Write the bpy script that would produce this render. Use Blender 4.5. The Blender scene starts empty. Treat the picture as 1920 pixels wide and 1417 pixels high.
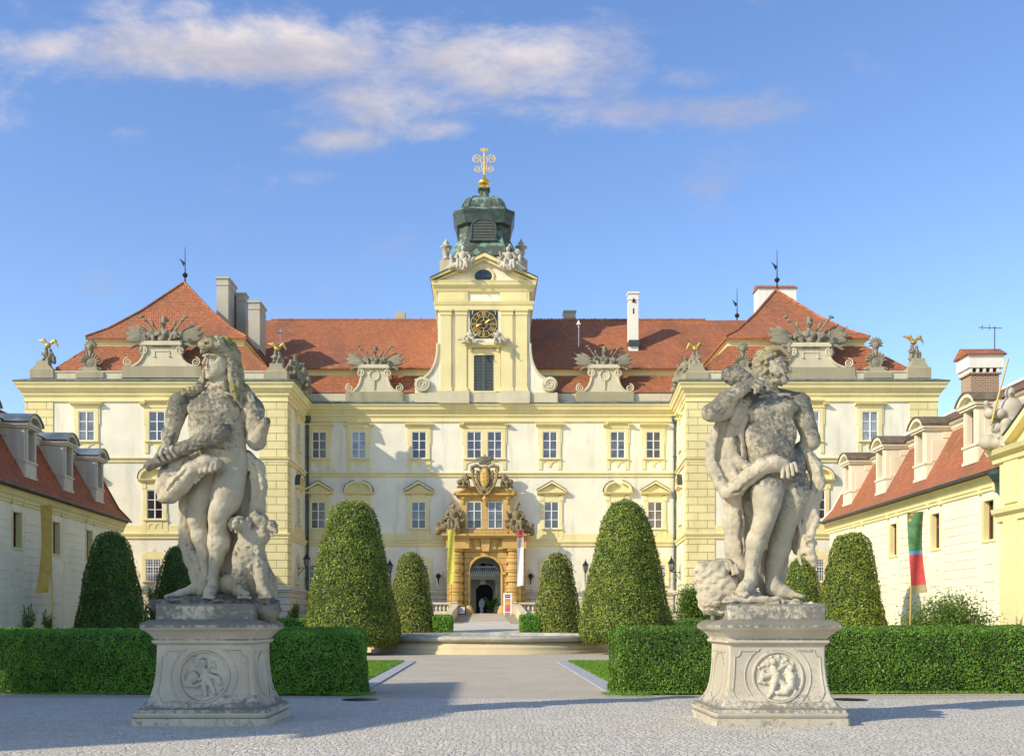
import bpy, math, random
import numpy as np
from mathutils import Vector, Matrix
R = math.radians
# ------------------------------------------------------------------ camera, world, sun
sc = bpy.context.scene
COL = sc.collection
EYE = 1.6; FPX = 1867.0; VX = 912.0; VY = 1160.0        # focal length and vanishing point measured in photo pixels
cam_d = bpy.data.cameras.new('camera'); cam = bpy.data.objects.new('camera', cam_d); COL.objects.link(cam)
cam.location = (0, 0, EYE); cam.rotation_euler = (R(90), 0, 0)
cam_d.sensor_fit = 'HORIZONTAL'; cam_d.sensor_width = 36; cam_d.lens = 36 * FPX / 1920
cam_d.shift_x = (960 - VX) / 1920; cam_d.shift_y = (VY - 708.5) / 1920
cam_d.clip_start = 0.1; cam_d.clip_end = 3000
sc.camera = cam
sc.view_settings.view_transform = 'Standard'; sc.view_settings.look = 'None'
sc.view_settings.gamma = 1; sc.view_settings.exposure = 0.80
SUN_EL = R(31.5); SUN_DX, SUN_DY = 1.0, 0.58            # light travels to the right and away from the camera
az = math.atan2(-SUN_DX, -SUN_DY)                        # compass direction the sun stands in (from +Y, clockwise)
sun_d = bpy.data.lights.new('sun', 'SUN'); sun = bpy.data.objects.new('sun', sun_d); COL.objects.link(sun)
sun_d.energy = 2.9; sun_d.angle = R(0.6); sun_d.color = (1.0, 0.90, 0.72)
_l = math.hypot(SUN_DX, SUN_DY)
_dir = Vector((SUN_DX / _l * math.cos(SUN_EL), SUN_DY / _l * math.cos(SUN_EL), -math.sin(SUN_EL)))
sun.rotation_euler = _dir.to_track_quat('-Z', 'Y').to_euler(); sun.location = (-60, -20, 60)

def nd(nt, t, inp=None, **at):
    n = nt.nodes.new(t)
    for k, v in at.items(): setattr(n, k, v)
    for k, v in (inp or {}).items():
        s = n.inputs[k]
        if isinstance(v, bpy.types.NodeSocket): nt.links.new(v, s)
        elif isinstance(v, bpy.types.Node): nt.links.new(v.outputs[0], s)
        elif isinstance(v, (tuple, list)) and len(v) == 3 and s.type == 'RGBA': s.default_value = (*v, 1)
        else: s.default_value = v
    return n
def mth(nt, op, a, b=0.0, c=0.0, clamp=False):
    n = nd(nt, 'ShaderNodeMath', {0: a, 1: b, 2: c}, operation=op); n.use_clamp = clamp; return n.outputs[0]
def mixc(nt, f, a, b, mode='MIX'):
    n = nt.nodes.new('ShaderNodeMix'); n.data_type = 'RGBA'; n.blend_type = mode
    for s, v in ((n.inputs[0], f), (n.inputs[6], a), (n.inputs[7], b)):
        if isinstance(v, bpy.types.NodeSocket): nt.links.new(v, s)
        elif isinstance(v, tuple): s.default_value = (*v[:3], 1)
        else: s.default_value = v
    return n.outputs[2]
def ramp(nt, f, lo, hi, a=0.0, b=1.0, smooth=True):
    n = nd(nt, 'ShaderNodeMapRange', {0: f, 1: lo, 2: hi, 3: a, 4: b})
    if smooth: n.interpolation_type = 'SMOOTHSTEP'
    return n.outputs[0]

world = bpy.data.worlds.new('World'); sc.world = world; world.use_nodes = True
wt = world.node_tree; wt.nodes.clear()
sky = nd(wt, 'ShaderNodeTexSky', sky_type='NISHITA', sun_disc=False)
sky.sun_elevation = SUN_EL; sky.sun_rotation = az; sky.altitude = 200; sky.air_density = 1.0; sky.dust_density = 0.5; sky.ozone_density = 1.6
hsv = nd(wt, 'ShaderNodeHueSaturation', {'Hue': 0.509, 'Saturation': 1.15, 'Value': 0.93, 'Color': sky})
tc = nd(wt, 'ShaderNodeTexCoord'); sp = nd(wt, 'ShaderNodeSeparateXYZ', {0: tc.outputs['Generated']})
yy = mth(wt, 'MAXIMUM', sp.outputs[1], 0.05)
U = mth(wt, 'DIVIDE', sp.outputs[0], yy); V = mth(wt, 'DIVIDE', sp.outputs[2], yy)
cv = nd(wt, 'ShaderNodeCombineXYZ', {0: mth(wt, 'MULTIPLY', U, 0.55), 1: V, 2: 0.37})
warp = nd(wt, 'ShaderNodeTexNoise', {'Vector': cv, 'Scale': 5.0, 'Detail': 4.0})
cv2 = nd(wt, 'ShaderNodeVectorMath', {0: cv, 1: nd(wt, 'ShaderNodeVectorMath', {0: warp.outputs[1], 3: 0.09}, operation='SCALE')}, operation='ADD')
n1 = nd(wt, 'ShaderNodeTexNoise', {'Vector': cv2, 'Scale': 11.0, 'Detail': 12.0, 'Roughness': 0.64, 'Lacunarity': 2.1})
blob = None
for (px, py, rx, ry, s) in ((460, 92, 330, 80, 1.12), (330, 20, 230, 45, .62), (955, 100, 270, 95, 1.12), (720, 190, 210, 75, .7), (1190, 208, 370, 42, .75),
                            (650, 262, 110, 34, .8), (90, 85, 130, 36, .6), (235, 255, 60, 24, .38), (800, 240, 110, 32, .7), (580, 335, 50, 16, .3), (1060, 150, 150, 60, .8), (1300,150,90,40,.45)):
    du = mth(wt, 'MULTIPLY', mth(wt, 'SUBTRACT', U, (px - VX) / FPX), FPX / rx)
    dv = mth(wt, 'MULTIPLY', mth(wt, 'SUBTRACT', V, (VY - py) / FPX), FPX / ry)
    r2 = mth(wt, 'ADD', mth(wt, 'MULTIPLY', du, du), mth(wt, 'MULTIPLY', dv, dv))
    g = mth(wt, 'MULTIPLY', mth(wt, 'POWER', 2.718, mth(wt, 'MULTIPLY', r2, -1.1)), s)
    blob = g if blob is None else mth(wt, 'MAXIMUM', blob, g)
dens = mth(wt, 'ADD', mth(wt, 'MULTIPLY', blob, 0.66), mth(wt, 'MULTIPLY', mth(wt, 'SUBTRACT', n1.outputs[0], 0.52), 1.8))
cov = ramp(wt, dens, 0.10, 0.80, 0, 0.92)
n2 = nd(wt, 'ShaderNodeTexNoise', {'Vector': cv2, 'Scale': 5.5, 'Detail': 8.0, 'Roughness': 0.6})
shade = ramp(wt, mth(wt, 'ADD', n2.outputs[0], mth(wt, 'SUBTRACT', mth(wt, 'MULTIPLY', U, 0.30), mth(wt, 'MULTIPLY', mth(wt, 'SUBTRACT', V, .57), 1.1))), 0.36, 0.64)
ccol = mixc(wt, shade, (3.7, 3.3, 3.1), (1.9, 1.9, 2.3))
allsky = mixc(wt, cov, hsv.outputs[0], ccol)
bg = nd(wt, 'ShaderNodeBackground', {'Color': allsky, 'Strength': 0.15})
nd(wt, 'ShaderNodeOutputWorld', {'Surface': bg})

# ------------------------------------------------------------------ helpers
def X(px, Y): return (px - VX) * Y / FPX
def Z(py, Y): return EYE + (VY - py) * Y / FPX
def gz(Y): return 0.0 if Y < 52 else (Y - 52) * 2.05 / 32 if Y < 84 else 2.05

def origin(o):
    v = Vector((0, 0, 0))
    while o is not None: v += o.location; o = o.parent
    return v
def tag(o, label=None, cat=None, group=None, kind=None):
    if label: o['label'] = label
    if cat: o['category'] = cat
    if group: o['group'] = group
    if kind: o['kind'] = kind
    return o
def thing(name, label, cat, loc=(0, 0, 0), group=None):
    o = bpy.data.objects.new(name, None); COL.objects.link(o); o.location = loc; o.empty_display_size = .3
    return tag(o, label, cat, group)
def copy_tree(o, parent=None):
    c = o.copy(); COL.objects.link(c); c.parent = parent
    for ch in [x for x in o.children]: copy_tree(ch, c)
    return c
def link_mesh(name, me, mats, parent=None, smooth=False):
    o = bpy.data.objects.new(name, me); COL.objects.link(o)
    for m in (mats if isinstance(mats, (list, tuple)) else [mats]): me.materials.append(m)
    if smooth: me.shade_smooth()
    if parent is not None: o.parent = parent
    return o
class MB:
    def __init__(s): s.v = []; s.f = []
    def add(s, vs, fs):
        b = len(s.v); s.v += [tuple(map(float, p)) for p in vs]; s.f += [tuple(i + b for i in f) for f in fs]; return s
    def box(s, x0, x1, y0, y1, z0, z1):
        if x0 > x1: x0, x1 = x1, x0
        if y0 > y1: y0, y1 = y1, y0
        if z0 > z1: z0, z1 = z1, z0
        return s.add([(x0,y0,z0),(x1,y0,z0),(x1,y1,z0),(x0,y1,z0),(x0,y0,z1),(x1,y0,z1),(x1,y1,z1),(x0,y1,z1)],
                     [(0,3,2,1),(4,5,6,7),(0,1,5,4),(1,2,6,5),(2,3,7,6),(3,0,4,7)])
    def pbox(s, px0, px1, py0, py1, Yf, Yb):
        return s.box(X(px0, Yf), X(px1, Yf), Yf, Yb, Z(py1, Yf), Z(py0, Yf))
    def prism(s, pts, y0, y1):           # polygon in XZ extruded along Y
        n = len(pts)
        a = sum(pts[i][0]*pts[(i+1)%n][1]-pts[(i+1)%n][0]*pts[i][1] for i in range(n))
        if a < 0: pts = pts[::-1]
        return s.add([(x, y0, z) for x, z in pts] + [(x, y1, z) for x, z in pts],
                     [tuple(range(n)), tuple(range(2*n-1, n-1, -1))] + [(i, n+i, n+(i+1)%n, (i+1)%n) for i in range(n)])
    def prismx(s, pts, x0, x1):          # polygon in YZ extruded along X
        n = len(pts)
        a = sum(pts[i][0]*pts[(i+1)%n][1]-pts[(i+1)%n][0]*pts[i][1] for i in range(n))
        if a < 0: pts = pts[::-1]
        return s.add([(x0, y, z) for y, z in pts] + [(x1, y, z) for y, z in pts],
                     [tuple(range(n-1, -1, -1)), tuple(range(n, 2*n))] + [(i, (i+1)%n, n+(i+1)%n, n+i) for i in range(n)])
    def loft(s, rings, cap=True):        # rings of equal length (counter-clockwise seen from above, bottom to top)
        n = len(rings[0]); vs = [p for r in rings for p in r]; fs = []
        for k in range(len(rings)-1):
            for i in range(n):
                j = (i+1) % n; fs.append((k*n+i, k*n+j, (k+1)*n+j, (k+1)*n+i))
        if cap: fs.append(tuple(range(n-1, -1, -1))); fs.append(tuple((len(rings)-1)*n+i for i in range(n)))
        return s.add(vs, fs)
    def stack(s, poly, lv):              # footprint polygon, levels (offset, z)
        n = len(poly); rings = []
        for e, z in lv:
            r = []
            for i in range(n):
                p0, p1, p2 = Vector(poly[i-1]), Vector(poly[i]), Vector(poly[(i+1)%n])
                d1 = (p1-p0).normalized(); d2 = (p2-p1).normalized()
                n1 = Vector((d1.y, -d1.x)); n2 = Vector((d2.y, -d2.x))
                m = (n1+n2); m = m / max(1e-6, m.dot(n1))
                q = p1 + m*e; r.append((q.x, q.y, z))
            rings.append(r)
        return s.loft(rings)
    def lathe(s, prof, c=(0,0,0), n=16, sx=1, sy=1, rot=0, cap=True):
        rings = []
        for r, z in prof:
            rings.append([(c[0]+sx*r*math.cos(rot+2*math.pi*i/n), c[1]+sy*r*math.sin(rot+2*math.pi*i/n), c[2]+z) for i in range(n)])
        if rings[0][0][2] > rings[-1][0][2]: rings = rings[::-1]
        return s.loft(rings, cap)
    def tube(s, pts, r, n=6, closed=False):
        P = [Vector(p) for p in pts]; m = len(P); rad = r if isinstance(r, (list, tuple)) else [r]*m
        vs = []
        for i in range(m):
            if closed: t = (P[(i+1)%m]-P[i-1])
            else: t = P[min(i+1, m-1)] - P[max(i-1, 0)]
            t.normalize(); a = Vector((0,1,0)) if abs(t.y) < .9 else Vector((1,0,0))
            u = t.cross(a).normalized(); w = t.cross(u)
            for k in range(n):
                th = 2*math.pi*k/n; q = P[i] + (u*math.cos(th)+w*math.sin(th))*rad[i]; vs.append(tuple(q))
        fs = []
        for i in range(m if closed else m-1):
            j = (i+1) % m
            for k in range(n):
                l = (k+1) % n; fs.append((i*n+k, i*n+l, j*n+l, j*n+k))
        if not closed: fs.append(tuple(range(n-1, -1, -1))); fs.append(tuple((m-1)*n+i for i in range(n)))
        return s.add(vs, fs)
    def spiral(s, cx, cz, y, r0, turns, th, dep, flip=1, start=0):     # volute band in the XZ plane
        N = int(26*turns); pts = []
        for i in range(N+1):
            t = i/N; a = start + flip*2*math.pi*turns*t; r = r0*(1-.86*t); pts.append((cx+r*math.cos(a), y, cz+r*math.sin(a)))
        return s.tube(pts, [th*(1-.5*i/N) for i in range(N+1)], 6)
    def mesh(s, name='m'):
        me = bpy.data.meshes.new(name); me.from_pydata(s.v, [], s.f); me.update(); return me
    def build(s, name, mat, parent=None, smooth=False, local=False):
        if parent is not None and not local:
            o = origin(parent); s.v = [(a-o.x, b-o.y, c-o.z) for a, b, c in s.v]
        return link_mesh(name, s.mesh(name), mat, parent, smooth)

# ------------------------------------------------------------------ signed distance modelling for the sculpture
def smin(a, b, k):
    if k <= 0: return np.minimum(a, b)
    h = np.clip(.5 + .5*(b-a)/k, 0, 1); return b*(1-h) + a*h - k*h*(1-h)
def rough(amp, wl, seed=1, n=14, folds=None, thin=0.0):
    r = np.random.default_rng(seed); K = []
    for i in range(n):
        d = r.normal(0, 1, 3); d /= np.linalg.norm(d); K.append((d*2*math.pi/(wl*(.45+1.3*i/n)), r.uniform(0, 6.28), (.45+1.3*i/n)))
    def f(x, y, z):
        v = sum(w*np.sin(k[0]*x+k[1]*y+k[2]*z+p) for k, p, w in K)*amp/math.sqrt(n)+thin
        if folds:
            A, L, sl = folds; u = x+.7*y+sl*z+.10*np.sin(z*2.6+x*2)+.05*np.sin(z*5.1-x*4); v = v+A*(2*np.abs(np.sin(math.pi*u/L))-1)*(.6+.4*np.sin(z*3.3+x*5))
        return v
    return f
class SDF:
    def __init__(s, h, T=None): s.disp = None; s.h = h; s.P = []; s.T = T or (lambda p: np.array(p, float)); s.S = 1.0
    def cap(s, a, b, ra, rb=None, k=.5, op=1, fy=1.0):
        rb = ra if rb is None else rb
        s.P.append(('c', s.T(a), s.T(b), ra*s.S, rb*s.S, k*min(ra, rb)*s.S, op, fy)); return s
    def chain(s, pts, k=.5, op=1, fy=1.0):        # (x, y, z, r)
        for p, q in zip(pts[:-1], pts[1:]): s.cap(p[:3], q[:3], p[3], q[3], k, op, fy)
        return s
    def ell(s, c, r, rz=0.0, k=.5, op=1, ry=0.0, rx=0.0):  # rz: roll in the image plane (degrees), ry: turn about the vertical, rx: nod
        M = Matrix.Rotation(R(ry), 3, 'Z') @ Matrix.Rotation(R(rz), 3, 'Y') @ Matrix.Rotation(R(rx), 3, 'X')
        s.P.append(('e', s.T(c), np.array(r, float)*s.S, np.array(M), None, k*min(r)*s.S, op, 1.0)); return s
    def group(s, k=.006): s.P.append(('g', k)); return s      # what follows joins the rest with a crease
    def mesh(s, name='sculpture'):
        h = s.h; los = []; his = []
        for p in s.P:
            if p[0] == 'g' or p[6] < 0: continue
            if p[0] == 'c':
                r = max(p[3], p[4]); los.append(np.minimum(p[1], p[2])-r); his.append(np.maximum(p[1], p[2])+r)
            else: r = max(p[2]); los.append(p[1]-r); his.append(p[1]+r)
        lo = np.min(los, 0)-3*h; hi = np.max(his, 0)+3*h
        N = np.ceil((hi-lo)/h).astype(int)+1
        F = np.full(N, .6*1.0, np.float32)
        ax = [lo[i]+h*np.arange(N[i]) for i in range(3)]
        T_, gk = None, 0
        for p in s.P + [('g', 0)]:
            if p[0] == 'g':
                T_ = F if T_ is None else smin(T_, F, gk); gk = p[1]; F = np.full(N, .6, np.float32); continue
            m = p[5]*1.0 + 3*h
            if p[0] == 'c': r = max(p[3], p[4])+m; l = np.minimum(p[1], p[2])-r; u = np.maximum(p[1], p[2])+r
            else: r = max(p[2])+m; l = p[1]-r; u = p[1]+r
            i0 = np.maximum(0, np.floor((l-lo)/h).astype(int)); i1 = np.minimum(N, np.ceil((u-lo)/h).astype(int)+1)
            if np.any(i1 <= i0): continue
            gx, gy, gzz = [ax[i][i0[i]:i1[i]] for i in range(3)]
            x = gx[:, None, None]; y = gy[None, :, None]; z = gzz[None, None, :]
            if p[0] == 'c':
                a, b, fy = p[1], p[2], p[7]; A = b-a; L = max(1e-9, float(A@A))
                dx, dy, dz = x-a[0], y-a[1], z-a[2]
                t = np.clip((dx*A[0]+dy*A[1]+dz*A[2])/L, 0, 1)
                d = np.sqrt((dx-t*A[0])**2+((dy-t*A[1])*fy)**2+(dz-t*A[2])**2)-(p[3]+(p[4]-p[3])*t)
                if fy > 1: d = d/ (1+.35*(fy-1))
            else:
                M = p[3]; dx, dy, dz = x-p[1][0], y-p[1][1], z-p[1][2]
                q = [(M[0][j]*dx+M[1][j]*dy+M[2][j]*dz) for j in range(3)]
                r = p[2]
                k0 = np.sqrt(sum((q[j]/r[j])**2 for j in range(3)))+1e-9; k1 = np.sqrt(sum((q[j]/r[j]**2)**2 for j in range(3)))+1e-9
                d = k0*(k0-1)/k1
            sl = (slice(i0[0], i1[0]), slice(i0[1], i1[1]), slice(i0[2], i1[2]))
            if p[6] > 0: F[sl] = smin(F[sl], d, p[5])
            else: F[sl] = -smin(-F[sl], d, p[5])
        F = T_
        if s.disp is not None: F = F + s.disp(ax[0][:, None, None], ax[1][None, :, None], ax[2][None, None, :]).astype(np.float32)
        # surface nets
        I = F < 0; cs = [(i, j, k) for i in (0, 1) for j in (0, 1) for k in (0, 1)]
        cnt = np.zeros(np.array(F.shape)-1, np.int8)
        for i, j, k in cs: cnt += I[i:F.shape[0]-1+i, j:F.shape[1]-1+j, k:F.shape[2]-1+k]
        act = np.argwhere((cnt > 0) & (cnt < 8)); idx = np.full(cnt.shape, -1, np.int32)
        idx[act[:, 0], act[:, 1], act[:, 2]] = np.arange(len(act))
        vals = {c: F[act[:, 0]+c[0], act[:, 1]+c[1], act[:, 2]+c[2]] for c in cs}
        acc = np.zeros((len(act), 3)); n = np.zeros(len(act))
        for a in cs:
            for axn in range(3):
                if a[axn]: continue
                b = list(a); b[axn] = 1; b = tuple(b); va, vb = vals[a], vals[b]; m = (va < 0) != (vb < 0)
                t = np.where(m, va/(np.where(m, va-vb, 1)), 0)
                pos = np.tile(np.array(a, float), (len(act), 1)); pos[:, axn] += t
                acc += pos*m[:, None]; n += m
        V = lo + h*(act + acc/n[:, None])
        quads = []
        for axn in range(3):
            b, c = [(1, 2), (2, 0), (0, 1)][axn]
            s0 = [slice(None)]*3; s1 = [slice(None)]*3; s0[axn] = slice(0, -1); s1[axn] = slice(1, None)
            A0 = I[tuple(s0)]; A1 = I[tuple(s1)]
            e = np.argwhere(A0 != A1); e = e[(e[:, b] > 0) & (e[:, c] > 0) & (e[:, b] < cnt.shape[b]) & (e[:, c] < cnt.shape[c])]
            def g(db, dc):
                q = e.copy(); q[:, b] -= db; q[:, c] -= dc; return idx[q[:, 0], q[:, 1], q[:, 2]]
            Q = np.stack([g(0, 0), g(1, 0), g(1, 1), g(0, 1)], 1); fl = ~A0[e[:, 0], e[:, 1], e[:, 2]]
            Q[fl] = Q[fl][:, ::-1]; quads.append(Q)
        Q = np.concatenate(quads); Q = Q[(Q >= 0).all(1)]
        return V, Q
    def build(s, name, mat, parent=None, smooth=True):
        V, Q = s.mesh()
        if parent is not None: V = V - np.array(origin(parent))
        return link_mesh(name, np_mesh(name, V, Q), mat, parent, smooth)
def np_mesh(name, V, Q, mi=None):
    me = bpy.data.meshes.new(name); me.vertices.add(len(V)); me.vertices.foreach_set('co', np.asarray(V, np.float32).ravel())
    k = Q.shape[1]; me.loops.add(len(Q)*k); me.loops.foreach_set('vertex_index', np.asarray(Q, np.int32).ravel())
    me.polygons.add(len(Q)); me.polygons.foreach_set('loop_start', np.arange(0, len(Q)*k, k, dtype=np.int32))
    me.polygons.foreach_set('loop_total', np.full(len(Q), k, np.int32))
    if mi is not None: me.polygons.foreach_set('material_index', np.asarray(mi, np.int32))
    me.update(calc_edges=True); return me
# ------------------------------------------------------------------ materials
def newmat(name):
    m = bpy.data.materials.new(name); m.use_nodes = True; nt = m.node_tree; nt.nodes.clear()
    out = nd(nt, 'ShaderNodeOutputMaterial'); b = nd(nt, 'ShaderNodeBsdfPrincipled'); nt.links.new(b.outputs[0], out.inputs[0])
    return m, nt, b
def geo_pos(nt): return nd(nt, 'ShaderNodeNewGeometry').outputs['Position']
def noise(nt, vec, sc_, det=4.0, ro=.55, out=0):
    return nd(nt, 'ShaderNodeTexNoise', {'Vector': vec, 'Scale': sc_, 'Detail': det, 'Roughness': ro}).outputs[out]
def scaled(nt, vec, s): return nd(nt, 'ShaderNodeVectorMath', {0: vec, 1: s}, operation='MULTIPLY').outputs[0]
def bump(nt, b, h, dist=.02, st=1.0):
    n = nd(nt, 'ShaderNodeBump', {'Height': h, 'Distance': dist, 'Strength': st}); nt.links.new(n.outputs[0], b.inputs['Normal']); return n
def setc(nt, b, c):
    if isinstance(c, tuple): b.inputs['Base Color'].default_value = (*c, 1)
    else: nt.links.new(c, b.inputs['Base Color'])
def wallvec(nt):      # (x+y, z) so the pattern runs along axis-aligned walls of either direction
    p = geo_pos(nt); s = nd(nt, 'ShaderNodeSeparateXYZ', {0: p}); a = mth(nt, 'ADD', s.outputs[0], s.outputs[1])
    return nd(nt, 'ShaderNodeCombineXYZ', {0: a, 1: s.outputs[2], 2: 0.0}).outputs[0], p, s
def plaster(name, col, stain=(.42,.38,.27), amt=.35, bricks=None, rough=.9, streak=.5, damp=False):
    m, nt, b = newmat(name); wv, p, s = wallvec(nt)
    c = mixc(nt, ramp(nt, noise(nt, p, .45, 5), .35, .7), tuple(x*.93 for x in col), tuple(min(1, x*1.05) for x in col))
    st = noise(nt, scaled(nt, p, (1.1, 1.1, .16)), 1.0, 7, .65)
    c = mixc(nt, ramp(nt, st, .50, .74, 0, streak), c, tuple(x*.72 for x in col))
    pt = noise(nt, p, .9, 9, .7)
    c = mixc(nt, ramp(nt, pt, .6, .78, 0, amt), c, stain)
    if damp:
        dz = ramp(nt, s.outputs[2], 3.8, 8.0, .34, 0); df = mth(nt, 'ADD', noise(nt, scaled(nt, p, (1, 1, .5)), 1.1, 8, .68), dz)
        c = mixc(nt, ramp(nt, df, .70, .86, 0, .65), c, (.44,.38,.26))
    h = noise(nt, p, 9, 6)
    if bricks:
        bw, bh = bricks
        br = nd(nt, 'ShaderNodeTexBrick', {'Vector': wv, 'Color1': (1,1,1,1), 'Color2': (.93,.93,.9,1), 'Mortar': (.42,.4,.33,1), 'Scale': 1.0, 'Mortar Size': .022, 'Mortar Smooth': .3, 'Bias': 0.0, 'Brick Width': bw, 'Row Height': bh})
        c = mixc(nt, 1.0, c, br.outputs[0], 'MULTIPLY')
        h = mth(nt, 'ADD', mth(nt, 'MULTIPLY', h, .15), mth(nt, 'MULTIPLY', br.outputs[1], -1.0))
        bump(nt, b, h, .05)
    else: bump(nt, b, h, .012)
    setc(nt, b, c); b.inputs['Roughness'].default_value = rough; return m
def stone(name, col, dark=(.07,.07,.06), moss=(.28,.25,.05), cov=.5, up=.3, mossamt=.0, sc_=1.0, warm=(.5,.4,.24), bmp=.02, mosscut=.55, rain=None):
    m, nt, b = newmat(name); p = geo_pos(nt); g = nd(nt, 'ShaderNodeNewGeometry'); nz = nd(nt, 'ShaderNodeSeparateXYZ', {0: g.outputs['Normal']}).outputs[2]
    c = mixc(nt, ramp(nt, noise(nt, p, 1.3*sc_, 5), .38, .68), tuple(x*.85 for x in col), tuple(x*1.12 for x in col))
    c = mixc(nt, ramp(nt, noise(nt, p, 2.1*sc_, 6), .5, .72, 0, .5), c, warm)
    big = noise(nt, p, 1.5*sc_, 5, .55); fine = noise(nt, p, 14*sc_, 8, .72)
    f = mth(nt, 'ADD', mth(nt, 'ADD', mth(nt, 'MULTIPLY', big, .42), mth(nt, 'MULTIPLY', fine, .63)), mth(nt, 'MULTIPLY', nz, up*.3))
    if rain:
        f = mth(nt, 'ADD', f, ramp(nt, nd(nt, 'ShaderNodeSeparateXYZ', {0: p}).outputs[2], rain[0], rain[1], -.05, rain[2]))
        low = rain[5] if len(rain) > 5 else 0
        if low: f = mth(nt, 'ADD', f, ramp(nt, nd(nt, 'ShaderNodeSeparateXYZ', {0: p}).outputs[2], 0.0, .45, low, 0))
        if len(rain) > 3: f = mth(nt, 'ADD', f, ramp(nt, nd(nt, 'ShaderNodeSeparateXYZ', {0: p}).outputs[2], rain[3], rain[4], 0, -.2))
    c = mixc(nt, ramp(nt, f, .66-.16*cov, .80-.16*cov, 0, .82), c, dark)
    spot = nd(nt, 'ShaderNodeTexVoronoi', {'Vector': p, 'Scale': 26*sc_}).outputs[0]
    sp2 = mth(nt, 'MULTIPLY', ramp(nt, spot, .12, .28, 1, 0), ramp(nt, noise(nt, p, 3*sc_, 3), .5, .62))
    c = mixc(nt, mth(nt, 'MULTIPLY', sp2, .45), c, (.05,.05,.045))
    if mossamt:
        mf = mth(nt, 'ADD', noise(nt, p, 3.3*sc_, 6), mth(nt, 'MULTIPLY', nz, .16))
        c = mixc(nt, ramp(nt, mf, mosscut, mosscut+.14, 0, mossamt), c, moss)
    setc(nt, b, c); b.inputs['Roughness'].default_value = .88
    bump(nt, b, mth(nt, 'ADD', mth(nt, 'MULTIPLY', fine, 1.0), mth(nt, 'MULTIPLY', noise(nt, p, 60*sc_, 4), .4)), bmp*.45)
    return m
def tiles(name, c1, c2, dark, w=.19, h=.16, patch=.55, slopez=True):
    m, nt, b = newmat(name); wv, p, s = wallvec(nt)
    br = nd(nt, 'ShaderNodeTexBrick', {'Vector': wv, 'Color1': (*c1, 1), 'Color2': (*c2, 1), 'Mortar': tuple(x*.35 for x in c1)+(1,), 'Scale': 1.0, 'Mortar Size': .016, 'Mortar Smooth': .5, 'Bias': .1, 'Brick Width': w, 'Row Height': h})
    c = br.outputs[0]
    zf = mth(nt, 'FRACT', mth(nt, 'DIVIDE', s.outputs[2], h))
    c = mixc(nt, ramp(nt, noise(nt, p, .33, 7, .65), .45, .72, 0, patch), c, dark)
    c = mixc(nt, ramp(nt, noise(nt, p, 3.1, 3, .7), .56, .72, 0, .75), c, dark)
    c = mixc(nt, ramp(nt, noise(nt, scaled(nt, p, (1, 1, .4)), 1.7, 6, .7), .58, .74, 0, .55), c, (.75, .33, .17))
    setc(nt, b, c); b.inputs['Roughness'].default_value = .8
    hh = mth(nt, 'ADD', mth(nt, 'MULTIPLY', mth(nt, 'SUBTRACT', 1.0, zf), 1.0), mth(nt, 'MULTIPLY', br.outputs[1], -.5))
    hh = mth(nt, 'ADD', hh, mth(nt, 'MULTIPLY', noise(nt, p, 5, 3), .8))
    bump(nt, b, hh, .045); return m
def plain(name, col, rough=.6, metal=0.0, var=.12, nsc=3.0, spec=.5, bmp=0.0):
    m, nt, b = newmat(name); p = geo_pos(nt)
    c = mixc(nt, ramp(nt, noise(nt, p, nsc, 6, .65), .35, .68), tuple(x*(1-var) for x in col), tuple(min(1, x*(1+var)) for x in col))
    setc(nt, b, c); b.inputs['Roughness'].default_value = rough; b.inputs['Metallic'].default_value = metal; b.inputs['Specular IOR Level'].default_value = spec
    if bmp: bump(nt, b, noise(nt, p, nsc*6, 5), bmp)
    return m
def leafmat(name, c1, c2, c3, warm=.05, autumn=(.3,.12,.02)):
    m, nt, b = newmat(name); g = nd(nt, 'ShaderNodeNewGeometry'); r = g.outputs['Random Per Island']; p = g.outputs['Position']
    c = mixc(nt, r, c1, c2)
    c = mixc(nt, ramp(nt, noise(nt, p, 1.3, 5, .7), .42, .6, 0, .9), c, c3)
    r2 = mth(nt, 'FRACT', mth(nt, 'MULTIPLY', r, 37.7))
    c = mixc(nt, mth(nt, 'LESS_THAN', r2, warm), c, autumn)
    setc(nt, b, c); b.inputs['Roughness'].default_value = .42; b.inputs['Specular IOR Level'].default_value = .35
    tr = nd(nt, 'ShaderNodeBsdfTranslucent', {'Color': c}); mx = nd(nt, 'ShaderNodeMixShader', {0: .22, 1: b, 2: tr})
    out = [n for n in nt.nodes if n.type == 'OUTPUT_MATERIAL'][0]; nt.links.new(mx.outputs[0], out.inputs[0]); return m
def glassmat(name, col, rough=.12):
    m, nt, b = newmat(name); p = geo_pos(nt)
    c = mixc(nt, ramp(nt, noise(nt, p, .8, 2), .4, .6), tuple(x*.5 for x in col), col)
    rnd = nd(nt, 'ShaderNodeObjectInfo').outputs['Random']
    c = mixc(nt, ramp(nt, rnd, 0, 1, 0, .75, False), c, tuple(x*.22 for x in col))
    bump(nt, b, noise(nt, p, 1.6, 2), .02, .5)
    setc(nt, b, c); b.inputs['Roughness'].default_value = rough; b.inputs['Specular IOR Level'].default_value = .9; return m
M = {}
M['white'] = plaster('white_plaster', (.80,.75,.585), (.46,.42,.32), .32, streak=.8, damp=True)
M['yellow'] = plaster('yellow_plaster', (.78,.67,.335), (.45,.38,.22), .3, streak=.45)
M['quoin'] = plaster('yellow_quoin_plaster', (.78,.67,.335), (.5,.42,.24), .2, bricks=(1.5, .62))
M['attic'] = plaster('attic_stone', (.36,.32,.20), (.085,.08,.045), .95, streak=.85)
M['attic_pale'] = plaster('pale_attic_stone', (.60,.54,.37), (.15,.135,.085), .75, streak=.7)
M['base'] = plaster('base_course_plaster', (.60,.55,.42), (.22,.2,.15), .7, bricks=(1.6, .55))
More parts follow.
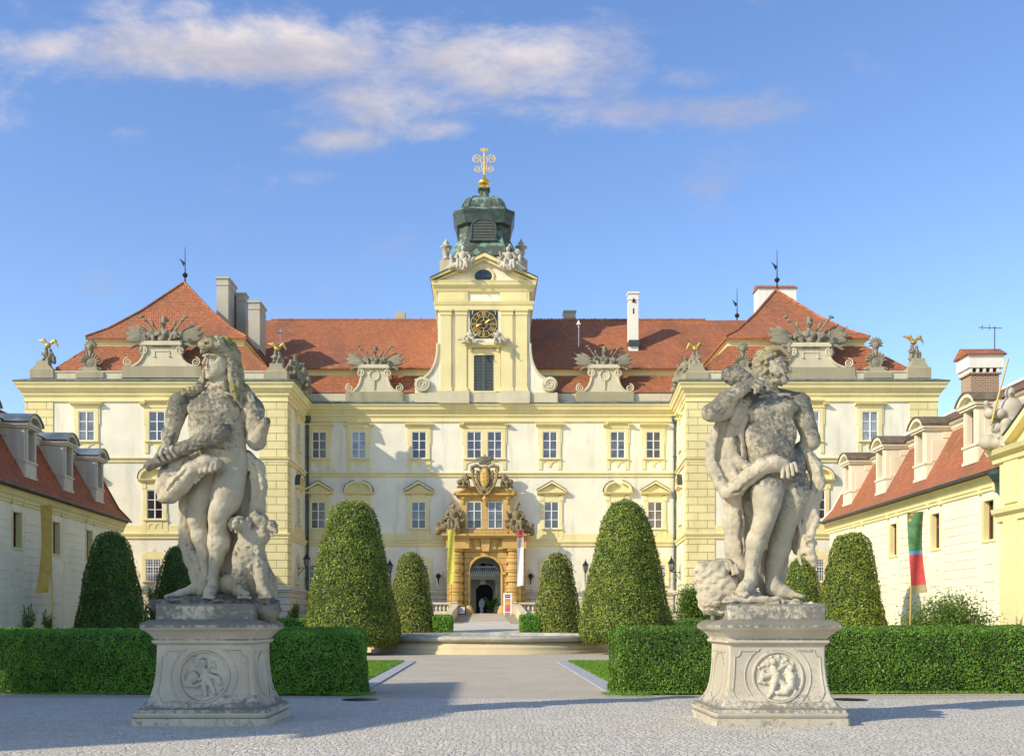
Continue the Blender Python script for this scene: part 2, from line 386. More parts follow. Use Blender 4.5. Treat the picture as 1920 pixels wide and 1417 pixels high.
M['ochre'] = plaster('ochre_sandstone', (.60,.39,.125), (.22,.13,.05), .4, streak=.6)
M['ochre_block'] = plaster('ochre_sandstone_blocks', (.60,.39,.125), (.25,.15,.05), .4, bricks=(5.0, .52))
M['service'] = plaster('service_wing_plaster', (.84,.77,.56), (.42,.38,.28), .3)
M['service_dark'] = plaster('dormer_plaster', (.62,.55,.42), (.2,.18,.14), .6, streak=.8)
M['dormer_pale'] = plaster('pale_dormer_plaster', (.74,.67,.49), (.35,.3,.22), .5, streak=.5)
M['white_chimney'] = plaster('white_chimney_plaster', (.8,.76,.66), (.3,.22,.12), .35)
M['grey_chimney'] = plaster('grey_chimney_render', (.48,.44,.34), (.15,.13,.09), .6, streak=.8)
M['brick'] = plaster('chimney_brick', (.60,.43,.30), (.76,.70,.58), .8, bricks=(.28, .1))
M['tile'] = tiles('orange_roof_tiles', (.54,.19,.07), (.38,.125,.05), (.19,.09,.045), patch=.8)
M['tile_left'] = tiles('weathered_red_roof_tiles', (.55,.14,.04), (.38,.09,.028), (.085,.055,.03), .2, .17, .8)
M['tile_right'] = tiles('red_roof_tiles', (.52,.18,.075), (.38,.12,.05), (.20,.10,.05), .2, .17, .75)
M['tile_brown'] = tiles('brown_roof_tiles', (.27,.14,.075), (.2,.10,.055), (.11,.07,.045), .2, .17, .6)
M['copper'] = stone('green_copper', (.10,.115,.09), (.018,.026,.024), (.19,.33,.24), .95, .1, .8, .5, (.04,.07,.06), .006, .55)
M['copper_dark'] = plain('dark_copper', (.045,.075,.065), .5, 0, .4, 2.0)
M['flash'] = plain('lead_flashing', (.13,.165,.15), .55, 0, .35, 1.5)
M['gutter'] = plain('dark_gutter', (.05,.06,.06), .5, 0, .3)
M['brown_sheet'] = plain('brown_sheet_roof', (.16,.125,.07), .5, 0, .3, 1.5)
M['blue_sheet'] = plain('grey_blue_sheet_roof', (.13,.165,.19), .45, 0, .4, .8)
M['frame'] = plain('white_painted_wood', (.82,.82,.8), .5, 0, .05)
M['brownwood'] = plain('brown_window_wood', (.16,.07,.035), .6, 0, .3)
M['glass'] = glassmat('grey_glass', (.16,.165,.17)); M['glass_dark'] = glassmat('dark_glass', (.03,.032,.036))
M['curtain'] = glassmat('curtained_glass', (.34,.35,.36), .2); M['glass_brown'] = glassmat('brown_curtained_glass', (.2,.17,.14), .2)
M['dark'] = plain('painted_opening_shade', (.02,.018,.015), .9)  # near-black colour stands in for the shade inside openings
M['shutter'] = plain('grey_shutter_paint', (.085,.1,.095), .5)
M['louvre'] = plain('grey_louvre', (.2,.21,.19), .6)
M['gold'] = plain('gilded_metal', (.80,.50,.09), .32, .85, .12, 5); M['dull_gold'] = plain('worn_gilding', (.50,.34,.09), .5, .45, .45, 9)
M['gold_paint'] = plain('gold_paint', (.72,.50,.14), .5, .1, .1, 8); M['bright_gold'] = plain('bright_gilding', (.92,.62,.12), .35, .35, .1, 5)
M['clock_black'] = plain('black_clock_face', (.025,.024,.024), .5)
M['iron'] = plain('black_iron', (.02,.02,.02), .45, .3)
M['statue'] = stone('weathered_statue_stone', (.47,.415,.29), (.075,.073,.06), (.23,.2,.035), .48, .45, .0, 1.25, (.48,.38,.22), .03, rain=(3.9, 4.7, .13, 5.2, 5.34)); M['dog_stone'] = stone('dog_statue_stone', (.41,.36,.25), (.08,.078,.065), (.23,.2,.035), .62, .5, .0, 1.4, (.42,.34,.2), .03); M['statue_r'] = stone('grey_crusted_statue_stone', (.45,.40,.285), (.08,.08,.07), (.23,.2,.035), .5, .45, .0, 1.25, (.46,.37,.21), .03, rain=(2.7, 3.9, .13))
M['statue_moss'] = stone('mossy_statue_stone', (.35,.31,.21), (.065,.063,.052), (.23,.2,.03), .75, .4, .8, 1.3, (.36,.28,.14), .035, .52)
M['statue_dark'] = stone('dark_lichen_stone', (.23,.21,.155), (.05,.047,.04), (.23,.2,.035), 1.05, .3, .0, 1.3, (.30,.24,.15), .04)
M['statue_light'] = stone('pale_statue_stone', (.50,.435,.305), (.095,.095,.08), (.23,.2,.035), .45, .6, .0, 1.1, (.5,.39,.22), .025)
M['pedestal'] = stone('pedestal_stone', (.52,.465,.35), (.11,.11,.09), (.33,.28,.09), .42, .9, .6, .9, (.48,.40,.26), .016, .68, rain=(1.36, 1.47, .17, 9, 10, .12))
M['roof_statue'] = stone('roof_sculpture_stone', (.25,.225,.155), (.045,.045,.034), (.25,.22,.05), .7, .3, .25, .6, (.32,.27,.15), .05, .6)
M['roof_statue_pale'] = stone('pale_roof_sculpture_stone', (.50,.46,.35), (.10,.095,.075), (.25,.22,.05), .3, .3, .0, .5, (.45,.4,.25), .05)
M['portal_statue'] = stone('portal_sculpture_stone', (.24,.19,.10), (.045,.042,.025), (.3,.25,.05), .75, .2, .2, .8, (.42,.27,.09), .05, .6)
M['basin'] = plaster('basin_sandstone', (.62,.5,.29), (.3,.24,.13), .6, streak=.6)
M['basin_rim'] = stone('grey_basin_rim', (.45,.42,.34), (.12,.12,.1), (.3,.25,.05), .45, .4, 0, 1.2, (.4,.34,.22), .015)
M['water'] = glassmat('basin_water', (.03,.05,.04), .03)
M['balus'] = plaster('balustrade_stone', (.66,.58,.42), (.25,.22,.15), .6)
M['leaf_big'] = leafmat('hornbeam_leaves', (.18,.235,.026), (.33,.375,.055), (.115,.17,.02), .02, (.34,.2,.04))
M['leaf_small'] = leafmat('yellow_green_leaves', (.22,.25,.035), (.33,.35,.06), (.16,.20,.03), .04, (.34,.2,.04))
M['leaf_dark'] = leafmat('dark_green_leaves', (.11,.20,.03), (.18,.27,.04), (.06,.125,.018), .01)
M['leaf_hedge'] = leafmat('hedge_leaves', (.13,.32,.028), (.23,.45,.05), (.095,.25,.02), .004)  # brighter copy: leaf colour raised to offset the shade on the left hedge
M['leaf_hedge_r'] = leafmat('sunlit_hedge_leaves', (.10,.23,.02), (.20,.34,.04), (.07,.16,.018), .012)
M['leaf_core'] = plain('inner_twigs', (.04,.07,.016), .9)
M['bark'] = plain('bark', (.11,.085,.055), .9, 0, .4, 8, bmp=.02)
M['grass'] = leafmat('grass_blades', (.14,.28,.02), (.2,.36,.03), (.12,.24,.02), .02, (.25,.22,.08))
M['grass_ground'] = plain('lawn_soil', (.12,.22,.02), .95, 0, .3, 5)
M['pole'] = plain('yellow_painted_pole', (.55,.38,.09), .5)
def ground_mats():
    m, nt, b = newmat('tan_gravel'); p = geo_pos(nt)
    c = mixc(nt, ramp(nt, noise(nt, p, .5, 5), .35, .7), (.46,.395,.28), (.56,.485,.355))
    v = nd(nt, 'ShaderNodeTexVoronoi', {'Vector': p, 'Scale': 38.0})
    c = mixc(nt, .42, c, mixc(nt, v.outputs[1], (.25,.22,.18), (.62,.57,.48)))
    c = mixc(nt, ramp(nt, noise(nt, scaled(nt, p, (.5, 2.2, 1)), 1.1, 7, .7), .5, .72, 0, .35), c, (.27,.235,.18))
    setc(nt, b, c); b.inputs['Roughness'].default_value = .95; bump(nt, b, v.outputs[0], .02, .8); M['gravel'] = m
    m, nt, b = newmat('granite_setts'); p = geo_pos(nt)
    w = noise(nt, p, 1.4, 3, .5, 1); wv = nd(nt, 'ShaderNodeVectorMath', {0: p, 1: nd(nt, 'ShaderNodeVectorMath', {0: w, 3: .16}, operation='SCALE')}, operation='ADD').outputs[0]
    v = nd(nt, 'ShaderNodeTexVoronoi', {'Vector': wv, 'Scale': 12.5, 'Randomness': .7}, feature='F1')
    e = nd(nt, 'ShaderNodeTexVoronoi', {'Vector': wv, 'Scale': 12.5, 'Randomness': .7}, feature='DISTANCE_TO_EDGE').outputs[0]
    c = mixc(nt, v.outputs[1], (.54,.495,.405), (.77,.705,.575))
    c = mixc(nt, ramp(nt, noise(nt, p, .6, 6, .6), .42, .7, 0, .55), c, (.62,.54,.40))
    c = mixc(nt, ramp(nt, noise(nt, scaled(nt, p, (1, 1.6, 1)), 14, 7, .75), .54, .68, 0, .6), c, (.22,.21,.19))
    c = mixc(nt, ramp(nt, e, .0, .05, .5, 0), c, (.24,.22,.18))
    setc(nt, b, c); b.inputs['Roughness'].default_value = .8
    bump(nt, b, mth(nt, 'ADD', ramp(nt, e, 0, .14), mth(nt, 'MULTIPLY', noise(nt, p, 18, 5), .5)), .03, .9); M['setts'] = m
    m, nt, b = newmat('kerb_setts'); p = geo_pos(nt)
    br = nd(nt, 'ShaderNodeTexBrick', {'Vector': p, 'Color1': (.5,.51,.53,1), 'Color2': (.38,.4,.43,1), 'Mortar': (.16,.155,.15,1), 'Scale': 1.0, 'Mortar Size': .012, 'Brick Width': .17, 'Row Height': .16})
    c = mixc(nt, ramp(nt, noise(nt, p, 12, 5), .45, .7, 0, .4), br.outputs[0], (.28,.28,.28))
    setc(nt, b, c); b.inputs['Roughness'].default_value = .85; bump(nt, b, mth(nt, 'MULTIPLY', br.outputs[1], -1), .02); M['kerb'] = m
ground_mats()
M['ramp'] = plaster('ramp_paving', (.52,.49,.42), (.32,.29,.23), .4, streak=.2)
M['ramp_strip'] = plaster('ramp_side_strip', (.33,.27,.2), (.2,.17,.13), .4)
# ------------------------------------------------------------------ ground, paths, water
def sheet(name, rings_y, x0, x1, dz, mat):
    b = MB(); n = len(rings_y); vs = []
    for y in rings_y: vs += [(x0, y, gz(y)+dz), (x1, y, gz(y)+dz)]
    b.add(vs, [(2*i, 2*i+1, 2*i+3, 2*i+2) for i in range(n-1)]); return tag(b.build(name, mat), kind='structure')
sheet('ground', [-200, 30, 52, 84, 250, 1500], -1500, 1500, 0, M['gravel'])
b = MB(); b.add([(-40, -30, .006), (40, -30, .006), (40, 19.6, .006), (-40, 20.4, .006)], [(0, 1, 2, 3)])
tag(b.build('cobbled_forecourt', M['setts']), kind='structure')
for nm, xa, xb in (('kerb_strip', -3.04, -2.64), ('kerb_strip', 2.62, 3.02)):
    b = MB(); b.box(xa, xb, 21.3, 37.2, -.05, .035); tag(b.build(nm, M['kerb']), kind='structure')
for xa, xb, ya, yb in ((-24, -3.04, 22.4, 36.9), (3.02, 23, 22.4, 36.9)):
    b = MB(); b.box(xa, xb, ya, yb, -.05, .05); tag(b.build('lawn', M['grass_ground']), kind='structure')
for xa, xb in ((-23, -7.6), (7.4, 22.5)):
    b = MB(); b.loft([[(xa, 41, -.1), (xb, 41, -.1), (xb, 51.9, -.1), (xa, 51.9, -.1)], [(xa, 41, .05), (xb, 41, .05), (xb, 51.9, .05), (xa, 51.9, .05)]])
    b.loft([[(xa, 52, -.1), (xb, 52, -.1), (xb, 70, gz(70)-.1), (xa, 70, gz(70)-.1)], [(xa, 52, .05), (xb, 52, .05), (xb, 70, gz(70)+.05), (xa, 70, gz(70)+.05)]])
    tag(b.build('lawn', M['grass_ground']), kind='structure')
def blades(name, areas, n, h, mat, seed):
    r = np.random.default_rng(seed); P = []
    for xa, xb, ya, yb, f in areas:
        k = int(n*f); P.append(np.stack([r.uniform(xa, xb, k), r.uniform(ya, yb, k), np.full(k, .05)], 1))
    P = np.concatenate(P); k = len(P); a = r.uniform(0, 6.28, k); w = h*.22; hh = h*r.uniform(.6, 1.3, k)
    d = np.stack([np.cos(a)*w, np.sin(a)*w, np.zeros(k)], 1); t = np.stack([r.normal(0, h*.35, k), r.normal(0, h*.35, k), hh], 1)
    V = np.stack([P-d, P+d, P+t], 1).reshape(-1, 3); return link_mesh(name, np_mesh(name, V, np.arange(3*k).reshape(-1, 3)), mat)
o = blades('lawn_grass', [(-7.5, -3.05, 22.4, 37.0, .5), (3.03, 7.5, 22.4, 37.0, .5)], 90000, .055, M['grass'], 3); tag(o, kind='stuff', label='short green grass of the lawns beside the path', cat='grass')
# tufts along hedge feet
o = blades('grass_tufts', [(-3.1, -2.3, 20.2, 20.9, .12), (2.4, 3.4, 20.3, 21.0, .12), (3, 11, 20.86, 21.05, .3), (-11, -3, 20.62, 20.8, .3)], 4500, .045, M['grass'], 5); tag(o, kind='stuff', label='ragged grass at the foot of the front hedges', cat='grass')
# ramp to the gate
b = MB(); zr = lambda y: gz(y)
b.loft([[(-2.45, 71, -.2), (2.45, 71, -.2), (1.55, 86.2, 1.0), (-1.6, 86.2, 1.0)], [(-2.45, 71, zr(71)+.03), (2.45, 71, zr(71)+.03), (1.55, 86.2, 2.09), (-1.6, 86.2, 2.09)]])
tag(b.build('ramp', M['ramp']), kind='structure')
b = MB(); b.loft([[(-6, 57.6, .2), (6, 57.6, .2), (2.6, 71.2, .9), (-2.6, 71.2, .9)], [(-6, 57.6, zr(57.6)+.02), (6, 57.6, zr(57.6)+.02), (2.6, 71.2, zr(71.2)+.02), (-2.6, 71.2, zr(71.2)+.02)]])
tag(b.build('path', M['ramp']), kind='structure')
for s in (-1, 1):
    b = MB(); q = [(s*2.45, 71.2), (s*1.75, 71.2), (s*1.3, 84.2), (s*2.2, 84.2)]
    if s > 0: q = q[::-1]
    b.loft([[(x, y, zr(y)-.1) for x, y in q], [(x, y, zr(y)+.045) for x, y in q]]); tag(b.build('ramp_side_strip', M['ramp_strip']), kind='structure')
for (px, lab) in ((675, 'dark iron manhole cover in the paving at the corner of the left hedge'), (1592, 'dark iron manhole cover in the paving beside the right pedestal')):
    b = MB(); b.lathe([(.36, -.02), (.36, .012)], (X(px, 19.7), 19.7, 0), 28); t = b.build('manhole_cover', M['iron']); tag(t, lab, 'manhole cover', 'manhole covers')

# ------------------------------------------------------------------ basin
t = thing('basin', 'low round stone fountain basin with bulging sandstone wall and grey rim', 'basin', (.12, 50.9, 0))
c = (.12, 50.9, -.06)
b = MB(); b.lathe([(6.45, -.05), (6.45, .2), (6.30, .24), (6.34, .33), (6.30, .42), (6.12, .52), (6.0, .62), (5.7, .62), (5.7, -.05)], c, 72, cap=False); b.build('basin_wall', M['basin'], t, True)
b = MB(); b.lathe([(5.72, .6), (6.08, .6), (6.24, .66), (6.3, .74), (6.28, .83), (6.16, .89), (5.85, .9), (5.68, .86), (5.66, .6)], c, 72, cap=False); b.build('rim', M['basin_rim'], t, True)
b = MB(); b.lathe([(5.7, .4), (5.7, .66)], c, 72); b.build('water', M['water'], t)

# ------------------------------------------------------------------ clipped greenery
def leafquads(P, N, size, r, tilt=.6, asp=.6):
    k = len(P); Nn = N + r.normal(0, tilt, (k, 3)); Nn /= np.linalg.norm(Nn, axis=1)[:, None]
    a = np.cross(Nn, r.normal(0, 1, (k, 3))); a /= np.linalg.norm(a, axis=1)[:, None]; c = np.cross(Nn, a)
    s = (size*r.uniform(.6, 1.25, k))[:, None]
    V = np.stack([P-a*s, P-c*s*asp, P+a*s, P+c*s*asp], 1).reshape(-1, 3); return V, np.arange(4*k).reshape(-1, 4)
def merge(parts, name, mats, parent):
    Vs, Qs, mi, o = [], [], [], 0
    for V, Q, m in parts: Vs.append(V); Qs.append(Q+o); mi.append(np.full(len(Q), m)); o += len(V)
    V = np.concatenate(Vs) - np.array(origin(parent) if parent is not None else (0, 0, 0)); return link_mesh(name, np_mesh(name, V, np.concatenate(Qs), np.concatenate(mi)), mats, parent)
def fb(P, s, seed):            # cheap smooth noise
    r = np.random.default_rng(seed); v = np.zeros(len(P))
    for k in range(5):
        d = r.normal(0, 1, 3)*s*(1.5**k); v += np.sin(P@d + r.uniform(0, 6.28))/(1.25**k)
    return v/3
def cone(px, ytop, prof, Y, leaf, dens, mat, label, seed, lean=0.0, group='clipped hornbeam cones', gap=.55):
    g0 = gz(Y); cx = X(px, Y); t = thing('topiary_cone', label, 'topiary', (cx, Y, g0), group)
    ztop = Z(ytop, Y); k = Y/FPX; r = np.random.default_rng(seed)
    hs = np.array([Z(p[0], Y) for p in prof][::-1]); rs = np.array([max(.3, p[1]-1.6)*k for p in prof][::-1]); H = np.linspace(hs[0], hs[-1], 200); Rr = np.interp(H, hs, rs)
    ds = np.sqrt(np.diff(H)**2+np.diff(Rr)**2); wgt = (Rr[:-1]+Rr[1:])/2*ds; area = 2*math.pi*wgt.sum(); n = int(area*dens)
    i = r.choice(len(wgt), n, p=wgt/wgt.sum()); u = r.uniform(0, 1, n); z = H[i]+(H[i+1]-H[i])*u; rr = Rr[i]+(Rr[i+1]-Rr[i])*u; th = r.uniform(0, 2*math.pi, n)
    dh = H[i+1]-H[i]; dr = Rr[i+1]-Rr[i]; L = np.hypot(dh, dr)
    N = np.stack([np.cos(th)*dh/L, np.sin(th)*dh/L, -dr/L], 1)
    P = np.stack([cx+lean*(z-hs[0])+rr*np.cos(th), Y+rr*np.sin(th), z], 1)
    P = P + N*((fb(P, 1.3, seed)*.09+r.normal(0, .028, n))[:, None] + (r.uniform(0, 1, n) < .035)[:, None]*r.uniform(0, .16, n)[:, None])
    V, Q = leafquads(P, N, leaf, r)
    # underside leaves
    m2 = int(math.pi*rs[0]**2*dens*.6); q = np.sqrt(r.uniform(.2, 1, m2))*rs[0]*.97; th = r.uniform(0, 6.28, m2)
    P2 = np.stack([cx+q*np.cos(th), Y+q*np.sin(th), np.full(m2, hs[0])+r.normal(.0, .06, m2)], 1); V2, Q2 = leafquads(P2, np.tile([0, 0, -1.], (m2, 1)), leaf, r)
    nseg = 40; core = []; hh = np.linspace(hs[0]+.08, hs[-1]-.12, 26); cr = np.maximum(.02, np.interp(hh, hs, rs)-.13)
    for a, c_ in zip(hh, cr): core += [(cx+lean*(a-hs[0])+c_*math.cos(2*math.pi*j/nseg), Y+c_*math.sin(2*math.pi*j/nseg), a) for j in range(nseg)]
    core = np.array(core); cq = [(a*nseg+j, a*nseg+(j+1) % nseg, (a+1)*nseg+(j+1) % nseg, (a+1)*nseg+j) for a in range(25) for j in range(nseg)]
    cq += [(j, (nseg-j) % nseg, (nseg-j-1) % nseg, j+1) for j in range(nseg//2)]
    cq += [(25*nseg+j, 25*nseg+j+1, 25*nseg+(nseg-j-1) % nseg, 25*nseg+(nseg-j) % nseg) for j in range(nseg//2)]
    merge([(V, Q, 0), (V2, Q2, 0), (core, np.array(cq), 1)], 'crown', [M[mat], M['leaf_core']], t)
    b = MB(); b.tube([(cx, Y, g0-.1), (cx+.02, Y, g0+.4), (cx, Y, hs[0]+.6)], [.17, .14, .12], 10); b.build('trunk', M['bark'], t, True)
def cap_prof(top, pts):      # rounded cap before the straight flank, [(y, half width)]
    return pts
cone(660, 938, [(938, .5), (940, 14), (945, 26), (953, 36), (968, 44), (990, 51), (1030, 61), (1080, 71.5), (1130, 81), (1170, 88), (1190, 90), (1200, 87), (1207, 78)], 45, .05, 430, 'leaf_big', 'tall clipped hornbeam cone left of the path, the larger one behind the left hedge end', 11)
cone(1173, 938, [(938, .5), (940, 13), (946, 26), (955, 35), (970, 43), (990, 49.5), (1030, 59), (1080, 69), (1130, 78), (1165, 86), (1185, 87), (1195, 82), (1201, 74)], 45, .05, 430, 'leaf_big', 'tall clipped hornbeam cone right of the path, the larger one behind the right hedge end', 12)
cone(773, 1035, [(1035, .5), (1037, 11), (1042, 18), (1050, 24), (1065, 28.5), (1090, 33), (1130, 39), (1165, 44), (1184, 45.5), (1190, 43)], 62, .066, 230, 'leaf_small', 'small clipped cone left of the basin path beside a low hedge block', 13, -.02)
cone(1045, 1037, [(1037, .5), (1039, 11), (1044, 18), (1052, 24), (1067, 28.5), (1092, 33.5), (1132, 40), (1167, 45), (1185, 46), (1190, 43)], 62, .066, 230, 'leaf_small', 'small clipped cone right of the basin path beside a low hedge block', 14, .0)
cone(209, 998, [(998, .5), (1000, 13), (1006, 24), (1016, 32), (1035, 38), (1065, 45), (1110, 53), (1150, 60), (1178, 66), (1188, 66)], 55, .062, 300, 'leaf_dark', 'dark clipped cone in the shade beside the left service wing', 15)
cone(334, 1021, [(1021, .5), (1023, 10), (1028, 18), (1038, 25), (1055, 30), (1090, 37), (1140, 46), (1185, 52)], 60, .062, 230, 'leaf_dark', 'dark clipped cone seen behind the left statue', 16)
cone(1596, 999, [(999, .5), (1001, 14), (1007, 25), (1016, 33), (1035, 38), (1065, 44.5), (1110, 52), (1150, 60), (1178, 66), (1188, 66)], 55, .062, 300, 'leaf_big', 'clipped cone between the right statue and the right service wing', 17)
cone(1503, 1044, [(1044, .5), (1046, 10), (1051, 18), (1060, 24), (1080, 30), (1110, 35), (1150, 42), (1185, 46)], 62, .066, 230, 'leaf_big', 'clipped cone half hidden behind the legs of the right statue', 18)
def hedge(x0, x1, y0, y1, z0, z1, rad, leaf, dens, mat, label, seed, group='clipped box hedges', ang=0.0, amp=.065, faces='all'):
    t = thing('hedge', label, 'hedge', ((x0+x1)/2, (y0+y1)/2, gz((y0+y1)/2)), group); r = np.random.default_rng(seed)
    A = [((x1-x0)*(z1-z0), 0), ((x1-x0)*(z1-z0)*.4, 1), ((y1-y0)*(z1-z0), 2), ((y1-y0)*(z1-z0), 3), ((x1-x0)*(y1-y0), 4)]
    P = []
    for a, f in A:
        n = int(a*dens); x = r.uniform(x0, x1, n); y = r.uniform(y0, y1, n); z = r.uniform(z0, z1, n)
        if f == 0: y[:] = y0
        elif f == 1: y[:] = y1
        elif f == 2: x[:] = x0
        elif f == 3: x[:] = x1
        else: z[:] = z1
        P.append(np.stack([x, y, z], 1))
    P = np.concatenate(P); lo = np.array([x0+rad, y0+rad, z0]); hi = np.array([x1-rad, y1-rad, z1-rad])
    q = np.clip(P, lo, hi); N = P-q; L = np.linalg.norm(N, axis=1)[:, None]; N = np.where(L > 1e-6, N/np.maximum(L, 1e-6), 0); P = q+N*rad
    P = P+N*((fb(P, 2.2, seed)*amp + r.normal(0, leaf*.45, len(P)))[:, None])
    if ang: P[:, 1] += (P[:, 0]-(x1 if ang > 0 else x0))*ang*-1
    V, Q = leafquads(P, N, leaf, r, .8)
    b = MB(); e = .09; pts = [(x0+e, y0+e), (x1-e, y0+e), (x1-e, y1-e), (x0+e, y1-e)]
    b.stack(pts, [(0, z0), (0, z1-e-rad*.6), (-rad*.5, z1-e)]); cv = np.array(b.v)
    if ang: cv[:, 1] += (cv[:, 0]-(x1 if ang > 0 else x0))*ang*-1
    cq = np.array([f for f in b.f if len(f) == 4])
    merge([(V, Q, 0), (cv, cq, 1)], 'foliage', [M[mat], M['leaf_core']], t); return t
hedge(-11.8, -2.6, 20.7, 22.1, .02, 1.37, .22, .023, 2300, 'leaf_hedge', 'long clipped green hedge behind the left pedestal, ending at the path', 21, ang=.075)
hedge(2.72, 12.6, 20.9, 22.3, .02, 1.41, .20, .024, 2100, 'leaf_hedge_r', 'long clipped green hedge behind the right pedestal, sunlit on top', 22, ang=-.06)
hedge(X(813, 62), X(847, 62), 61, 63.2, gz(61), Z(1154, 62), .15, .045, 700, 'leaf_hedge', 'small block of hedge between the left small cone and the ramp', 23, 'hedge blocks beside the ramp')
hedge(X(976, 62), X(1012, 62), 61, 63.2, gz(61), Z(1153, 62), .15, .045, 700, 'leaf_hedge', 'small block of hedge between the right small cone and the ramp', 24, 'hedge blocks beside the ramp')
hedge(X(380, 57), X(600, 57), 56, 58, gz(56), Z(1160, 57), .15, .045, 420, 'leaf_hedge', 'low hedge seen between the left pedestal and the big left cone', 25)
hedge(X(1215, 57), X(1420, 57), 56, 58, gz(56), Z(1162, 57), .15, .045, 420, 'leaf_hedge_r', 'low hedge seen between the big right cone and the right pedestal', 26)
def bush(px, pytop, hw, Y, n, leaf, mat, label, seed, stems=9, blob=None, base=None, loose=.5):
    g0 = gz(Y); t = thing('bush', label, 'bush', (X(px, Y), Y, g0)); r = np.random.default_rng(seed); k = Y/FPX; H = Z(pytop, Y)-g0; w = hw*k
    b = MB(); tips = []
    for i in range(stems):
        a = r.uniform(0, 6.28); q = r.uniform(.1, .95); tx, ty = X(px, Y)+math.cos(a)*w*q, Y+math.sin(a)*w*.7*q; hz = g0+H*(1-.55*q*q)*r.uniform(.75, 1)
        b.tube([(X(px, Y)+(tx-X(px, Y))*.15, Y, g0-.05), (X(px, Y)+(tx-X(px, Y))*.55, (Y+ty)/2, g0+(hz-g0)*.55), (tx, ty, hz)], [.03, .02, .008], 5); tips.append((tx, ty, hz))
    b.build('stems', M['bark'], t)
    T = np.array(tips); i = r.integers(0, len(T), n); u = r.uniform(.35, 1.02, n)[:, None]; c0 = np.array([X(px, Y), Y, g0])
    P = c0+(T[i]-c0)*np.concatenate([u, u, u**.8], 1) + r.normal(0, 1, (n, 3))*np.array([w*.2, w*.2, H*.09])*loose*1.6
    P[:, 2] = np.maximum(P[:, 2], g0+.05); V, Q = leafquads(P, np.tile([0, -.3, .6], (n, 1)), leaf, r, 1.0, .45); merge([(V, Q, 0)], 'foliage', M[mat], t)
bush(1782, 1112, 92, 43, 11000, .065, 'leaf_dark', 'broad loose shrub beside the right banner pole in front of the service wing', 31, 34, loose=.62)
bush(52, 1122, 20, 45, 900, .06, 'leaf_dark', 'thin upright shrub left of the ochre banner pole', 32, 9, loose=.35)
bush(90, 1132, 17, 45, 1300, .06, 'leaf_dark', 'small round shrub right of the ochre banner pole', 33, 9, loose=.5)
bush(1300, 1098, 46, 68, 9000, .085, 'leaf_dark', 'dark ivy covered mound at the foot of the right palace wing', 34, 24, loose=.55)
bush(283, 1098, 14, 66, 900, .09, 'leaf_dark', 'dark shrub in the gap between the two left cones', 35, 8)
bush(555, 1128, 16, 71.2, 900, .08, 'leaf_dark', 'climbing green plant on the terrace wall left of the big left cone', 36, 8)
# ------------------------------------------------------------------ the palace
YC, YW = 86.0, 78.0
XL0, XL1 = X(48, YW), X(538, YW)            # left wing front
XR0, XR1 = X(1288, YW), X(1757, YW)         # right wing front
CL, CR = X(573, YC), X(1269, YC)            # central front
pal = thing('palace', 'cream and yellow baroque palace with clock tower and red tiled roofs', 'palace', (0, YC, 2.0))
G0, ZB, S2a, S2b, S1a, S1b, EB, ET, PT = .8, 4.02, 7.85, 8.32, 13.85, 14.2, 18.6, 20.05, 21.1
footL = [(XL0, YW), (XL1, YW), (CL, YC+.3), (CL, 100), (XL0, 100)]
footR = [(XR0, YW), (XR1, YW), (XR1, 100), (CR, 100), (CR, YC+.3)]
b = MB(); b.stack(footL, [(0, G0), (0, ET)]); b.build('wing_wall', M['white'], pal)
b = MB(); b.stack(footR, [(0, G0), (0, ET)]); b.build('wing_wall', M['white'], pal)
# centre wall with the gate opening
AX0, AX1, AZS, AZT = X(878, YC), X(942, YC), Z(1074, YC), Z(1041, YC)
acx, ar = (AX0+AX1)/2, (AX1-AX0)/2
def arch(cx, r, zs, zt, n=16, z0=None):
    return [(cx+r*math.cos(math.pi*i/n), zs+(zt-zs)*math.sin(math.pi*i/n)) for i in range(n+1)]
b = MB(); b.box(CL-.5, AX0, YC, 97, G0, ET); b.box(AX1, CR+.5, YC, 97, G0, ET)
ap = [(AX0, ET), (AX0, AZS)] + arch(acx, ar, AZS, AZT)[::-1] + [(AX1, ET)]
b.prism(ap, YC, 97); b.build('centre_wall', M['white'], pal)
# base course, string courses, entablature for each block
def around(foot, name, lv, mat): b = MB(); b.stack(foot, lv); return b.build(name, M[mat], pal)
def band_c(name, prof, mat, skipgate=False):
    b = MB()
    for a, c in (((CL-.4, X(852, YC)), (X(970, YC), CR+.4)) if skipgate else ((CL-.4, CR+.4),)): b.prismx([(YC-e, z) for e, z in prof]+[(YC+.2, prof[-1][1]), (YC+.2, prof[0][1])], a, c)
    return b.build(name, M[mat], pal)
LV_BASE = [(.16, G0), (.16, ZB-.35)]; LV_LEDGE = [(.17, ZB-.35), (.3, ZB-.3), (.34, ZB-.14), (.3, ZB), (.06, ZB+.08)]
LV_S2 = [(.04, S2a), (.05, S2a), (.12, S2a+.06), (.12, S2a+.22), (.2, S2a+.3), (.24, S2b-.03), (.01, S2b+.05)]
LV_S2B = [(.045, S2b), (.045, S2b+.62), (.005, S2b+.65)]
LV_S1 = [(.04, S1a), (.1, S1a+.02), (.1, S1a+.2), (.2, S1a+.27), (.22, S1b), (.01, S1b+.05)]
LV_ENT = [(.06, EB), (.12, EB), (.12, EB+.12), (.07, EB+.15), (.07, EB+.36), (.14, EB+.42), (.2, EB+.52), (.2, EB+.66), (.3, EB+.74), (.38, EB+.9), (.5, EB+.98), (.54, EB+1.18), (.63, EB+1.3), (.67, ET)]
LV_FL = [(.7, ET), (.74, ET+.05), (.71, ET+.1), (.0, ET+.36)]
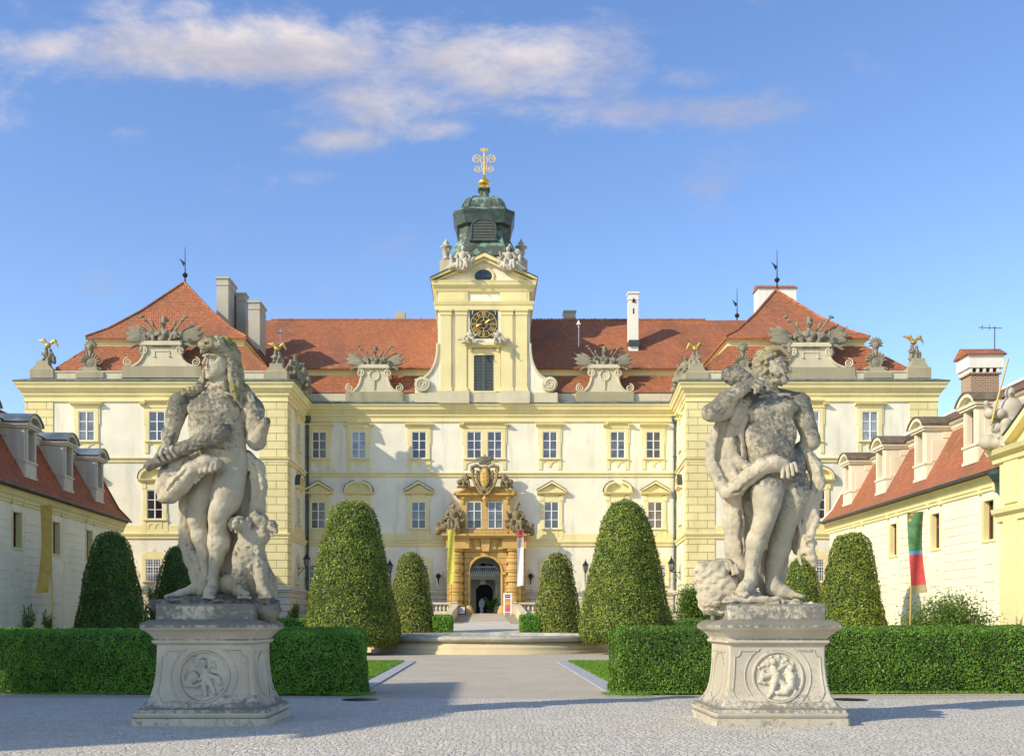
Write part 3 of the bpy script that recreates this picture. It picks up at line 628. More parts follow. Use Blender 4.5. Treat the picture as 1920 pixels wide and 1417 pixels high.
for ft in (footL, footR):
    around(ft, 'base_course', LV_BASE, 'base'); around(ft, 'base_ledge', LV_LEDGE, 'base'); around(ft, 'string_course', LV_S2, 'yellow'); around(ft, 'string_band', LV_S2B, 'yellow'); around(ft, 'string_course', LV_S1, 'yellow')
    around(ft, 'cornice', LV_ENT, 'yellow'); around(ft, 'cornice_flashing', LV_FL, 'flash')
    around(ft, 'attic_wall', [(-.37, ET+.1), (-.37, PT-.12), (-.3, PT-.1), (-.3, PT), (-.6, PT+.06)], 'attic_pale')
for nm, lv, mt, sk in (('base_course', LV_BASE, 'base', 1), ('base_ledge', LV_LEDGE, 'base', 1), ('string_course', LV_S2, 'yellow', 1), ('string_band', LV_S2B, 'yellow', 1), ('string_course', LV_S1, 'yellow', 0), ('cornice', LV_ENT, 'yellow', 0), ('cornice_flashing', LV_FL, 'flash', 0)): band_c(nm, lv, mt, sk)
b = MB(); b.box(CL-.2, CR+.2, YC+.25, YC+.8, ET+.1, PT); b.build('attic_wall', M['attic_pale'], pal)
# corner quoins (raised rusticated strips)
for a, c in ((XL0-.05, X(100, YW)), (X(486, YW), XL1+.05), (XR0-.05, X(1340, YW)), (X(1705, YW), XR1+.05)):
    b = MB(); b.box(a, c, YW-.06, YW+.5, ZB+.06, EB)
    for s, (x0, x1) in ((-1, (XL1, CL)), (1, (XR0, CR))):
        if abs((c if s < 0 else a)-x0) > .2: continue
        ya, yb = YW+.5, YW+1.5; t0 = (ya-YW)/(YC-YW); t1 = (yb-YW)/(YC-YW); xa, xb = x0+(x1-x0)*t0, x0+(x1-x0)*t1
        q = [(xa-.1, ya), (xa+.06, ya), (xb+.06, yb), (xb-.1, yb)] if s < 0 else [(xa-.06, ya), (xa+.1, ya), (xb+.1, yb), (xb-.06, yb)]
        b.loft([[(*p, ZB+.06) for p in q], [(*p, EB) for p in q]])
    b.build('quoins', M['quoin'], pal)

# ---------------------------------------------------------------- windows
WW, WH = 1.24, 2.3
def fr(w, h, trans=(.33, .66), glass='glass', dark_low=False, grille=False, x=0.0, mull=True):
    f = MB(); y0, y1 = -.06, .02; t = .065
    f.box(x-w/2, x-w/2+t, y0, y1, 0, h); f.box(x+w/2-t, x+w/2, y0, y1, 0, h); f.box(x-w/2+t, x+w/2-t, y0, y1, 0, t); f.box(x-w/2+t, x+w/2-t, y0, y1, h-t, h)
    if mull: f.box(x-.045, x+.045, y0-.015, y1, t, h-t)
    for q in trans: f.box(x-w/2+t, x+w/2-t, y0+.008, y1-.004, h*q-.026, h*q+.026)
    if grille:
        for i in range(1, 6): xx = x-w/2+i*w/6; f.box(xx-.014, xx+.014, y0-.05, y0-.03, 0, h)
        for i in range(1, 8): zz = i*h/8; f.box(x-w/2, x+w/2, y0-.075, y0-.052, zz-.014, zz+.014)
    g = MB(); g.box(x-w/2+.03, x+w/2-.03, -.02, .015, .03 if not dark_low else h*.34, h-.03)
    g2 = None
    if dark_low: g2 = MB(); g2.box(x-w/2+.03, x+w/2-.03, -.005, .016, .03, h*.34)
    return f, g, g2
def wavy(w, h0, d, n=28):      # apron with a scalloped lower edge
    top = [(-w/2, h0), (w/2, h0)]; low = []
    for i in range(n+1):
        u = i/n*2-1; low.append((-u*w/2*-1 if False else -w/2+(i/n)*w, h0-d*(.55+.30*math.cos(u*math.pi*2.0)+.18*math.cos(u*math.pi*4+.5)*(1-abs(u))+(.18 if abs(u) > .86 else 0))))
    return [(-w/2, h0)]+low+[(w/2, h0)]
def window(kind, glass='glass', dark=False, double=False):
    root = bpy.data.objects.new('window', None)
    w, h = (WW, WH); xs = [0.0]
    if double: xs = [-.88, .88]
    W = w if not double else w+1.76
    s = MB(); j = .3
    if kind == 'top':
        for q in (-1, 1): s.box(q*W/2, q*(W/2+j), -.1, .02, -.02, h+.3); s.box(q*(W/2+.1), q*(W/2+.42), -.075, .02, h*.55, h+.28); s.box(q*(W/2+.06), q*(W/2+.36), -.07, .02, -.95, .0)
        s.box(-W/2, W/2, -.1, .02, h, h+.3)
        if double: s.box(-.26, .26, -.1, .02, -.02, h)
        s.prism([(x, z) for x, z in wavy(W+.76, -.05, .72)], -.06, .02)
        s.box(-W/2-.34, W/2+.34, -.2, .02, -.09, -.001)
        s.box(-W/2-.42, W/2+.42, -.15, .02, h+.3, h+.46)
    elif kind == 'mid':
        for q in (-1, 1): s.box(q*W/2, q*(W/2+j), -.1, .02, -.02, h+.4); s.box(q*(W/2+.06), q*(W/2+.4), -.07, .02, -.98, .45); s.box(q*(W/2+.05), q*(W/2+.4), -.14, .02, h+.1, h+.5)
        s.box(-W/2, W/2, -.1, .02, h, h+.62); s.box(-W/2-.4, W/2+.4, -.055, .02, -.98, -.09); s.box(-W/2-.3, W/2+.3, -.2, .02, -.09, -.001)
        s.prism([(x, z) for x, z in wavy(W*.9, -.2, .55)], -.085, .02)
    else:
        h = 1.75; 
        for q in (-1, 1): s.box(q*W/2, q*(W/2+j), -.09, .02, -.1, h+.35)
        s.box(-W/2, W/2, -.09, .02, h, h+.35); s.box(-W/2-.2, W/2+.2, -.16, .02, -.1, -.001); s.prism([(-.75, h+.35), (-.55, h+.55), (-.2, h+.6), (0, h+.8), (.2, h+.6), (.55, h+.55), (.75, h+.35)], -.06, .02)
    me = s.mesh(); root2 = link_mesh('window', me, M['yellow']); bpy.data.objects.remove(root)
    for x in xs:
        f, g, g2 = fr(w, h, (.33, .66), glass, dark, kind == 'low', x)
        link_mesh('frame', f.mesh(), M['frame'], root2); link_mesh('pane', g.mesh(), M[glass], root2)
        if g2: link_mesh('open_pane', g2.mesh(), M['glass_dark'], root2)
    # hoods
    c = MB(); hw = W/2+.52
    if kind == 'top':
        if glass == 'ear' or double or dark == 'ear': pass
        c.prismx([(.02, h+.46), (-.2, h+.46), (-.36, h+.58), (-.38, h+.66), (.02, h+.7)], -hw-.08, hw+.08)
        link_mesh('cornice', c.mesh(), M['yellow'], root2)
    elif kind in ('mid',):
        c.prismx([(.02, h+.62), (-.2, h+.62), (-.38, h+.74), (-.4, h+.82), (.02, h+.84)], -hw-.12, hw+.12)
        link_mesh('cornice', c.mesh(), M['yellow'], root2)
    return root2
def ear_hood(root, W=WW, h=WH):      # raised centre, dropped ears
    c = MB(); 
    c.prismx([(.02, h+.66), (-.22, h+.66), (-.4, h+.78), (-.42, h+.86), (.02, h+.9)], -W/2-.3, W/2+.3)
    for q in (-1, 1):
        a, d = sorted((q*(W/2+.3), q*(W/2+.66))); c.prismx([(.02, h+.44), (-.22, h+.44), (-.4, h+.56), (-.42, h+.64), (.02, h+.68)], a, d)
        c.box(q*(W/2+.26), q*(W/2+.34), -.3, .0, h+.5, h+.78)
    c.box(-W/2-.32, W/2+.32, -.12, .0, h+.4, h+.7); link_mesh('cornice', c.mesh(), M['yellow'], root)
def tri_hood(root, W=WW, h=WH):
    hw = W/2+.66; z0 = h+.84; c = MB(); c.prism([(-hw+.1, z0), (hw-.1, z0), (0, z0+.62)], -.16, .02)
    for q in (-1, 1):
        p = [(q*hw, z0+.0), (q*hw, z0+.14), (0, z0+.94), (0, z0+.72)]; c.prism(p, -.42, .02)
    link_mesh('pediment', c.mesh(), M['yellow'], root)
    f = MB()
    for q in (-1, 1): f.prism([(q*(hw+.03), z0+.142), (q*(hw+.03), z0+.19), (0, z0+.99), (0, z0+.942)], -.45, .02)
    link_mesh('pediment_flashing', f.mesh(), M['gutter'], root)
def seg_hood(root, W=WW, h=WH, broken=True):
    hw = W/2+.62; z0 = h+.84; c = MB(); n = 22; o, i_ = [], []
    for k in range(n+1):
        a = math.pi*k/n; o.append((hw*math.cos(a), z0+.98*math.sin(a)**.8)); i_.append(((hw-.22)*math.cos(a), z0+.76*math.sin(a)**.8))
    def arc(k0, k1, y, grow=0): c.prism(o[k0:k1+1]+i_[k0:k1+1][::-1], y, .02)
    if broken: arc(0, 9, -.4); arc(13, n, -.4)
    else: arc(0, n, -.4)
    c.prism([(x*.9, z0+(z-z0)*.8) for x, z in o], -.07, .02)
    if broken: c.spiral(0, z0+.55, -.1, .2, 1.5, .04, .05)
    link_mesh('pediment', c.mesh(), M['yellow'], root)
    f = MB(); o2 = [(x*1.04, z0+(z-z0)*1.05) for x, z in o]
    for k0, k1 in (((0, 9), (13, n)) if broken else ((0, n),)): f.prism(o2[k0:k1+1]+[(x*1.001, z0+(z-z0)*1.004+.002) for x, z in o[k0:k1+1]][::-1], -.43, .02)
    link_mesh('pediment_flashing', f.mesh(), M['gutter'], root)
protos = {}
def place(key, x, y, z, rz=0.0):
    k = key
    if k not in protos:
        kind, hood, glass, dark, dbl = k
        r = window(kind, glass, dark, dbl)
        if hood == 'ear':
            for ch in list(r.children):
                if ch.name.startswith('cornice'): bpy.data.objects.remove(ch)
            ear_hood(r, WW+(1.76 if dbl else 0))
        elif hood == 'tri': tri_hood(r)
        elif hood == 'seg': seg_hood(r)
        elif hood == 'segfull': seg_hood(r, broken=False)
        protos[k] = r; o = r
    else: o = copy_tree(protos[k])
    o.parent = pal; og = origin(pal); o.location = (x-og.x, y-og.y, z-og.z); o.rotation_euler = (0, 0, rz); return o
ZT, ZM, ZG = 15.45, 9.4, 4.55
for px, hood, gl in ((599, 'flat', 'glass_brown'), (673, 'ear', 'curtain'), (786, 'flat', 'glass_dark'), (1031, 'flat', 'glass'), (1158, 'ear', 'glass'), (1225, 'flat', 'glass')): place(('top', hood, gl, False, False), X(px, YC), YC, ZT)
place(('top', 'ear', 'glass', False, True), X(908.5, YC), YC, ZT)
for px, hood, gl, dk in ((597, 'tri', 'glass_brown', False), (673, 'seg', 'glass', False), (785, 'tri', 'glass', True), (1034, 'tri', 'glass', False), (1158, 'seg', 'glass', False), (1228, 'tri', 'glass_brown', False)): place(('mid', hood, gl, dk, False), X(px, YC), YC, ZM)
for px in (593, 673, 790, 1031, 1158, 1234): place(('low', '', 'glass', False, False), X(px, YC), YC, ZG)
for px, hood, gl in ((163, 'flat', 'curtain'), (295, 'ear', 'glass'), (425, 'flat', 'glass'), (1400, 'flat', 'glass'), (1521, 'ear', 'curtain'), (1631, 'flat', 'curtain')): place(('top', hood, gl, False, False), X(px, YW), YW, ZT+.08)
for px, hood in ((163, 'tri'), (291, 'segfull'), (420, 'tri'), (1400, 'tri'), (1532, 'segfull'), (1640, 'tri')): place(('mid', hood, 'glass_dark', False, False), X(px, YW), YW, ZM)
for px in (163, 288, 420, 1400, 1530, 1640): place(('low', '', 'glass', False, False), X(px, YW), YW, ZG)
for s, x0, x1 in ((-1, XL1, CL), (1, XR0, CR)):
    ang = math.atan2(x1-x0, YC-YW); rz = (math.pi/2-ang) if s < 0 else (-math.pi/2-ang); f = .56
    for key, z in ((('top', 'ear', 'glass', False, False), ZT+.05), (('mid', 'segfull', 'glass_dark', False, False), ZM), (('low', '', 'glass', False, False), ZG)): place(key, x0+(x1-x0)*f, YW+(YC-YW)*f, z, rz)

# ---------------------------------------------------------------- roofs
def roof(name, rings, mat='tile'):
    b = MB(); b.loft(rings); return b.build(name, M[mat], pal)
def rect(x0, x1, y0, y1, z): return [(x0, y0, z), (x1, y0, z), (x1, y1, z), (x0, y1, z)]
UL = rect(X(160, 80), X(462, 80), 80, 98, 24.25); UR = rect(X(1360, 80), X(1631, 80), 80, 98, 24.25)
def wing_roof(lower, upper, ax, ay):
    zl = lower[0][2]
    x0, x1 = upper[0][0], upper[1][0]
    roof('lower_roof', [[(p[0], p[1], zl-.25) for p in lower], lower, rect(x0+.25, x1-.25, 80.3, 98.2, 23.6)])
    b = MB(); b.stack([(x0+.3, 80.35), (x1-.3, 80.35), (x1-.3, 98.1), (x0+.3, 98.1)], [(0, 23.5), (0, 23.9), (.12, 23.95), (.2, 24.15), (.2, 24.2)]); b.build('roof_band', M['yellow'], pal)
    up = [(p[0], p[1], p[2]) for p in upper]; m = []
    for p in up:
        q = .22; m.append((p[0]+(ax-p[0])*q, p[1]+((ay if p[1] < 90 else 97)-p[1])*q, p[2]+(30.3-24.25)*q*.72))
    m2 = [(p[0]+(ax-p[0])*.55, p[1]+((ay if p[1] < 90 else 97)-p[1])*.55, p[2]+(30.3-24.25)*.48) for p in up]
    e = .06
    return roof('upper_roof', [[(p[0], p[1], p[2]-.18) for p in up], up, m, m2, [(ax-e, ay, 30.3), (ax+e, ay, 30.3), (ax+e, 97, 30.3), (ax-e, 97, 30.3)]])
ul = wing_roof(rect(X(104, 78.9), X(503, 78.9), 78.9, 98.6, 21.5), UL, -25.8, 85)
ur = wing_roof(rect(X(1321, 78.9), X(1703, 78.9), 78.9, 98.6, 21.5), UR, 25.3, 87)
roof('lower_roof', [rect(-16.6, 17, 86.55, 100, 21.0), rect(-16.6, 17, 86.55, 100, 21.25), rect(-17.5, 18, 88.1, 99, 23.1)])
b = MB(); b.box(-18, 19, 88.2, 98.8, 23.0, 23.5); b.box(-18.4, 19.4, 88.05, 99, 23.5, 23.62); b.build('roof_band', M['yellow'], pal)
rc = roof('main_roof', [rect(-21.5, 22.5, 87.75, 101.6, 23.62), rect(-21.5, 22.5, 87.75, 101.6, 23.72), rect(-23, 24, 89.6, 100, 25.1), rect(-25, 25.5, 94.9, 95.1, 30.05)])
b = MB(); 
for i in range(120):
    x = -20.5+i*.345
    if x > 21.2: break
    b.box(x, x+.3, 94.83, 95.17, 30.0, 30.17+.015*(i % 3))
b.build('ridge_tiles', M['tile'], rc)
b = MB(); b.box(-16, 16.5, 86.3, 86.62, 21.02, 21.2); b.build('gutter', M['gutter'], pal)
# hip ridges
for u, (ax, ay), UU in ((ul, (-25.8, 85), UL), (ur, (25.3, 87), UR)):
    b = MB()
    for p in UU[:2]:
        q = lambda f, g: (p[0]+(ax-p[0])*f, p[1]+(ay-p[1])*f, p[2]+(30.3-24.25)*g+.04)
        b.tube([q(0, 0), q(.22, .22*.72), q(.55, .48), q(1, 1)], .1, 6)
    b.build('hip_tiles', M['tile'], u)
# chimneys
def chimney(px0, px1, ptop, pbot, Y, dep, mat, parent, cap=True, n=1, label=None, slits=False, tiled=False):
    x0, x1 = X(px0, Y), X(px1, Y); z0, z1 = Z(pbot, Y), Z(ptop, Y); b = MB()
    b.stack([(x0, Y), (x1, Y), (x1, Y+dep), (x0, Y+dep)], [(0, z0), (0, z1-.75), (.06, z1-.7), (0, z1-.6), (0, z1-.22), (.09, z1-.16), (.09, z1)] if cap else [(0, z0), (0, z1)])
    o = b.build('chimney', M[mat], parent)
    if slits:
        for zz, ww, hh in ((z1-.95, .14, .42), (z1-.02-.45+.05, .1, .1)): pass
        b = MB(); b.box((x0+x1)/2-.06, (x0+x1)/2+.06, Y-.012, Y+.05, z1-2.0, z1-1.5); b.prism([((x0+x1)/2-.16, z1-.95), ((x0+x1)/2+.16, z1-.95), ((x0+x1)/2, z1-.55)], Y-.1, Y+.05); b.build('smoke_hole', M['dark'], o)
    if tiled:
        b = MB(); xm = (x0+x1)/2; b.prismx([(Y-.15, z1-.02), (Y+dep+.15, z1-.02), (Y+dep/2, z1+.5)], x0-.12, x1+.12); b.build('chimney_roof', M['tile'], o)
    return o
chimney(406, 428, 519, 640, 84.5, 2.0, 'grey_chimney', ul); chimney(414, 434, 526, 640, 87.2, 1.7, 'grey_chimney', ul); chimney(443, 460, 549, 650, 88.0, 1.0, 'grey_chimney', ul)
chimney(466, 487, 564, 655, 85.0, 2.3, 'grey_chimney', ul)
chimney(742, 760, 584, 620, 96.5, 1.0, 'grey_chimney', rc, False); chimney(1058, 1079, 582, 620, 96.5, 1.2, 'grey_chimney', rc)
chimney(1179, 1197, 547, 660, 90.5, .9, 'white_chimney', rc, True, slits=True)
chimney(1422, 1493, 540, 600, 95.5, 1.6, 'white_chimney', ur, False, tiled=True)
b = MB(); b.pbox(1179.5, 1199, 637, 648, 90.3, 91.6); b.build('chimney_flashing', M['gutter'], rc)
def vane(px, pbase, ptop, Y, parent, ball=True):
    x = X(px, Y); z0, z1 = Z(pbase, Y), Z(ptop, Y); b = MB(); b.tube([(x, Y, z0-.3), (x, Y, z0+(z1-z0)*.3), (x, Y, z1)], [.08, .05, .02], 6)
    b.lathe([(.02, -.25), (.16, -.15), (.24, 0), (.16, .15), (.02, .25)], (x, Y, z0+(z1-z0)*.22), 12)
    zz = z0+(z1-z0)*.56; b.prism([(x+.02, zz), (x-.5, zz+.42), (x-.3, zz+.05), (x-.15, zz-.3)], Y-.015, Y+.015); b.build('weather_vane', M['iron'], parent)
vane(347, 531, 463, 85, ul); vane(1457, 541, 468, 87, ur); vane(1382, 606, 541, 95, rc)
for px, py0, py1 in ((525, 618, 655), (1085, 603, 650)):
    b = MB(); x = X(px, 90); b.tube([(x, 90, Z(py1, 90)), (x, 90, Z(py0, 90))], .05, 6); b.lathe([(.22, 0), (.08, .3), (.02, .4)], (x, 90, Z(py0+6, 90)), 10); b.build('roof_vent', M['frame'], rc)

# ---------------------------------------------------------------- clock tower
YT = 85.6
def tb(b, px0, px1, py0, py1, f, d=.3): return b.box(X(px0, YT), X(px1, YT), YT-f, YT+d, Z(py1, YT), Z(py0, YT))
b = MB(); b.box(X(821, YT), X(994, YT), YT, YT+9.6, 20.4, Z(533, YT)); 
tw = b.build('tower_wall', M['white'], pal)
b = MB(); tb(b, 778, 1045, 737, 757, .28); tb(b, 822, 880, 735, 757.5, .5); tb(b, 936, 993, 735, 757.5, .5); b.build('tower_plinth', M['attic_pale'], tw)
b = MB()
for a, c in ((826, 846), (854, 875), (939.5, 961), (967, 988)):
    tb(b, a, c, 592, 733, .22); tb(b, a-2, c+2, 728, 736, .3); tb(b, a-1, c+1, 584, 592, .28); tb(b, a-2.5, c+2.5, 580, 585, .36)
for a, c in ((822, 877), (937.5, 992)): tb(b, a, c, 533, 581, .14); tb(b, a+4, c-4, 549, 563.5, .17)
tb(b, 875, 881, 581, 735, .1); tb(b, 933.5, 939.5, 581, 735, .1); tb(b, 877, 937.5, 568, 581, .12); b.build('tower_pilasters', M['yellow'], tw)
b = MB()      # entablature mouldings, run back along both sides
ft = [(X(821, YT), YT), (X(994, YT), YT), (X(994, YT), YT+9.5), (X(821, YT), YT+9.5)]
b.stack(ft, [(.16, Z(583, YT)), (.22, Z(582, YT)), (.22, Z(575, YT)), (.3, Z(572, YT)), (.36, Z(567, YT)), (.1, Z(565, YT))])
b.stack(ft, [(.12, Z(549, YT)), (.2, Z(547, YT)), (.26, Z(543, YT)), (.38, Z(540, YT)), (.48, Z(537, YT)), (.5, Z(533, YT)), (.55, Z(530, YT)), (.55, Z(529, YT))]); b.build('tower_cornice', M['yellow'], tw)
# gable
pz = Z(529, YT); px_, ap_ = (X(994, YT)-X(821, YT))/2+.58, Z(478.5, YT); tcx = (X(994, YT)+X(821, YT))/2
b = MB(); b.prism([(tcx-px_+.7, pz), (tcx+px_-.7, pz), (tcx, ap_-.45)], YT-.1, YT+9.5); b.build('gable_wall', M['white'], tw)
b = MB()
for q in (-1, 1):
    b.prism([(tcx+q*px_, pz), (tcx+q*px_, pz+.16), (tcx, ap_), (tcx, ap_-.34)], YT-.72, YT+9.6)
    b.prism([(tcx+q*(px_-.35), pz+.003), (tcx+q*(px_-.6), pz+.003), (tcx, ap_-.62), (tcx, ap_-.34)], YT-.45, YT+.0)
b.build('gable_cornice', M['yellow'], tw)
b = MB()
for q in (-1, 1): b.prism([(tcx+q*(px_+.06), pz+.1), (tcx+q*(px_+.06), pz+.2), (tcx, ap_+.06), (tcx, ap_+.004)], YT-.78, YT+9.8)
b.build('tower_roof', M['gutter'], tw)
b = MB(); ocx, ocz = X(906.5, YT), Z(519, YT); n = 32
b.tube([(ocx+.86*math.cos(2*math.pi*i/n), YT-.12, ocz+.66*math.sin(2*math.pi*i/n)) for i in range(n)], .12, 8, True); ow = b.build('oval_window', M['yellow'], tw)
b = MB(); b.prism([(ocx+.78*math.cos(2*math.pi*i/n), ocz+.58*math.sin(2*math.pi*i/n)) for i in range(n)], YT-.15, YT); b.build('pane', M['glass_dark'], ow)
b = MB(); b.box(ocx-.03, ocx+.03, YT-.19, YT-.152, ocz-.55, ocz+.55); b.box(ocx-.75, ocx+.75, YT-.185, YT-.152, ocz-.03, ocz+.03); b.build('frame', M['shutter'], ow)
# clock
cx, cz, hs = X(907, YT), Z(608.8, YT), 26*YT/FPX
b = MB(); b.box(cx-hs-.28, cx+hs+.28, YT-.12, YT, cz-hs-.7, cz+hs+.22); b.build('clock_surround', M['white'], tw)
b = MB(); b.box(cx-hs, cx+hs, YT-.16, YT-.1, cz-hs, cz+hs); ck = b.build('clock', M['clock_black'], pal)
def ring(b, r, t, y, n=48): b.tube([(cx+r*math.cos(2*math.pi*i/n), y, cz+r*math.sin(2*math.pi*i/n)) for i in range(n)], t, 6, True)
b = MB(); ring(b, 1.1, .026, YT-.17); ring(b, .64, .022, YT-.17); ring(b, .33, .02, YT-.17)
numer = ['XII', 'I', 'II', 'III', 'IIII', 'V', 'VI', 'VII', 'VIII', 'IX', 'X', 'XI']
for h_, s_ in enumerate(numer):
    a = math.pi/2-h_*math.pi/6; wd = {'I': .085, 'V': .15, 'X': .15}; tot = sum(wd[c] for c in s_); u = -tot/2
    rad = Vector((math.cos(a), math.sin(a))); tan = Vector((math.sin(a), -math.cos(a)))
    def P(t, r): q = rad*r+tan*t; return (cx+q.x, YT-.175, cz+q.y)
    for c in s_:
        m = u+wd[c]/2; hh = wd[c]*.34
        segs = {'I': [((m, .7), (m, 1.04))], 'V': [((m-hh, 1.04), (m, .7)), ((m+hh, 1.04), (m, .7))], 'X': [((m-hh, 1.04), (m+hh, .7)), ((m+hh, 1.04), (m-hh, .7))]}[c]
        for (p, q) in segs: b.tube([P(*p), P(*q)], .021, 4)
        u += wd[c]
    a2 = a-math.pi/12; q = Vector((math.cos(a2), math.sin(a2)))*.86; b.lathe([(.035, -.02), (.035, .02)], (cx+q.x, YT-.18, cz+q.y), 6)
for a in (0, math.pi/2, math.pi, -math.pi/2): b.tube([(cx+.34*math.cos(a), YT-.175, cz+.34*math.sin(a)), (cx+.62*math.cos(a), YT-.175, cz+.62*math.sin(a))], .03, 4)
b.build('numerals', M['gold_paint'], ck)
b = MB(); z = cz+.86     # the figures 1 and 7 in the upper corners
b.tube([(cx-.99, YT-.175, z), (cx-.94, YT-.175, z+.28)], .02, 4); b.tube([(cx-1.05, YT-.175, z), (cx-.92, YT-.175, z)], .02, 4); b.tube([(cx-1.02, YT-.175, z+.2), (cx-.94, YT-.175, z+.28)], .018, 4)
b.tube([(cx+.86, YT-.175, z+.22), (cx+.88, YT-.175, z+.27), (cx+1.07, YT-.175, z+.26), (cx+1.0, YT-.175, z+.12), (cx+.99, YT-.175, z-.05)], .02, 4); b.build('corner_numerals', M['frame'], ck)
b = MB(); a = math.atan2(.28, .42)
b.tube([(cx+.1, YT-.2, cz+.05), (cx+.56*math.cos(a), YT-.2, cz+.56*math.sin(a)), (cx+.72*math.cos(a), YT-.2, cz+.72*math.sin(a))], [.02, .11, .02], 8); b.tube([(cx+.12, YT-.2, cz-.12), (cx+.27, YT-.2, cz-.08), (cx+.3, YT-.2, cz+.08), (cx+.18, YT-.2, cz+.14)], .035, 6); b.build('hour_hand', M['gold'], ck)
a = math.pi+.35
b = MB(); b.tube([(cx-.1, YT-.22, cz), (cx+.5*math.cos(a), YT-.22, cz+.4*math.sin(a)), (cx+.66*math.cos(a), YT-.22, cz+.62*math.sin(a))], [.06, .09, .03], 8); b.tube([(cx-.26, YT-.21, cz+.02), (cx-.45, YT-.21, cz-.14), (cx-.36, YT-.21, cz-.36), (cx-.2, YT-.21, cz-.38)], .035, 6); b.build('minute_hand', M['gold'], ck)
b = MB(); tb(b, 873, 943, 645, 650, .55); tb(b, 877, 939, 650, 653, .4); tb(b, 881, 885, 650, 660, .3); tb(b, 931, 935, 650, 660, .3); b.build('clock_shelf', M['yellow'], tw)
b = MB(); tb(b, 876, 888.5, 656, 735, .14); tb(b, 925.5, 938, 656, 735, .14); tb(b, 888.5, 925.5, 656, 666.5, .14); tb(b, 884, 930, 734, 737, .3); b.build('shutter_frame', M['yellow'], tw)
b = MB()
for a, c in ((889, 906.2), (908, 925)):
    tb(b, a, a+1.8, 667, 734, .1); tb(b, c-1.8, c, 667, 734, .1)
    for k in range(24):
        py = 668+k*66/24; x0, x1 = X(a+1.8, YT), X(c-1.8, YT); z = Z(py+1.4, YT); b.prismx([(YT-.09, z-.05), (YT-.07, z-.065), (YT-.02, z+.04), (YT-.04, z+.055)], x0, x1)
tb(b, 906.4, 907.8, 667, 734, .11); sh = b.build('window_shutter', M['shutter'], pal)
b = MB(); tb(b, 888.6, 925.4, 666.6, 734, .01, .02); b.build('shutter_backing', M['dark'], sh)
# concave side wings of the tower with volutes
for q in (-1, 1):
    X0 = X(821 if q < 0 else 994, YT); xe = X(786 if q < 0 else 1037, YT); pts = []
    zt_, zb_ = Z(645, YT), Z(738, YT)
    cur = [(X0, zt_)]
    for i in range(13):
        t = i/12; cur.append((X0+(X(778 if q < 0 else 1036, YT)-X0)*(1-math.cos(t*math.pi/2))**1.15, zt_+(Z(714, YT)-zt_)*math.sin(t*math.pi/2)))
    pts = cur+[(cur[-1][0], zb_), (X0, zb_)]
    b = MB(); b.prism(pts, YT-.02, YT+.7); b.build('side_scroll', M['white'], tw)
    b = MB(); b.tube([(x, YT-.04, z+.04) for x, z in cur], .13, 6)
    vx, vz = X(792 if q < 0 else 1030, YT), Z(722, YT); b.lathe([(.66, -.35), (.66, 0)], (0, 0, 0), 28)
    k = len(b.v)-56; b.v[k:] = [(x+vx, z+YT+.0, y+vz) for x, y, z in b.v[k:]]
    b.spiral(vx, vz, YT-.38, .58, 2.3, .075, .1, q, 0 if q < 0 else math.pi); b.build('volute', M['attic_pale'], tw, False)
# cupola
YQ = 90.3
def zq(py): return Z(py, YQ)
def oct_(hw, z, c=.32, cx_=X(907.5, YQ), cy=YQ):
    k = hw*c; return [(cx_-hw+k, cy-hw, z), (cx_+hw-k, cy-hw, z), (cx_+hw, cy-hw+k, z), (cx_+hw, cy+hw-k, z), (cx_+hw-k, cy+hw, z), (cx_-hw+k, cy+hw, z), (cx_-hw, cy+hw-k, z), (cx_-hw, cy-hw+k, z)]
f_ = YQ/FPX*.972
b = MB(); b.loft([oct_(w*f_, zq(py)) for w, py in ((60, 500), (58, 482), (53.5, 472), (49, 462), (46.5, 450), (45.5, 436))]); cp = b.build('cupola_drum', M['copper'], pal)
b = MB(); b.loft([oct_(w*f_, zq(py)) for w, py in ((46, 440), (52, 437), (54, 428), (56, 421), (57.5, 417), (57.5, 414.5))]); b.build('cupola_cornice', M['copper_dark'], cp)
b = MB(); b.loft([oct_(w*f_, zq(py)) for w, py in ((58.5, 415), (57, 412.5), (48, 409), (42.5, 405), (40.5, 398), (38, 391), (33, 384), (26, 379.5), (17, 376.5), (11, 375), (9.5, 371), (8.5, 363), (9, 360), (11.5, 358.5), (11.5, 355.5), (5, 354))]); b.build('dome', M['copper'], cp)
b = MB(); c0 = oct_(1, 0)
for k in range(8):
    pr = []
    for w, py in ((57, 412.5), (48, 409), (42.5, 405), (40.5, 398), (38, 391), (33, 384), (26, 379.5), (17, 376.5)): p = oct_(w*f_, zq(py))[k]; pr.append((p[0], p[1], p[2]+.03))
    b.tube(pr, .07, 5)
for w, py in ((45.5, 452), (54, 473)): pass
b.build('dome_ribs', M['copper'], cp)
yf = YQ-49*f_
lx = X(907, YQ); lz = zq(452); b = MB()
lw, l0, l1 = .98, zq(470), zq(440)
arcp = [(lx+lw*math.cos(math.pi*i/14), l1-.35+ .7*math.sin(math.pi*i/14)) for i in range(15)]
b.prism([(lx+lw*1.04, l0)]+arcp+[(lx-lw*1.04, l0)], yf-.22, yf+.5); lv_ = b.build('louvre_window', M['dark'], cp)
b = MB()
for k in range(13):
    z = l0+.1+k*(l1+.3-l0)/13; w = lw if z < l1-.3 else lw*math.sqrt(max(.05, 1-((z-l1+.35)/.75)**2)); b.prismx([(yf-.3, z-.03), (yf-.3, z), (yf-.2, z+.07), (yf-.2, z+.03)], lx-w, lx+w)
b.build('slats', M['louvre'], lv_)
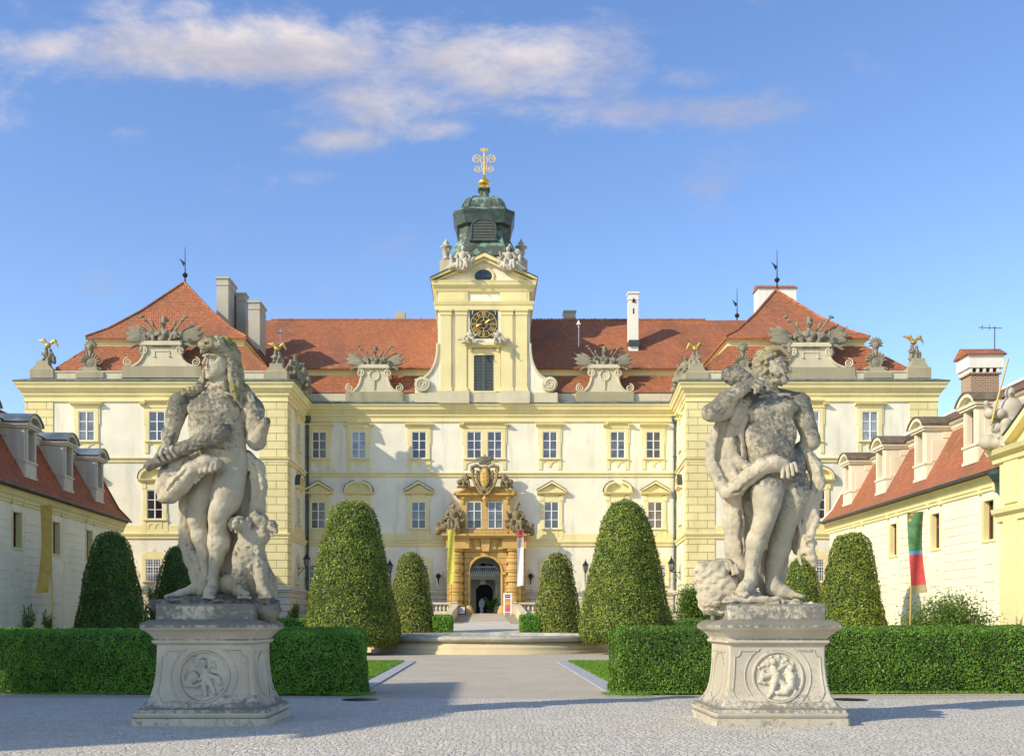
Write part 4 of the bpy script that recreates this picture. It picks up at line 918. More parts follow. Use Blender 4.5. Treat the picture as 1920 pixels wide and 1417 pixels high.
b = MB(); b.tube([(lx+lw*1.1, yf-.26, l0)]+[(x*1.0+(x-lx)*.08, yf-.26, z+.05) for x, z in arcp]+[(lx-lw*1.1, yf-.26, l0)], .09, 6); b.box(lx-1.25, lx+1.25, yf-.45, yf, l0-.14, l0); b.build('frame', M['copper_dark'], lv_)
b = MB(); c = (X(907.5, YQ), YQ, 0)
b.lathe([(.2, zq(355)), (.28, zq(354)), (.2, zq(350)), (.5, zq(347)), (.56, zq(343)), (.46, zq(340)), (.26, zq(338.5)), (.14, zq(334)), (.08, zq(328))], c, 20); fi = b.build('gilded_finial', M['gold'], pal, True)
b = MB(); x0 = X(907.8, YQ); b.tube([(x0, YQ, zq(330)), (x0, YQ, zq(278))], [.09, .06], 6)
def curl(cx_, cz_, r, a0, turns, q): return [(x0+q*(cx_+(r*(1-.8*t/24))*math.cos(a0+turns*2*math.pi*t/24)), YQ, cz_+(r*(1-.8*t/24))*math.sin(a0+turns*2*math.pi*t/24)) for t in range(25)]
for q in (-1, 1):
    b.tube(curl(.68, zq(299), .42, math.pi*.85, -1.5, q), .055, 6); b.tube(curl(.58, zq(317), .34, math.pi*1.15, 1.4, q), .05, 6)
    b.tube([(x0, YQ, zq(309)), (x0+q*.3, YQ, zq(304)), (x0+q*.28, YQ, zq(297)), (x0+q*.05, YQ, zq(294))], .05, 6); b.tube([(x0, YQ, zq(303)), (x0+q*.25, YQ, zq(310)), (x0+q*.2, YQ, zq(318)), (x0, YQ, zq(323))], .05, 6)
    b.tube(curl(.2, zq(282), .16, 0, 1.0, q), .045, 6)
b.build('scrollwork_cross', M['bright_gold'], fi)
for px in (836.5, 977): b = MB(); w = 1; b.pbox(px-12, px+12, 487, 530, 91.5, 93.6); b.build('corner_pier', M['attic_pale'], tw)

# attic pedestals with volutes (carry the trophies)
def attic_pedestal(pxc, Y, py_base, py_mid, py_top, hwb, hwt, deco):
    k = Y/FPX; cxx = X(pxc, Y); zb, zm, zt = Z(py_base, Y), Z(py_mid, Y), Z(py_top, Y)
    b = MB(); b.box(cxx-hwb*k, cxx+hwb*k, Y-.15, Y+.75, zb, zm); b.box(cxx-hwb*k-.06, cxx+hwb*k+.06, Y-.22, Y+.8, zb, zb+.18); root = b.build('attic_pedestal', M['attic'], pal)
    cur = []
    for i in range(15):
        t = i/14; cur.append(((hwt+ (hwb*.8-hwt)*(1-math.sin(t*math.pi/2))**1.5)*k, zm+(zt-zm)*(1-math.cos(t*math.pi/2))**.75))
    pts = [(cxx+x, z) for x, z in cur]+[(cxx-x, z) for x, z in cur[::-1]]
    b = MB(); b.prism(pts, Y, Y+.6)
    b.box(cxx-(hwt+4)*k, cxx+(hwt+4)*k, Y-.22, Y+.75, zt, zt+.2); b.box(cxx-(hwt+1)*k, cxx+(hwt+1)*k, Y-.12, Y+.7, zt+.2, zt+.34)
    for q in (-1, 1):
        b.tube([(cxx+q*x, Y-.03, z) for x, z in cur], .11, 6)
        b.spiral(cxx+q*(hwb*.86)*k, zm+.33, Y-.1, .36, 1.8, .07, .1, -q, math.pi/2)
        b.spiral(cxx+q*(hwt+2)*k, zt-.4, Y-.1, .34, 1.8, .07, .1, q, math.pi/2)
    if deco == 'panel':
        b.box(cxx-.6, cxx+.6, Y-.05, Y, zm+(zt-zm)*.72, zm+(zt-zm)*.76)
        for q in (-1, 1): b.box(cxx+q*.55, cxx+q*.62, Y-.05, Y, zm+(zt-zm)*.55, zm+(zt-zm)*.75); b.lathe([(.13, -.05), (.02, .1)], (cxx+q*.6, Y, zm+(zt-zm)*.5), 8)
    else:
        b.tube([(cxx+.42*math.cos(a*math.pi/8), Y-.04, zm+(zt-zm)*.72+.45*math.sin(a*math.pi/8)) for a in range(16)], .06, 6, True)
        for i in range(5): b.lathe([(.12-.012*i, -.1), (.02, .12)], (cxx, Y-.03, zm+(zt-zm)*(.5-.085*i)), 8)
    b.build('scroll_gable', M['attic_pale'], root)
attic_pedestal(304, 78.4, 709, 687, 648, 74, 33, 'panel'); attic_pedestal(1520, 78.4, 711, 689, 651, 82, 33, 'panel')
attic_pedestal(702, 86.1, 757, 735, 691, 54, 24, 'wreath'); attic_pedestal(1134, 86.1, 757, 735, 691, 54, 24, 'wreath')
def small_pier(pxc, Y, pb, pt, hwb, hwt, slab=True):
    k = Y/FPX; cxx = X(pxc, Y); b = MB(); zb, zt = Z(pb, Y), Z(pt, Y)
    b.loft([rect(cxx-hwb*k, cxx+hwb*k, Y-.12, Y+.9, zb), rect(cxx-hwb*k, cxx+hwb*k, Y-.12, Y+.9, zb+(zt-zb)*.5), rect(cxx-hwb*.8*k, cxx+hwb*.8*k, Y-.06, Y+.85, zb+(zt-zb)*.58), rect(cxx-hwt*k, cxx+hwt*k, Y-.02, Y+.7, zb+(zt-zb)*.8), rect(cxx-hwt*k, cxx+hwt*k, Y, Y+.7, zt)]); b.build('attic_pier', M['attic'], pal)
small_pier(79, 78.35, 709, 676, 22, 11); small_pier(517, 78.35, 713, 681, 22, 12); small_pier(1306, 78.35, 716, 681, 22, 12); small_pier(1723, 78.35, 709, 671, 22, 12)
for px in (169, 1393, 1645): small_pier(px, 78.35, 709, 688, 26, 13)
for a, c, Y_ in ((776, 1048, 86.2),): b = MB(); b.pbox(a, c, 739, 757, Y_, Y_+.5); b.build('attic_block', M['attic_pale'], pal)

# ---------------------------------------------------------------- gate portal
YP = 84.9
def gb(b, px0, px1, py0, py1, f, d=1.3): return b.box(X(px0, YP), X(px1, YP), YP-f, YP+d, Z(py1, YP), Z(py0, YP))
a0, a1 = X(879, YP), X(941.5, YP); pc = (a0+a1)/2; zs, zt = Z(1073, YP), Z(1042, YP)
b = MB(); gb(b, 838, 871, 1028, 1150, .0); gb(b, 950, 985, 1028, 1150, .0); gb(b, 871, 879, 1028, 1150, .18); gb(b, 941.5, 950, 1028, 1150, .18)
b.prism([(a0, Z(1031, YP)), (a0, zs)]+arch(pc, (a1-a0)/2, zs, zt)[::-1]+[(a1, Z(1031, YP))], YP-.18, YP+1.3); port = b.build('portal', M['ochre_block'], pal)
b = MB(); b.tube([(a0+.02, YP-.2, Z(1148, YP)), (a0+.02, YP-.2, zs)]+[(x, YP-.2, z) for x, z in arch(pc, (a1-a0)/2, zs, zt)[::-1]]+[(a1-.02, YP-.2, zs), (a1-.02, YP-.2, Z(1148, YP))], .1, 6)
gb(b, 873, 881, 1072, 1077, .32); gb(b, 939.5, 948, 1072, 1077, .32)
for q in (-1, 1): cxx = pc+q*(a1-a0)/2; b.lathe([(.45, 2.0), (.45, 2.15), (.3, 2.6), (.2, 2.75)], (cxx, YP-.25, 0), 14)
b.build('arch_moulding', M['ochre'], port)
for pxc in (856, 963):
    b = MB(); cxx = X(pxc, YP); z0, z1 = Z(1133, YP), Z(1030, YP); pr = [(.62, Z(1150, YP)), (.62, z0-.35), (.75, z0-.3), (.75, z0-.12), (.6, z0)]
    nb = 5; hgt = (z1-.55-z0)/nb
    for i in range(nb): z = z0+i*hgt; pr += [(.5, z+.02), (.5, z+hgt*.3), (.6, z+hgt*.33), (.6, z+hgt*.97), (.5, z+hgt)]
    pr += [(.5, z1-.5), (.58, z1-.45), (.5, z1-.38), (.5, z1-.25), (.66, z1-.12), (.7, z1)]
    b.lathe(pr, (cxx, YP-.25, 0), 20); b.build('banded_column', M['ochre_block'], port)
b = MB(); gb(b, 837, 880, 1009, 1029, .75); gb(b, 941, 986, 1009, 1029, .75); gb(b, 880, 941, 1009, 1031, .3)
for i, q in enumerate((-1.7, -.85, .85, 1.7)): x = pc+q*.75; b.prism([(x-.22, Z(1030, YP)), (x+.22, Z(1030, YP)), (x+.3+q*.2, Z(1010, YP)), (x-.3+q*.2, Z(1010, YP))], YP-.42, YP)
b.prism([(pc-.28, Z(1034, YP)), (pc+.28, Z(1034, YP)), (pc+.45, Z(1009, YP)), (pc-.45, Z(1009, YP))], YP-.6, YP); b.build('portal_frieze', M['ochre'], port)
b = MB(); gb(b, 830, 992, 1002, 1006, 1.15); gb(b, 833, 989, 1006, 1009.5, .95); gb(b, 868, 952, 995, 1002, .7); b.build('balcony_ledge', M['ochre'], port)
b = MB()       # railing
for z in (994, 976): b.tube([(X(870, YP-1), YP-.95, Z(z, YP)), (X(950, YP-1), YP-.95, Z(z, YP))], .015, 4)
for i in range(11): xx = X(870+8*i, YP-1); b.tube([(xx, YP-.95, Z(1001, YP)), (xx, YP-.95, Z(976, YP))], .008, 4)
b.build('railing', M['louvre'], port)
b = MB()       # window aedicule
gb(b, 863, 875, 932, 1002, .3); gb(b, 943, 956, 932, 1002, .3); gb(b, 903.5, 913.5, 932, 1002, .22); gb(b, 875, 943, 932, 941, .22); gb(b, 875, 943, 991, 1002, .3)
for q, xs in ((-1, (863, 852, 856, 863)), (1, (956, 967, 963, 956))): b.prism([(X(xs[0], YP), Z(975, YP)), (X(xs[2], YP), Z(985, YP)), (X(xs[1], YP), Z(1002, YP)), (X(xs[3], YP), Z(1002, YP))], YP-.1, YP+1)
for a in (868, 951): gb(b, a-1.5, a+1.5, 935, 945, .4); gb(b, a-2.5, a+2.5, 933, 936, .5)
gb(b, 860, 959, 929, 932, .35); gb(b, 855, 964, 926, 929, .6)
for q in (-1, 1):
    cur = [(pc+q*x, z) for x, z in ((2.7, Z(926, YP)), (2.3, Z(924.5, YP)), (1.95, Z(921, YP)), (1.6, Z(915, YP)), (1.3, Z(911, YP)))]
    b.prism(cur+[(pc+q*1.3, Z(926, YP))], YP-.2, YP+1); b.tube([(x, YP-.35, z+.05) for x, z in cur], .13, 6)
b.prism([(pc-2.4, Z(926, YP)), (pc+2.4, Z(926, YP)), (pc+1.2, Z(912, YP)), (pc-1.2, Z(912, YP))], YP-.1, YP+1.0)
b.tube([(pc, YP-.4, Z(931, YP)), (pc, YP-.45, Z(936, YP)), (pc, YP-.3, Z(948, YP))], [.2, .3, .08], 8); b.build('window_aedicule', M['ochre'], port)
for k, x in enumerate((X(889, YP), X(928.5, YP))):
    f, g, g2 = fr(1.28, Z(941, YP)-Z(991, YP), (.33, .66), 'glass', k == 0)
    z0 = Z(991, YP)
    for m_, nm, mt in ((f, 'portal_window', 'frame'), (g, 'pane', 'glass'), (g2, 'open_pane', 'glass_dark')):
        if m_ is None: continue
        m_.v = [(a+x, c*1.0+YP-.14, d+z0) for a, c, d in m_.v]
        if nm == 'portal_window': pw = m_.build(nm, M[mt], pal)
        else: m_.build(nm, M[mt], pw)
# passage and inner courtyard seen through the gate
b = MB(); b.box(-18, 18, 97, 140, 1.7, 2.06); b.box(AX0, AX1, YC-1.2, 97, 1.7, 2.075); tag(b.build('courtyard', M['ramp']), kind='structure')
b = MB(); YI = 111; i0, i1 = X(891, YI), X(925.5, YI); zsi, zti = Z(1110, YI), Z(1094, YI)
b.box(-14, i0, YI, YI+.8, 1.9, 16); b.box(i1, 14, YI, YI+.8, 1.9, 16); b.prism([(i0, 16), (i0, zsi)]+arch((i0+i1)/2, (i1-i0)/2, zsi, zti)[::-1]+[(i1, 16)], YI, YI+.8); b.build('courtyard_wall', M['balus'], pal)
b = MB(); b.box(-14, 14, YI+6, YI+6.5, 1.9, 16); b.build('courtyard_back_wall', M['dark'], pal)  # coloured near black to give the shade beyond the arch
b = MB()
for q in (-1, 1): b.tube([(((i0+i1)/2)+q*((i1-i0)/2+.05), YI-.1, 2.05), (((i0+i1)/2)+q*((i1-i0)/2+.05), YI-.1, zsi)], .14, 6)
b.tube([(x, YI-.1, z) for x, z in arch((i0+i1)/2, (i1-i0)/2+.08, zsi, zti+.08)], .13, 6)
for px in (935, 870):
    x = X(px, YI); b.lathe([(.62, 2.05), (.62, 2.4), (.5, 2.6), (.42, zti-.3), (.42, zti), (.6, zti+.3), (.75, zti+.9), (.75, zti+1.1)], (x, YI-.75, 0), 16)
b.box(-12, 12, YI-1.3, YI, Z(1087, YI), Z(1080, YI)); b.box(X(905, YI)-.3, X(905, YI)+.3, YI-1.2, YI, Z(1096, YI), Z(1084, YI)); b.build('courtyard_gallery', M['attic_pale'], pal)
b = MB(); z0 = Z(1080, YI)
b.box(-8, 8, YI-1.25, YI-1.05, z0+.95, z0+1.05); b.box(-8, 8, YI-1.25, YI-1.05, z0, z0+.08)
for i in range(56): x = -6+i*.21; b.tube([(x-.08, YI-1.15, z0+.06), (x+.08, YI-1.15, z0+.5), (x-.08, YI-1.15, z0+.95)], .03, 4)
b.build('gallery_railing', M['frame'], pal)
b = MB()
for px in (880, 897, 914, 931): 
    b.box(X(px, YI)-.7, X(px, YI)+.7, YI-.06, YI+.1, z0+.6, z0+3.4)
b.build('gallery_window', M['glass'], pal)
# ------------------------------------------------------------------ service wings (local frame: s along the wall, t inwards, z up)
class LMB(MB):
    def __init__(s, P0, u, n): super().__init__(); s.P0, s.u, s.n = Vector(P0), Vector(u), Vector(n)
    def build(s, name, mat, parent=None, smooth=False, local=False):
        P0, u, n = s.P0, s.u, s.n
        s.v = [(P0.x+u.x*a+n.x*b, P0.y+u.y*a+n.y*b, z) for a, b, z in s.v]; return MB.build(s, name, mat, parent, smooth)
def service(side, P0, P1, send, wins, dorms, tile, sheetm, dmat, label, near=-2.0):
    d = (Vector(P1)-Vector(P0)).normalized(); n = Vector((d.y, -d.x))*(1 if side > 0 else -1)
    if n.x*side < 0: n = -n
    P0w = Vector(P0)+n*.45
    L = lambda: LMB(P0w, d, n)
    t = thing('service_wing', label, 'building', (P0[0]+d.x*25, P0[1]+d.y*25, 0))
    ww = .55; z0, z1 = 5.45, 7.35; E = 8.0
    b = L(); b.box(near, send, 0, 9.5, -.3, 5.0) if False else None
    cuts = sorted(wins); prev = near
    b.box(near, send, 0, .4, -.3, z0); b.box(near, send, 0, .4, z1, E)
    for s in cuts: b.box(prev, s-ww, 0, .4, z0, z1); prev = s+ww
    b.box(prev, send, 0, .4, z0, z1); b.box(near, near+.4, .4, 10, -.3, E); b.box(send-.4, send, .4, 10, -.3, E); b.box(near, send, 9.6, 10, -.3, E)
    wall = b.build('wall', M['service'], t)
    b = L(); r = .445
    segs = [near]+cuts+[send]
    for i in range(len(segs)-1):
        a = segs[i]+(.0 if i == 0 else ww+.42); c = segs[i+1]-(0 if i == len(segs)-2 else ww+.42)
        if c-a < .4: continue
        for k in range(17):
            z = .15+k*r
            if z+r > 7.7: break
            aa, cc = a, c
            if z < 5.0:
                q = (.55, .35, .2, .2, .35, .1, .35, .2, .2, .35, .55)[k % 11]; aa, cc = a-.25+q, c+.25-q
            b.box(aa, cc, -.035, 0, z, z+r-.03)
    for s in cuts:
        for z_, w_ in ((4.25, .35), (3.4, .62), (2.5, .62), (1.2, .45), (.4, .45)): b.box(s-w_, s+w_, -.03, 0, z_, z_+.62)
    b.build('wall_panels', M['service'], t)
    b = L(); b.prismx if False else None
    pr = [(0, 7.78), (-.07, 7.78), (-.07, 7.92), (-.13, 7.96), (-.13, 8.1), (-.24, 8.22), (-.3, 8.4), (-.4, 8.46), (-.4, 8.55), (0, 8.6)]
    def sweep(b, pr, s0, s1): m = len(pr); b.add([(s0, y, z) for y, z in pr]+[(s1, y, z) for y, z in pr], [(i, (i+1) % m, m+(i+1) % m, m+i) for i in range(m)]+[tuple(range(m)), tuple(range(2*m-1, m-1, -1))])
    sweep(b, pr, near, send+.35)
    for s in cuts:
        for q in (-1, 1): b.box(s+q*(ww+.12), s+q*(ww+.3), -.17, 0, 7.74, 8.08)
    b.build('eaves_cornice', M['yellow'], t)
    for s in cuts:
        b = L(); b.box(s-ww-.16, s+ww+.16, -.045, 0, z0-.14, z0-.002); b.box(s-ww-.12, s-ww, -.045, 0, z0, z1+.12); b.box(s+ww, s+ww+.12, -.045, 0, z0, z1+.12)
        for q in (-1, 1): b.box(s+q*(ww-.001), s+q*(ww-.02), .002, .34, z0+.001, z1-.001)
        b.build('window_surround', M['yellow'], wall)
    for s in cuts:
        b = L(); b.box(s-ww, s+ww, .33, .37, z0, z1); w = b.build('window', M['glass_dark'], t)
        b = L(); b.box(s-ww, s-ww+.09, .27, .33, z0, z1); b.box(s+ww-.09, s+ww, .27, .33, z0, z1); b.box(s-.04, s+.04, .27, .33, z0, z1); b.box(s-ww, s+ww, .28, .325, z0+1.15, z0+1.22); b.build('frame', M['brownwood'], w)
    # mansard
    prof = [(-.55, 8.62), (.25, 9.45), (1.75, 12.15), (2.1, 12.15), (2.1, 8.4), (-.3, 8.4), (-.45, 8.5)]
    b = L(); sweep(b, prof, near-.3, send+.3); lr = b.build('lower_roof', M[tile], t)
    b = L(); b.tube([(near-.3, -.62, 8.58), (send+.3, -.62, 8.58)], .09, 8); b.build('gutter', M['gutter'], lr)
    pr2 = [(1.75, 12.15), (1.62, 12.3), (1.62, 12.42), (1.45, 12.5), (1.42, 12.62), (2.4, 12.7), (2.4, 12.15)]
    b = L(); sweep(b, pr2, near-.1, send+.12); b.build('upper_cornice', M['service'], t)
    zr = 15.9; b = L()
    pr3 = [(1.3, 12.63), (7.6, zr), (13.5, 12.63)]; sweep(b, pr3, near-.2, send+.25); ur_ = b.build('upper_roof', M['tile_brown'], t)
    b = L(); sweep(b, [(.0+2.0, 8.4), (2.0, 12.6), (10, 12.6), (10, 8.0)], near+.3, send-.02); b.build('attic_gable', M['service'], t)
    b = L(); b.tube([(send+.25, 1.3, 12.7), (send+.25, 7.6, zr+.06)], .1, 6); b.tube([(near, 7.6, zr+.05), (send+.3, 7.6, zr+.05)], .13, 6)
    b.tube([(send+.3, -.55, 8.66), (send+.3, .25, 9.5), (send+.3, 1.75, 12.2)], .08, 6); b.build('ridge_tiles', M['white_chimney' if side > 0 else tile], ur_)
    for s in dorms:
        w = .74; b = L()
        b.box(s-w-.06, s-.42, .3, 3.0, 9.6, 12.4); b.box(s+.42, s+w+.06, .3, 3.0, 9.6, 12.4); b.box(s-.42, s+.42, .3, 3.0, 12.2, 12.5); b.box(s-.42, s+.42, .3, 1.5, 9.6, 10.42)
        b.box(s-w-.13, s+w+.13, .22, .32, 9.48, 9.64); b.box(s-w-.1, s+w+.1, .18, .6, 10.33, 10.45); b.box(s-w-.0, s+w+.0, .24, .32, 9.64, 10.33)
        for q in (-1, 1): b.box(s+q*.44, s+q*.66, .22, .31, 10.45, 12.3)
        for q in (-1, 1): b.box(s+q*(w+.05), s+q*(w+.1), .6, 2.4, 10.5, 11.7); b.box(s+q*(w+.05), s+q*(w+.1), 1.2, 2.4, 11.8, 12.2)
        b.box(s-w-.18, s+w+.18, .12, 3.0, 12.24, 12.36); b.box(s-w-.26, s+w+.26, .04, 3.0, 12.36, 12.5)
        dm = b.build('dormer', M[dmat], t)
        hw = w+.3; arc_o = [(s+hw*math.cos(math.pi*i/16), 12.5+.6*math.sin(math.pi*i/16)**1.6) for i in range(17)]; arc_i = [(s+(x-s)*.72, 12.51+(z-12.5)*.62) for x, z in arc_o]
        b = L()
        def pr_(pts, t0, t1): m = len(pts); b.add([(x, t0, z) for x, z in pts]+[(x, t1, z) for x, z in pts], [tuple(range(m)), tuple(range(2*m-1, m-1, -1))]+[(i, (i+1) % m, m+(i+1) % m, m+i) for i in range(m)])
        pr_(arc_o+arc_i[::-1], .0, .5); pr_([(s+(x-s)*.74, z) for x, z in arc_i], .32, .45); b.build('dormer_pediment', M[dmat], dm)
        b = L(); out = [(s+(x-s)*1.07, z+.05) for x, z in arc_o]; pr_(out+[(x, z+.002) for x, z in arc_o][::-1], -.08, 3.4); b.build('dormer_roof', M[sheetm], dm)
        b = L(); b.box(s-.42, s+.42, .62, .66, 10.42, 12.32); dw = b.build('dormer_window', M['glass_dark'] if side < 0 else M['glass'], dm) if False else b.build('dormer_window', M['dark' if side < 0 else 'glass'], t)
        b = L()
        for xa, xb in ((-.42, -.34), (.34, .42), (-.035, .035)): b.box(s+xa, s+xb, .56, .62, 10.42, 12.32)
        for z in (10.42, 11.05, 11.65, 12.25): b.box(s-.34, s+.34, .57, .615, z, z+.06)
        b.build('frame', M['brownwood'], dw)
    return t, L, sweep
lt, LL, sweep = service(-1, (-23.71, 30), (-25.7, 71.3), 41.3, (12.2, 17.9, 23.7, 29.2, 34.8), (15.2, 20.7, 26.2, 31.9, 37.6), 'tile_left', 'blue_sheet', 'service_dark', 'low cream service wing on the left with weathered red mansard roof and grey dormers')
rt, RL, sweep = service(1, (23.54, 30), (24.4, 72.1), 42.1, (18.3, 24.3, 30.2, 36.0), (20.8, 27.0, 33.0, 39.2), 'tile_right', 'brown_sheet', 'dormer_pale', 'cream service wing on the right with brighter red mansard roof and brown hooded dormers')
# brick chimney on the right wing
def lbox(b, s0, s1, t0, t1, z0, z1): b.box(s0, s1, t0, t1, z0, z1)
b = RL(); b.box(26.7, 27.9, 3.0, 4.6, 13, 15.5); b.box(26.6, 28.0, 2.9, 4.7, 15.5, 15.6); ch = b.build('chimney', M['brick'], rt)
b = RL()
for i in range(5): b.box(26.6, 28.0, 2.92+i*.38, 3.06+i*.38, 15.6, 15.85)
b.box(26.55, 28.05, 2.8, 4.8, 15.85, 16.6); b.build('chimney_head', M['white_chimney'], ch)
b = RL(); b.box(26.75, 27.85, 3.05, 4.55, 15.6, 15.85); b.build('flue_openings', M['dark'], ch)
b = RL(); sweep(b, [(0, 0), (0, 1)], 0, 0) if False else None
b.add([(26.4, 2.65, 16.58), (28.2, 2.65, 16.58), (28.2, 4.95, 16.58), (26.4, 4.95, 16.58), (27.3, 2.65, 17.1), (27.3, 4.95, 17.1)], [(0, 3, 2, 1), (0, 1, 4), (3, 5, 2), (0, 4, 5, 3), (1, 2, 5, 4)]); b.build('chimney_roof', M['tile_right'], ch)
b = RL(); b.tube([(27.0, 4.5, 15), (27.0, 4.5, 18.3)], .03, 5); b.tube([(27.0, 3.6, 18.25), (27.0, 4.9, 18.2)], .02, 4); b.tube([(27.0, 3.8, 18.1), (27.0, 3.8, 18.4)], .02, 4); b.tube([(27.0, 4.2, 18.1), (27.0, 4.2, 18.4)], .02, 4); b.build('antenna', M['iron'], ch)
# gateway block of the right wing
s0, s1 = 3.0, 15.2; b = RL(); f = -1.0
b.box(s1-2.2, s1, f, .2, -.2, 8.9); b.box(s0, s0+2.2, f, .2, -.2, 8.9); b.box(s0+2.2, s1-2.2, f, .2, 6.6, 8.9); gw = b.build('gateway_block', M['yellow'], rt)
b = RL(); b.box(s1-1.7, s1-.5, f-.1, f, -.2, 6.0); b.box(s0+.5, s0+1.7, f-.1, f, -.2, 6.0); b.box(s1-1.7, s1-.5, f-.09, f, 6.75, 8.6); 
sweep(b, [(f+.01, 5.95), (f-.1, 5.98), (f-.12, 6.2), (f-.3, 6.35), (f-.35, 6.55), (f+.01, 6.62)], s0-.15, s1+.15)
sweep(b, [(f+.01, 8.6), (f-.12, 8.65), (f-.16, 8.85), (f-.4, 9.0), (f-.5, 9.2), (f+.6, 9.25)], s0-.35, s1+.4); b.build('gateway_cornice', M['yellow'], gw)
cur = []; n_ = 20
for i in range(n_+1):
    u_ = i/n_; s_ = s1+.3-(s1-s0+.6)*u_; e = 1-abs(2*u_-1); z = 9.2+ (0 if e < .12 else 2.1*math.sin(min(1, (e-.12)/.88)*math.pi/2)**1.3); cur.append((s_, z))
b = RL(); m = len(cur); pts = cur+[(s0-.3, 9.15), (s1+.3, 9.15)][::1]
def face(b, pts, t0, t1): m = len(pts); b.add([(x, t0, z) for x, z in pts]+[(x, t1, z) for x, z in pts], [tuple(range(m)), tuple(range(2*m-1, m-1, -1))]+[(i, (i+1) % m, m+(i+1) % m, m+i) for i in range(m)])
face(b, cur+[(s0-.3, 9.15), (s1+.3, 9.15)], f+.05, f+.7); b.build('gateway_gable', M['yellow'], gw)
b = RL(); face(b, [(x, z+.32) for x, z in cur]+cur[::-1], f-.35, f+.85); b.build('gable_cornice', M['yellow'], gw)
b = RL(); face(b, [(x, z+.38) for x, z in cur]+[(x, z+.324) for x, z in cur][::-1], f-.42, f+.9); b.build('gable_flashing', M['gutter'], gw)
b = RL(); b.box(s0+2.2, s1-2.2, -.05, .0, -.1, 6.6); b.build('gate_doors', M['brownwood'], gw)
b = RL(); b.lathe([(.1, -.9), (.16, -.5), (.42, -.1), (.36, 0), (.2, .12)], (s1+.65, -.75, 8.35), 10); b.tube([(s1+.65, -.75, 7.5), (s1+.4, -.5, 7.0), (s1+.12, -.3, 6.9)], .1, 6); b.build('rain_hopper', M['copper_dark'], gw)
# unseen block added left of the forecourt to cast shade on the paving
t = thing('shade_block', 'unseen cream block with a tile roof, added left of the forecourt to cast shade', 'building', (-17, 11.4, 0))
b = MB(); b.box(-20, -14, 7.3, 15.6, -.2, 8.2); b.prism([(-20, 8.2), (-14, 8.2), (-17, 11.3)], 7.3, 15.6); lw_ = b.build('wall', M['service'], t)
b = MB()
for q in (-1, 1): b.prism([(-17, 11.6), (-17+q*3.5, 7.9), (-17+q*3.5, 7.7), (-17, 11.35)], 7.0, 15.9)
b.build('roof', M['tile_left'], t)
for y in (8.6, 10.7, 12.8, 14.6):
    for z in (1.2, 5): b = MB(); b.box(-14.05, -13.96, y-.5, y+.5, z, z+1.9); b.build('window', M['glass_dark'], t)

# terrace wall, balustrades
def baluster_run(name, label, p0, p1, zf, h=.95, posts=True, group=None, dens=.32, skip_label=False):
    t = thing(name, label, 'balustrade', (p0[0], p0[1], zf(p0[1])), group); v = Vector(p1)-Vector(p0); L = v.length; d = v/L; nn = Vector((-d.y, d.x)); b = MB()
    def seg(w, za, zb):
        q = [Vector(p0)+nn*w, Vector(p0)-nn*w, Vector(p1)-nn*w, Vector(p1)+nn*w]; zz = [zf(p0[1]), zf(p0[1]), zf(p1[1]), zf(p1[1])]
        if (q[1]-q[0]).cross(q[2]-q[1]) < 0: q = q[::-1]; zz = zz[::-1]
        b.loft([[(p.x, p.y, z+za) for p, z in zip(q, zz)], [(p.x, p.y, z+zb) for p, z in zip(q, zz)]])
    seg(.17, -.3, .22); seg(.19, h-.16, h); b.build('rail', M['balus'], t)
    n = int(L/dens)
    for i in range(n):
        p = Vector(p0)+d*(L*(i+.5)/n); z = zf(p.y); b = MB(); b.lathe([(.07, .2), (.06, .28), (.115, .4), (.1, .5), (.05, .64), (.08, .74), (.07, .8)], (p.x, p.y, z), 8); b.build('baluster', M['balus'], t, True)
    for p in ((p0, p1) if posts else ()): b = MB(); z = zf(p[1]); b.box(p[0]-.24, p[0]+.24, p[1]-.24, p[1]+.24, z-.3, z+h-.05); b.box(p[0]-.3, p[0]+.3, p[1]-.3, p[1]+.3, z+h-.05, z+h+.09); b.build('post', M['balus'], t)
zf = lambda y: gz(y)+.02
baluster_run('balustrade', 'stone balustrade left of the gate, running across to the left', (X(800, 83.6), 83.6), (X(851, 83.6), 83.6), zf, group='terrace balustrades beside the gate')
baluster_run('balustrade', 'stone balustrade right of the gate, running across to the right', (X(962, 83.6), 83.6), (X(1012, 83.6), 83.6), zf, group='terrace balustrades beside the gate')
for q, lab in ((-1, 'sloping stone parapet on the left side of the ramp'), (1, 'sloping stone parapet on the right side of the ramp')):
    t = thing('ramp_parapet', lab, 'parapet', (q*2.7, 72, 1.2), 'ramp parapets'); b = MB()
    pts = [(q*2.52, 72), (q*2.85, 72), (q*2.75, 83.5), (q*2.36, 83.5)]
    if q < 0: pts = pts[::-1]
    b.loft([[(x, y, gz(y)-.4) for x, y in pts], [(x, y, gz(y)+.72) for x, y in pts]]); b.build('parapet_wall', M['balus'], t)
    b = MB(); e = [(x+(.07 if (abs(x) > 2.6) else -.07)*q*1, y) for x, y in pts]; b.loft([[(x, y, gz(y)+.72) for x, y in e], [(x, y, gz(y)+.84) for x, y in e]]); b.build('coping', M['attic_pale'], t)
for x0, x1, lab in ((-16, -6.5, 'low terrace wall behind the left cones with a flat coping'), (6.5, 17, 'low terrace wall behind the right cones with a flat coping')):
    t = thing('terrace_wall', lab, 'wall', ((x0+x1)/2, 72, 1.2), 'terrace walls'); b = MB(); b.box(x0, x1, 72, 72.4, .8, 1.78); b.build('wall', M['attic_pale'], t); b = MB(); b.box(x0-.05, x1+.05, 71.92, 72.48, 1.78, 1.9); b.build('coping', M['balus'], t)
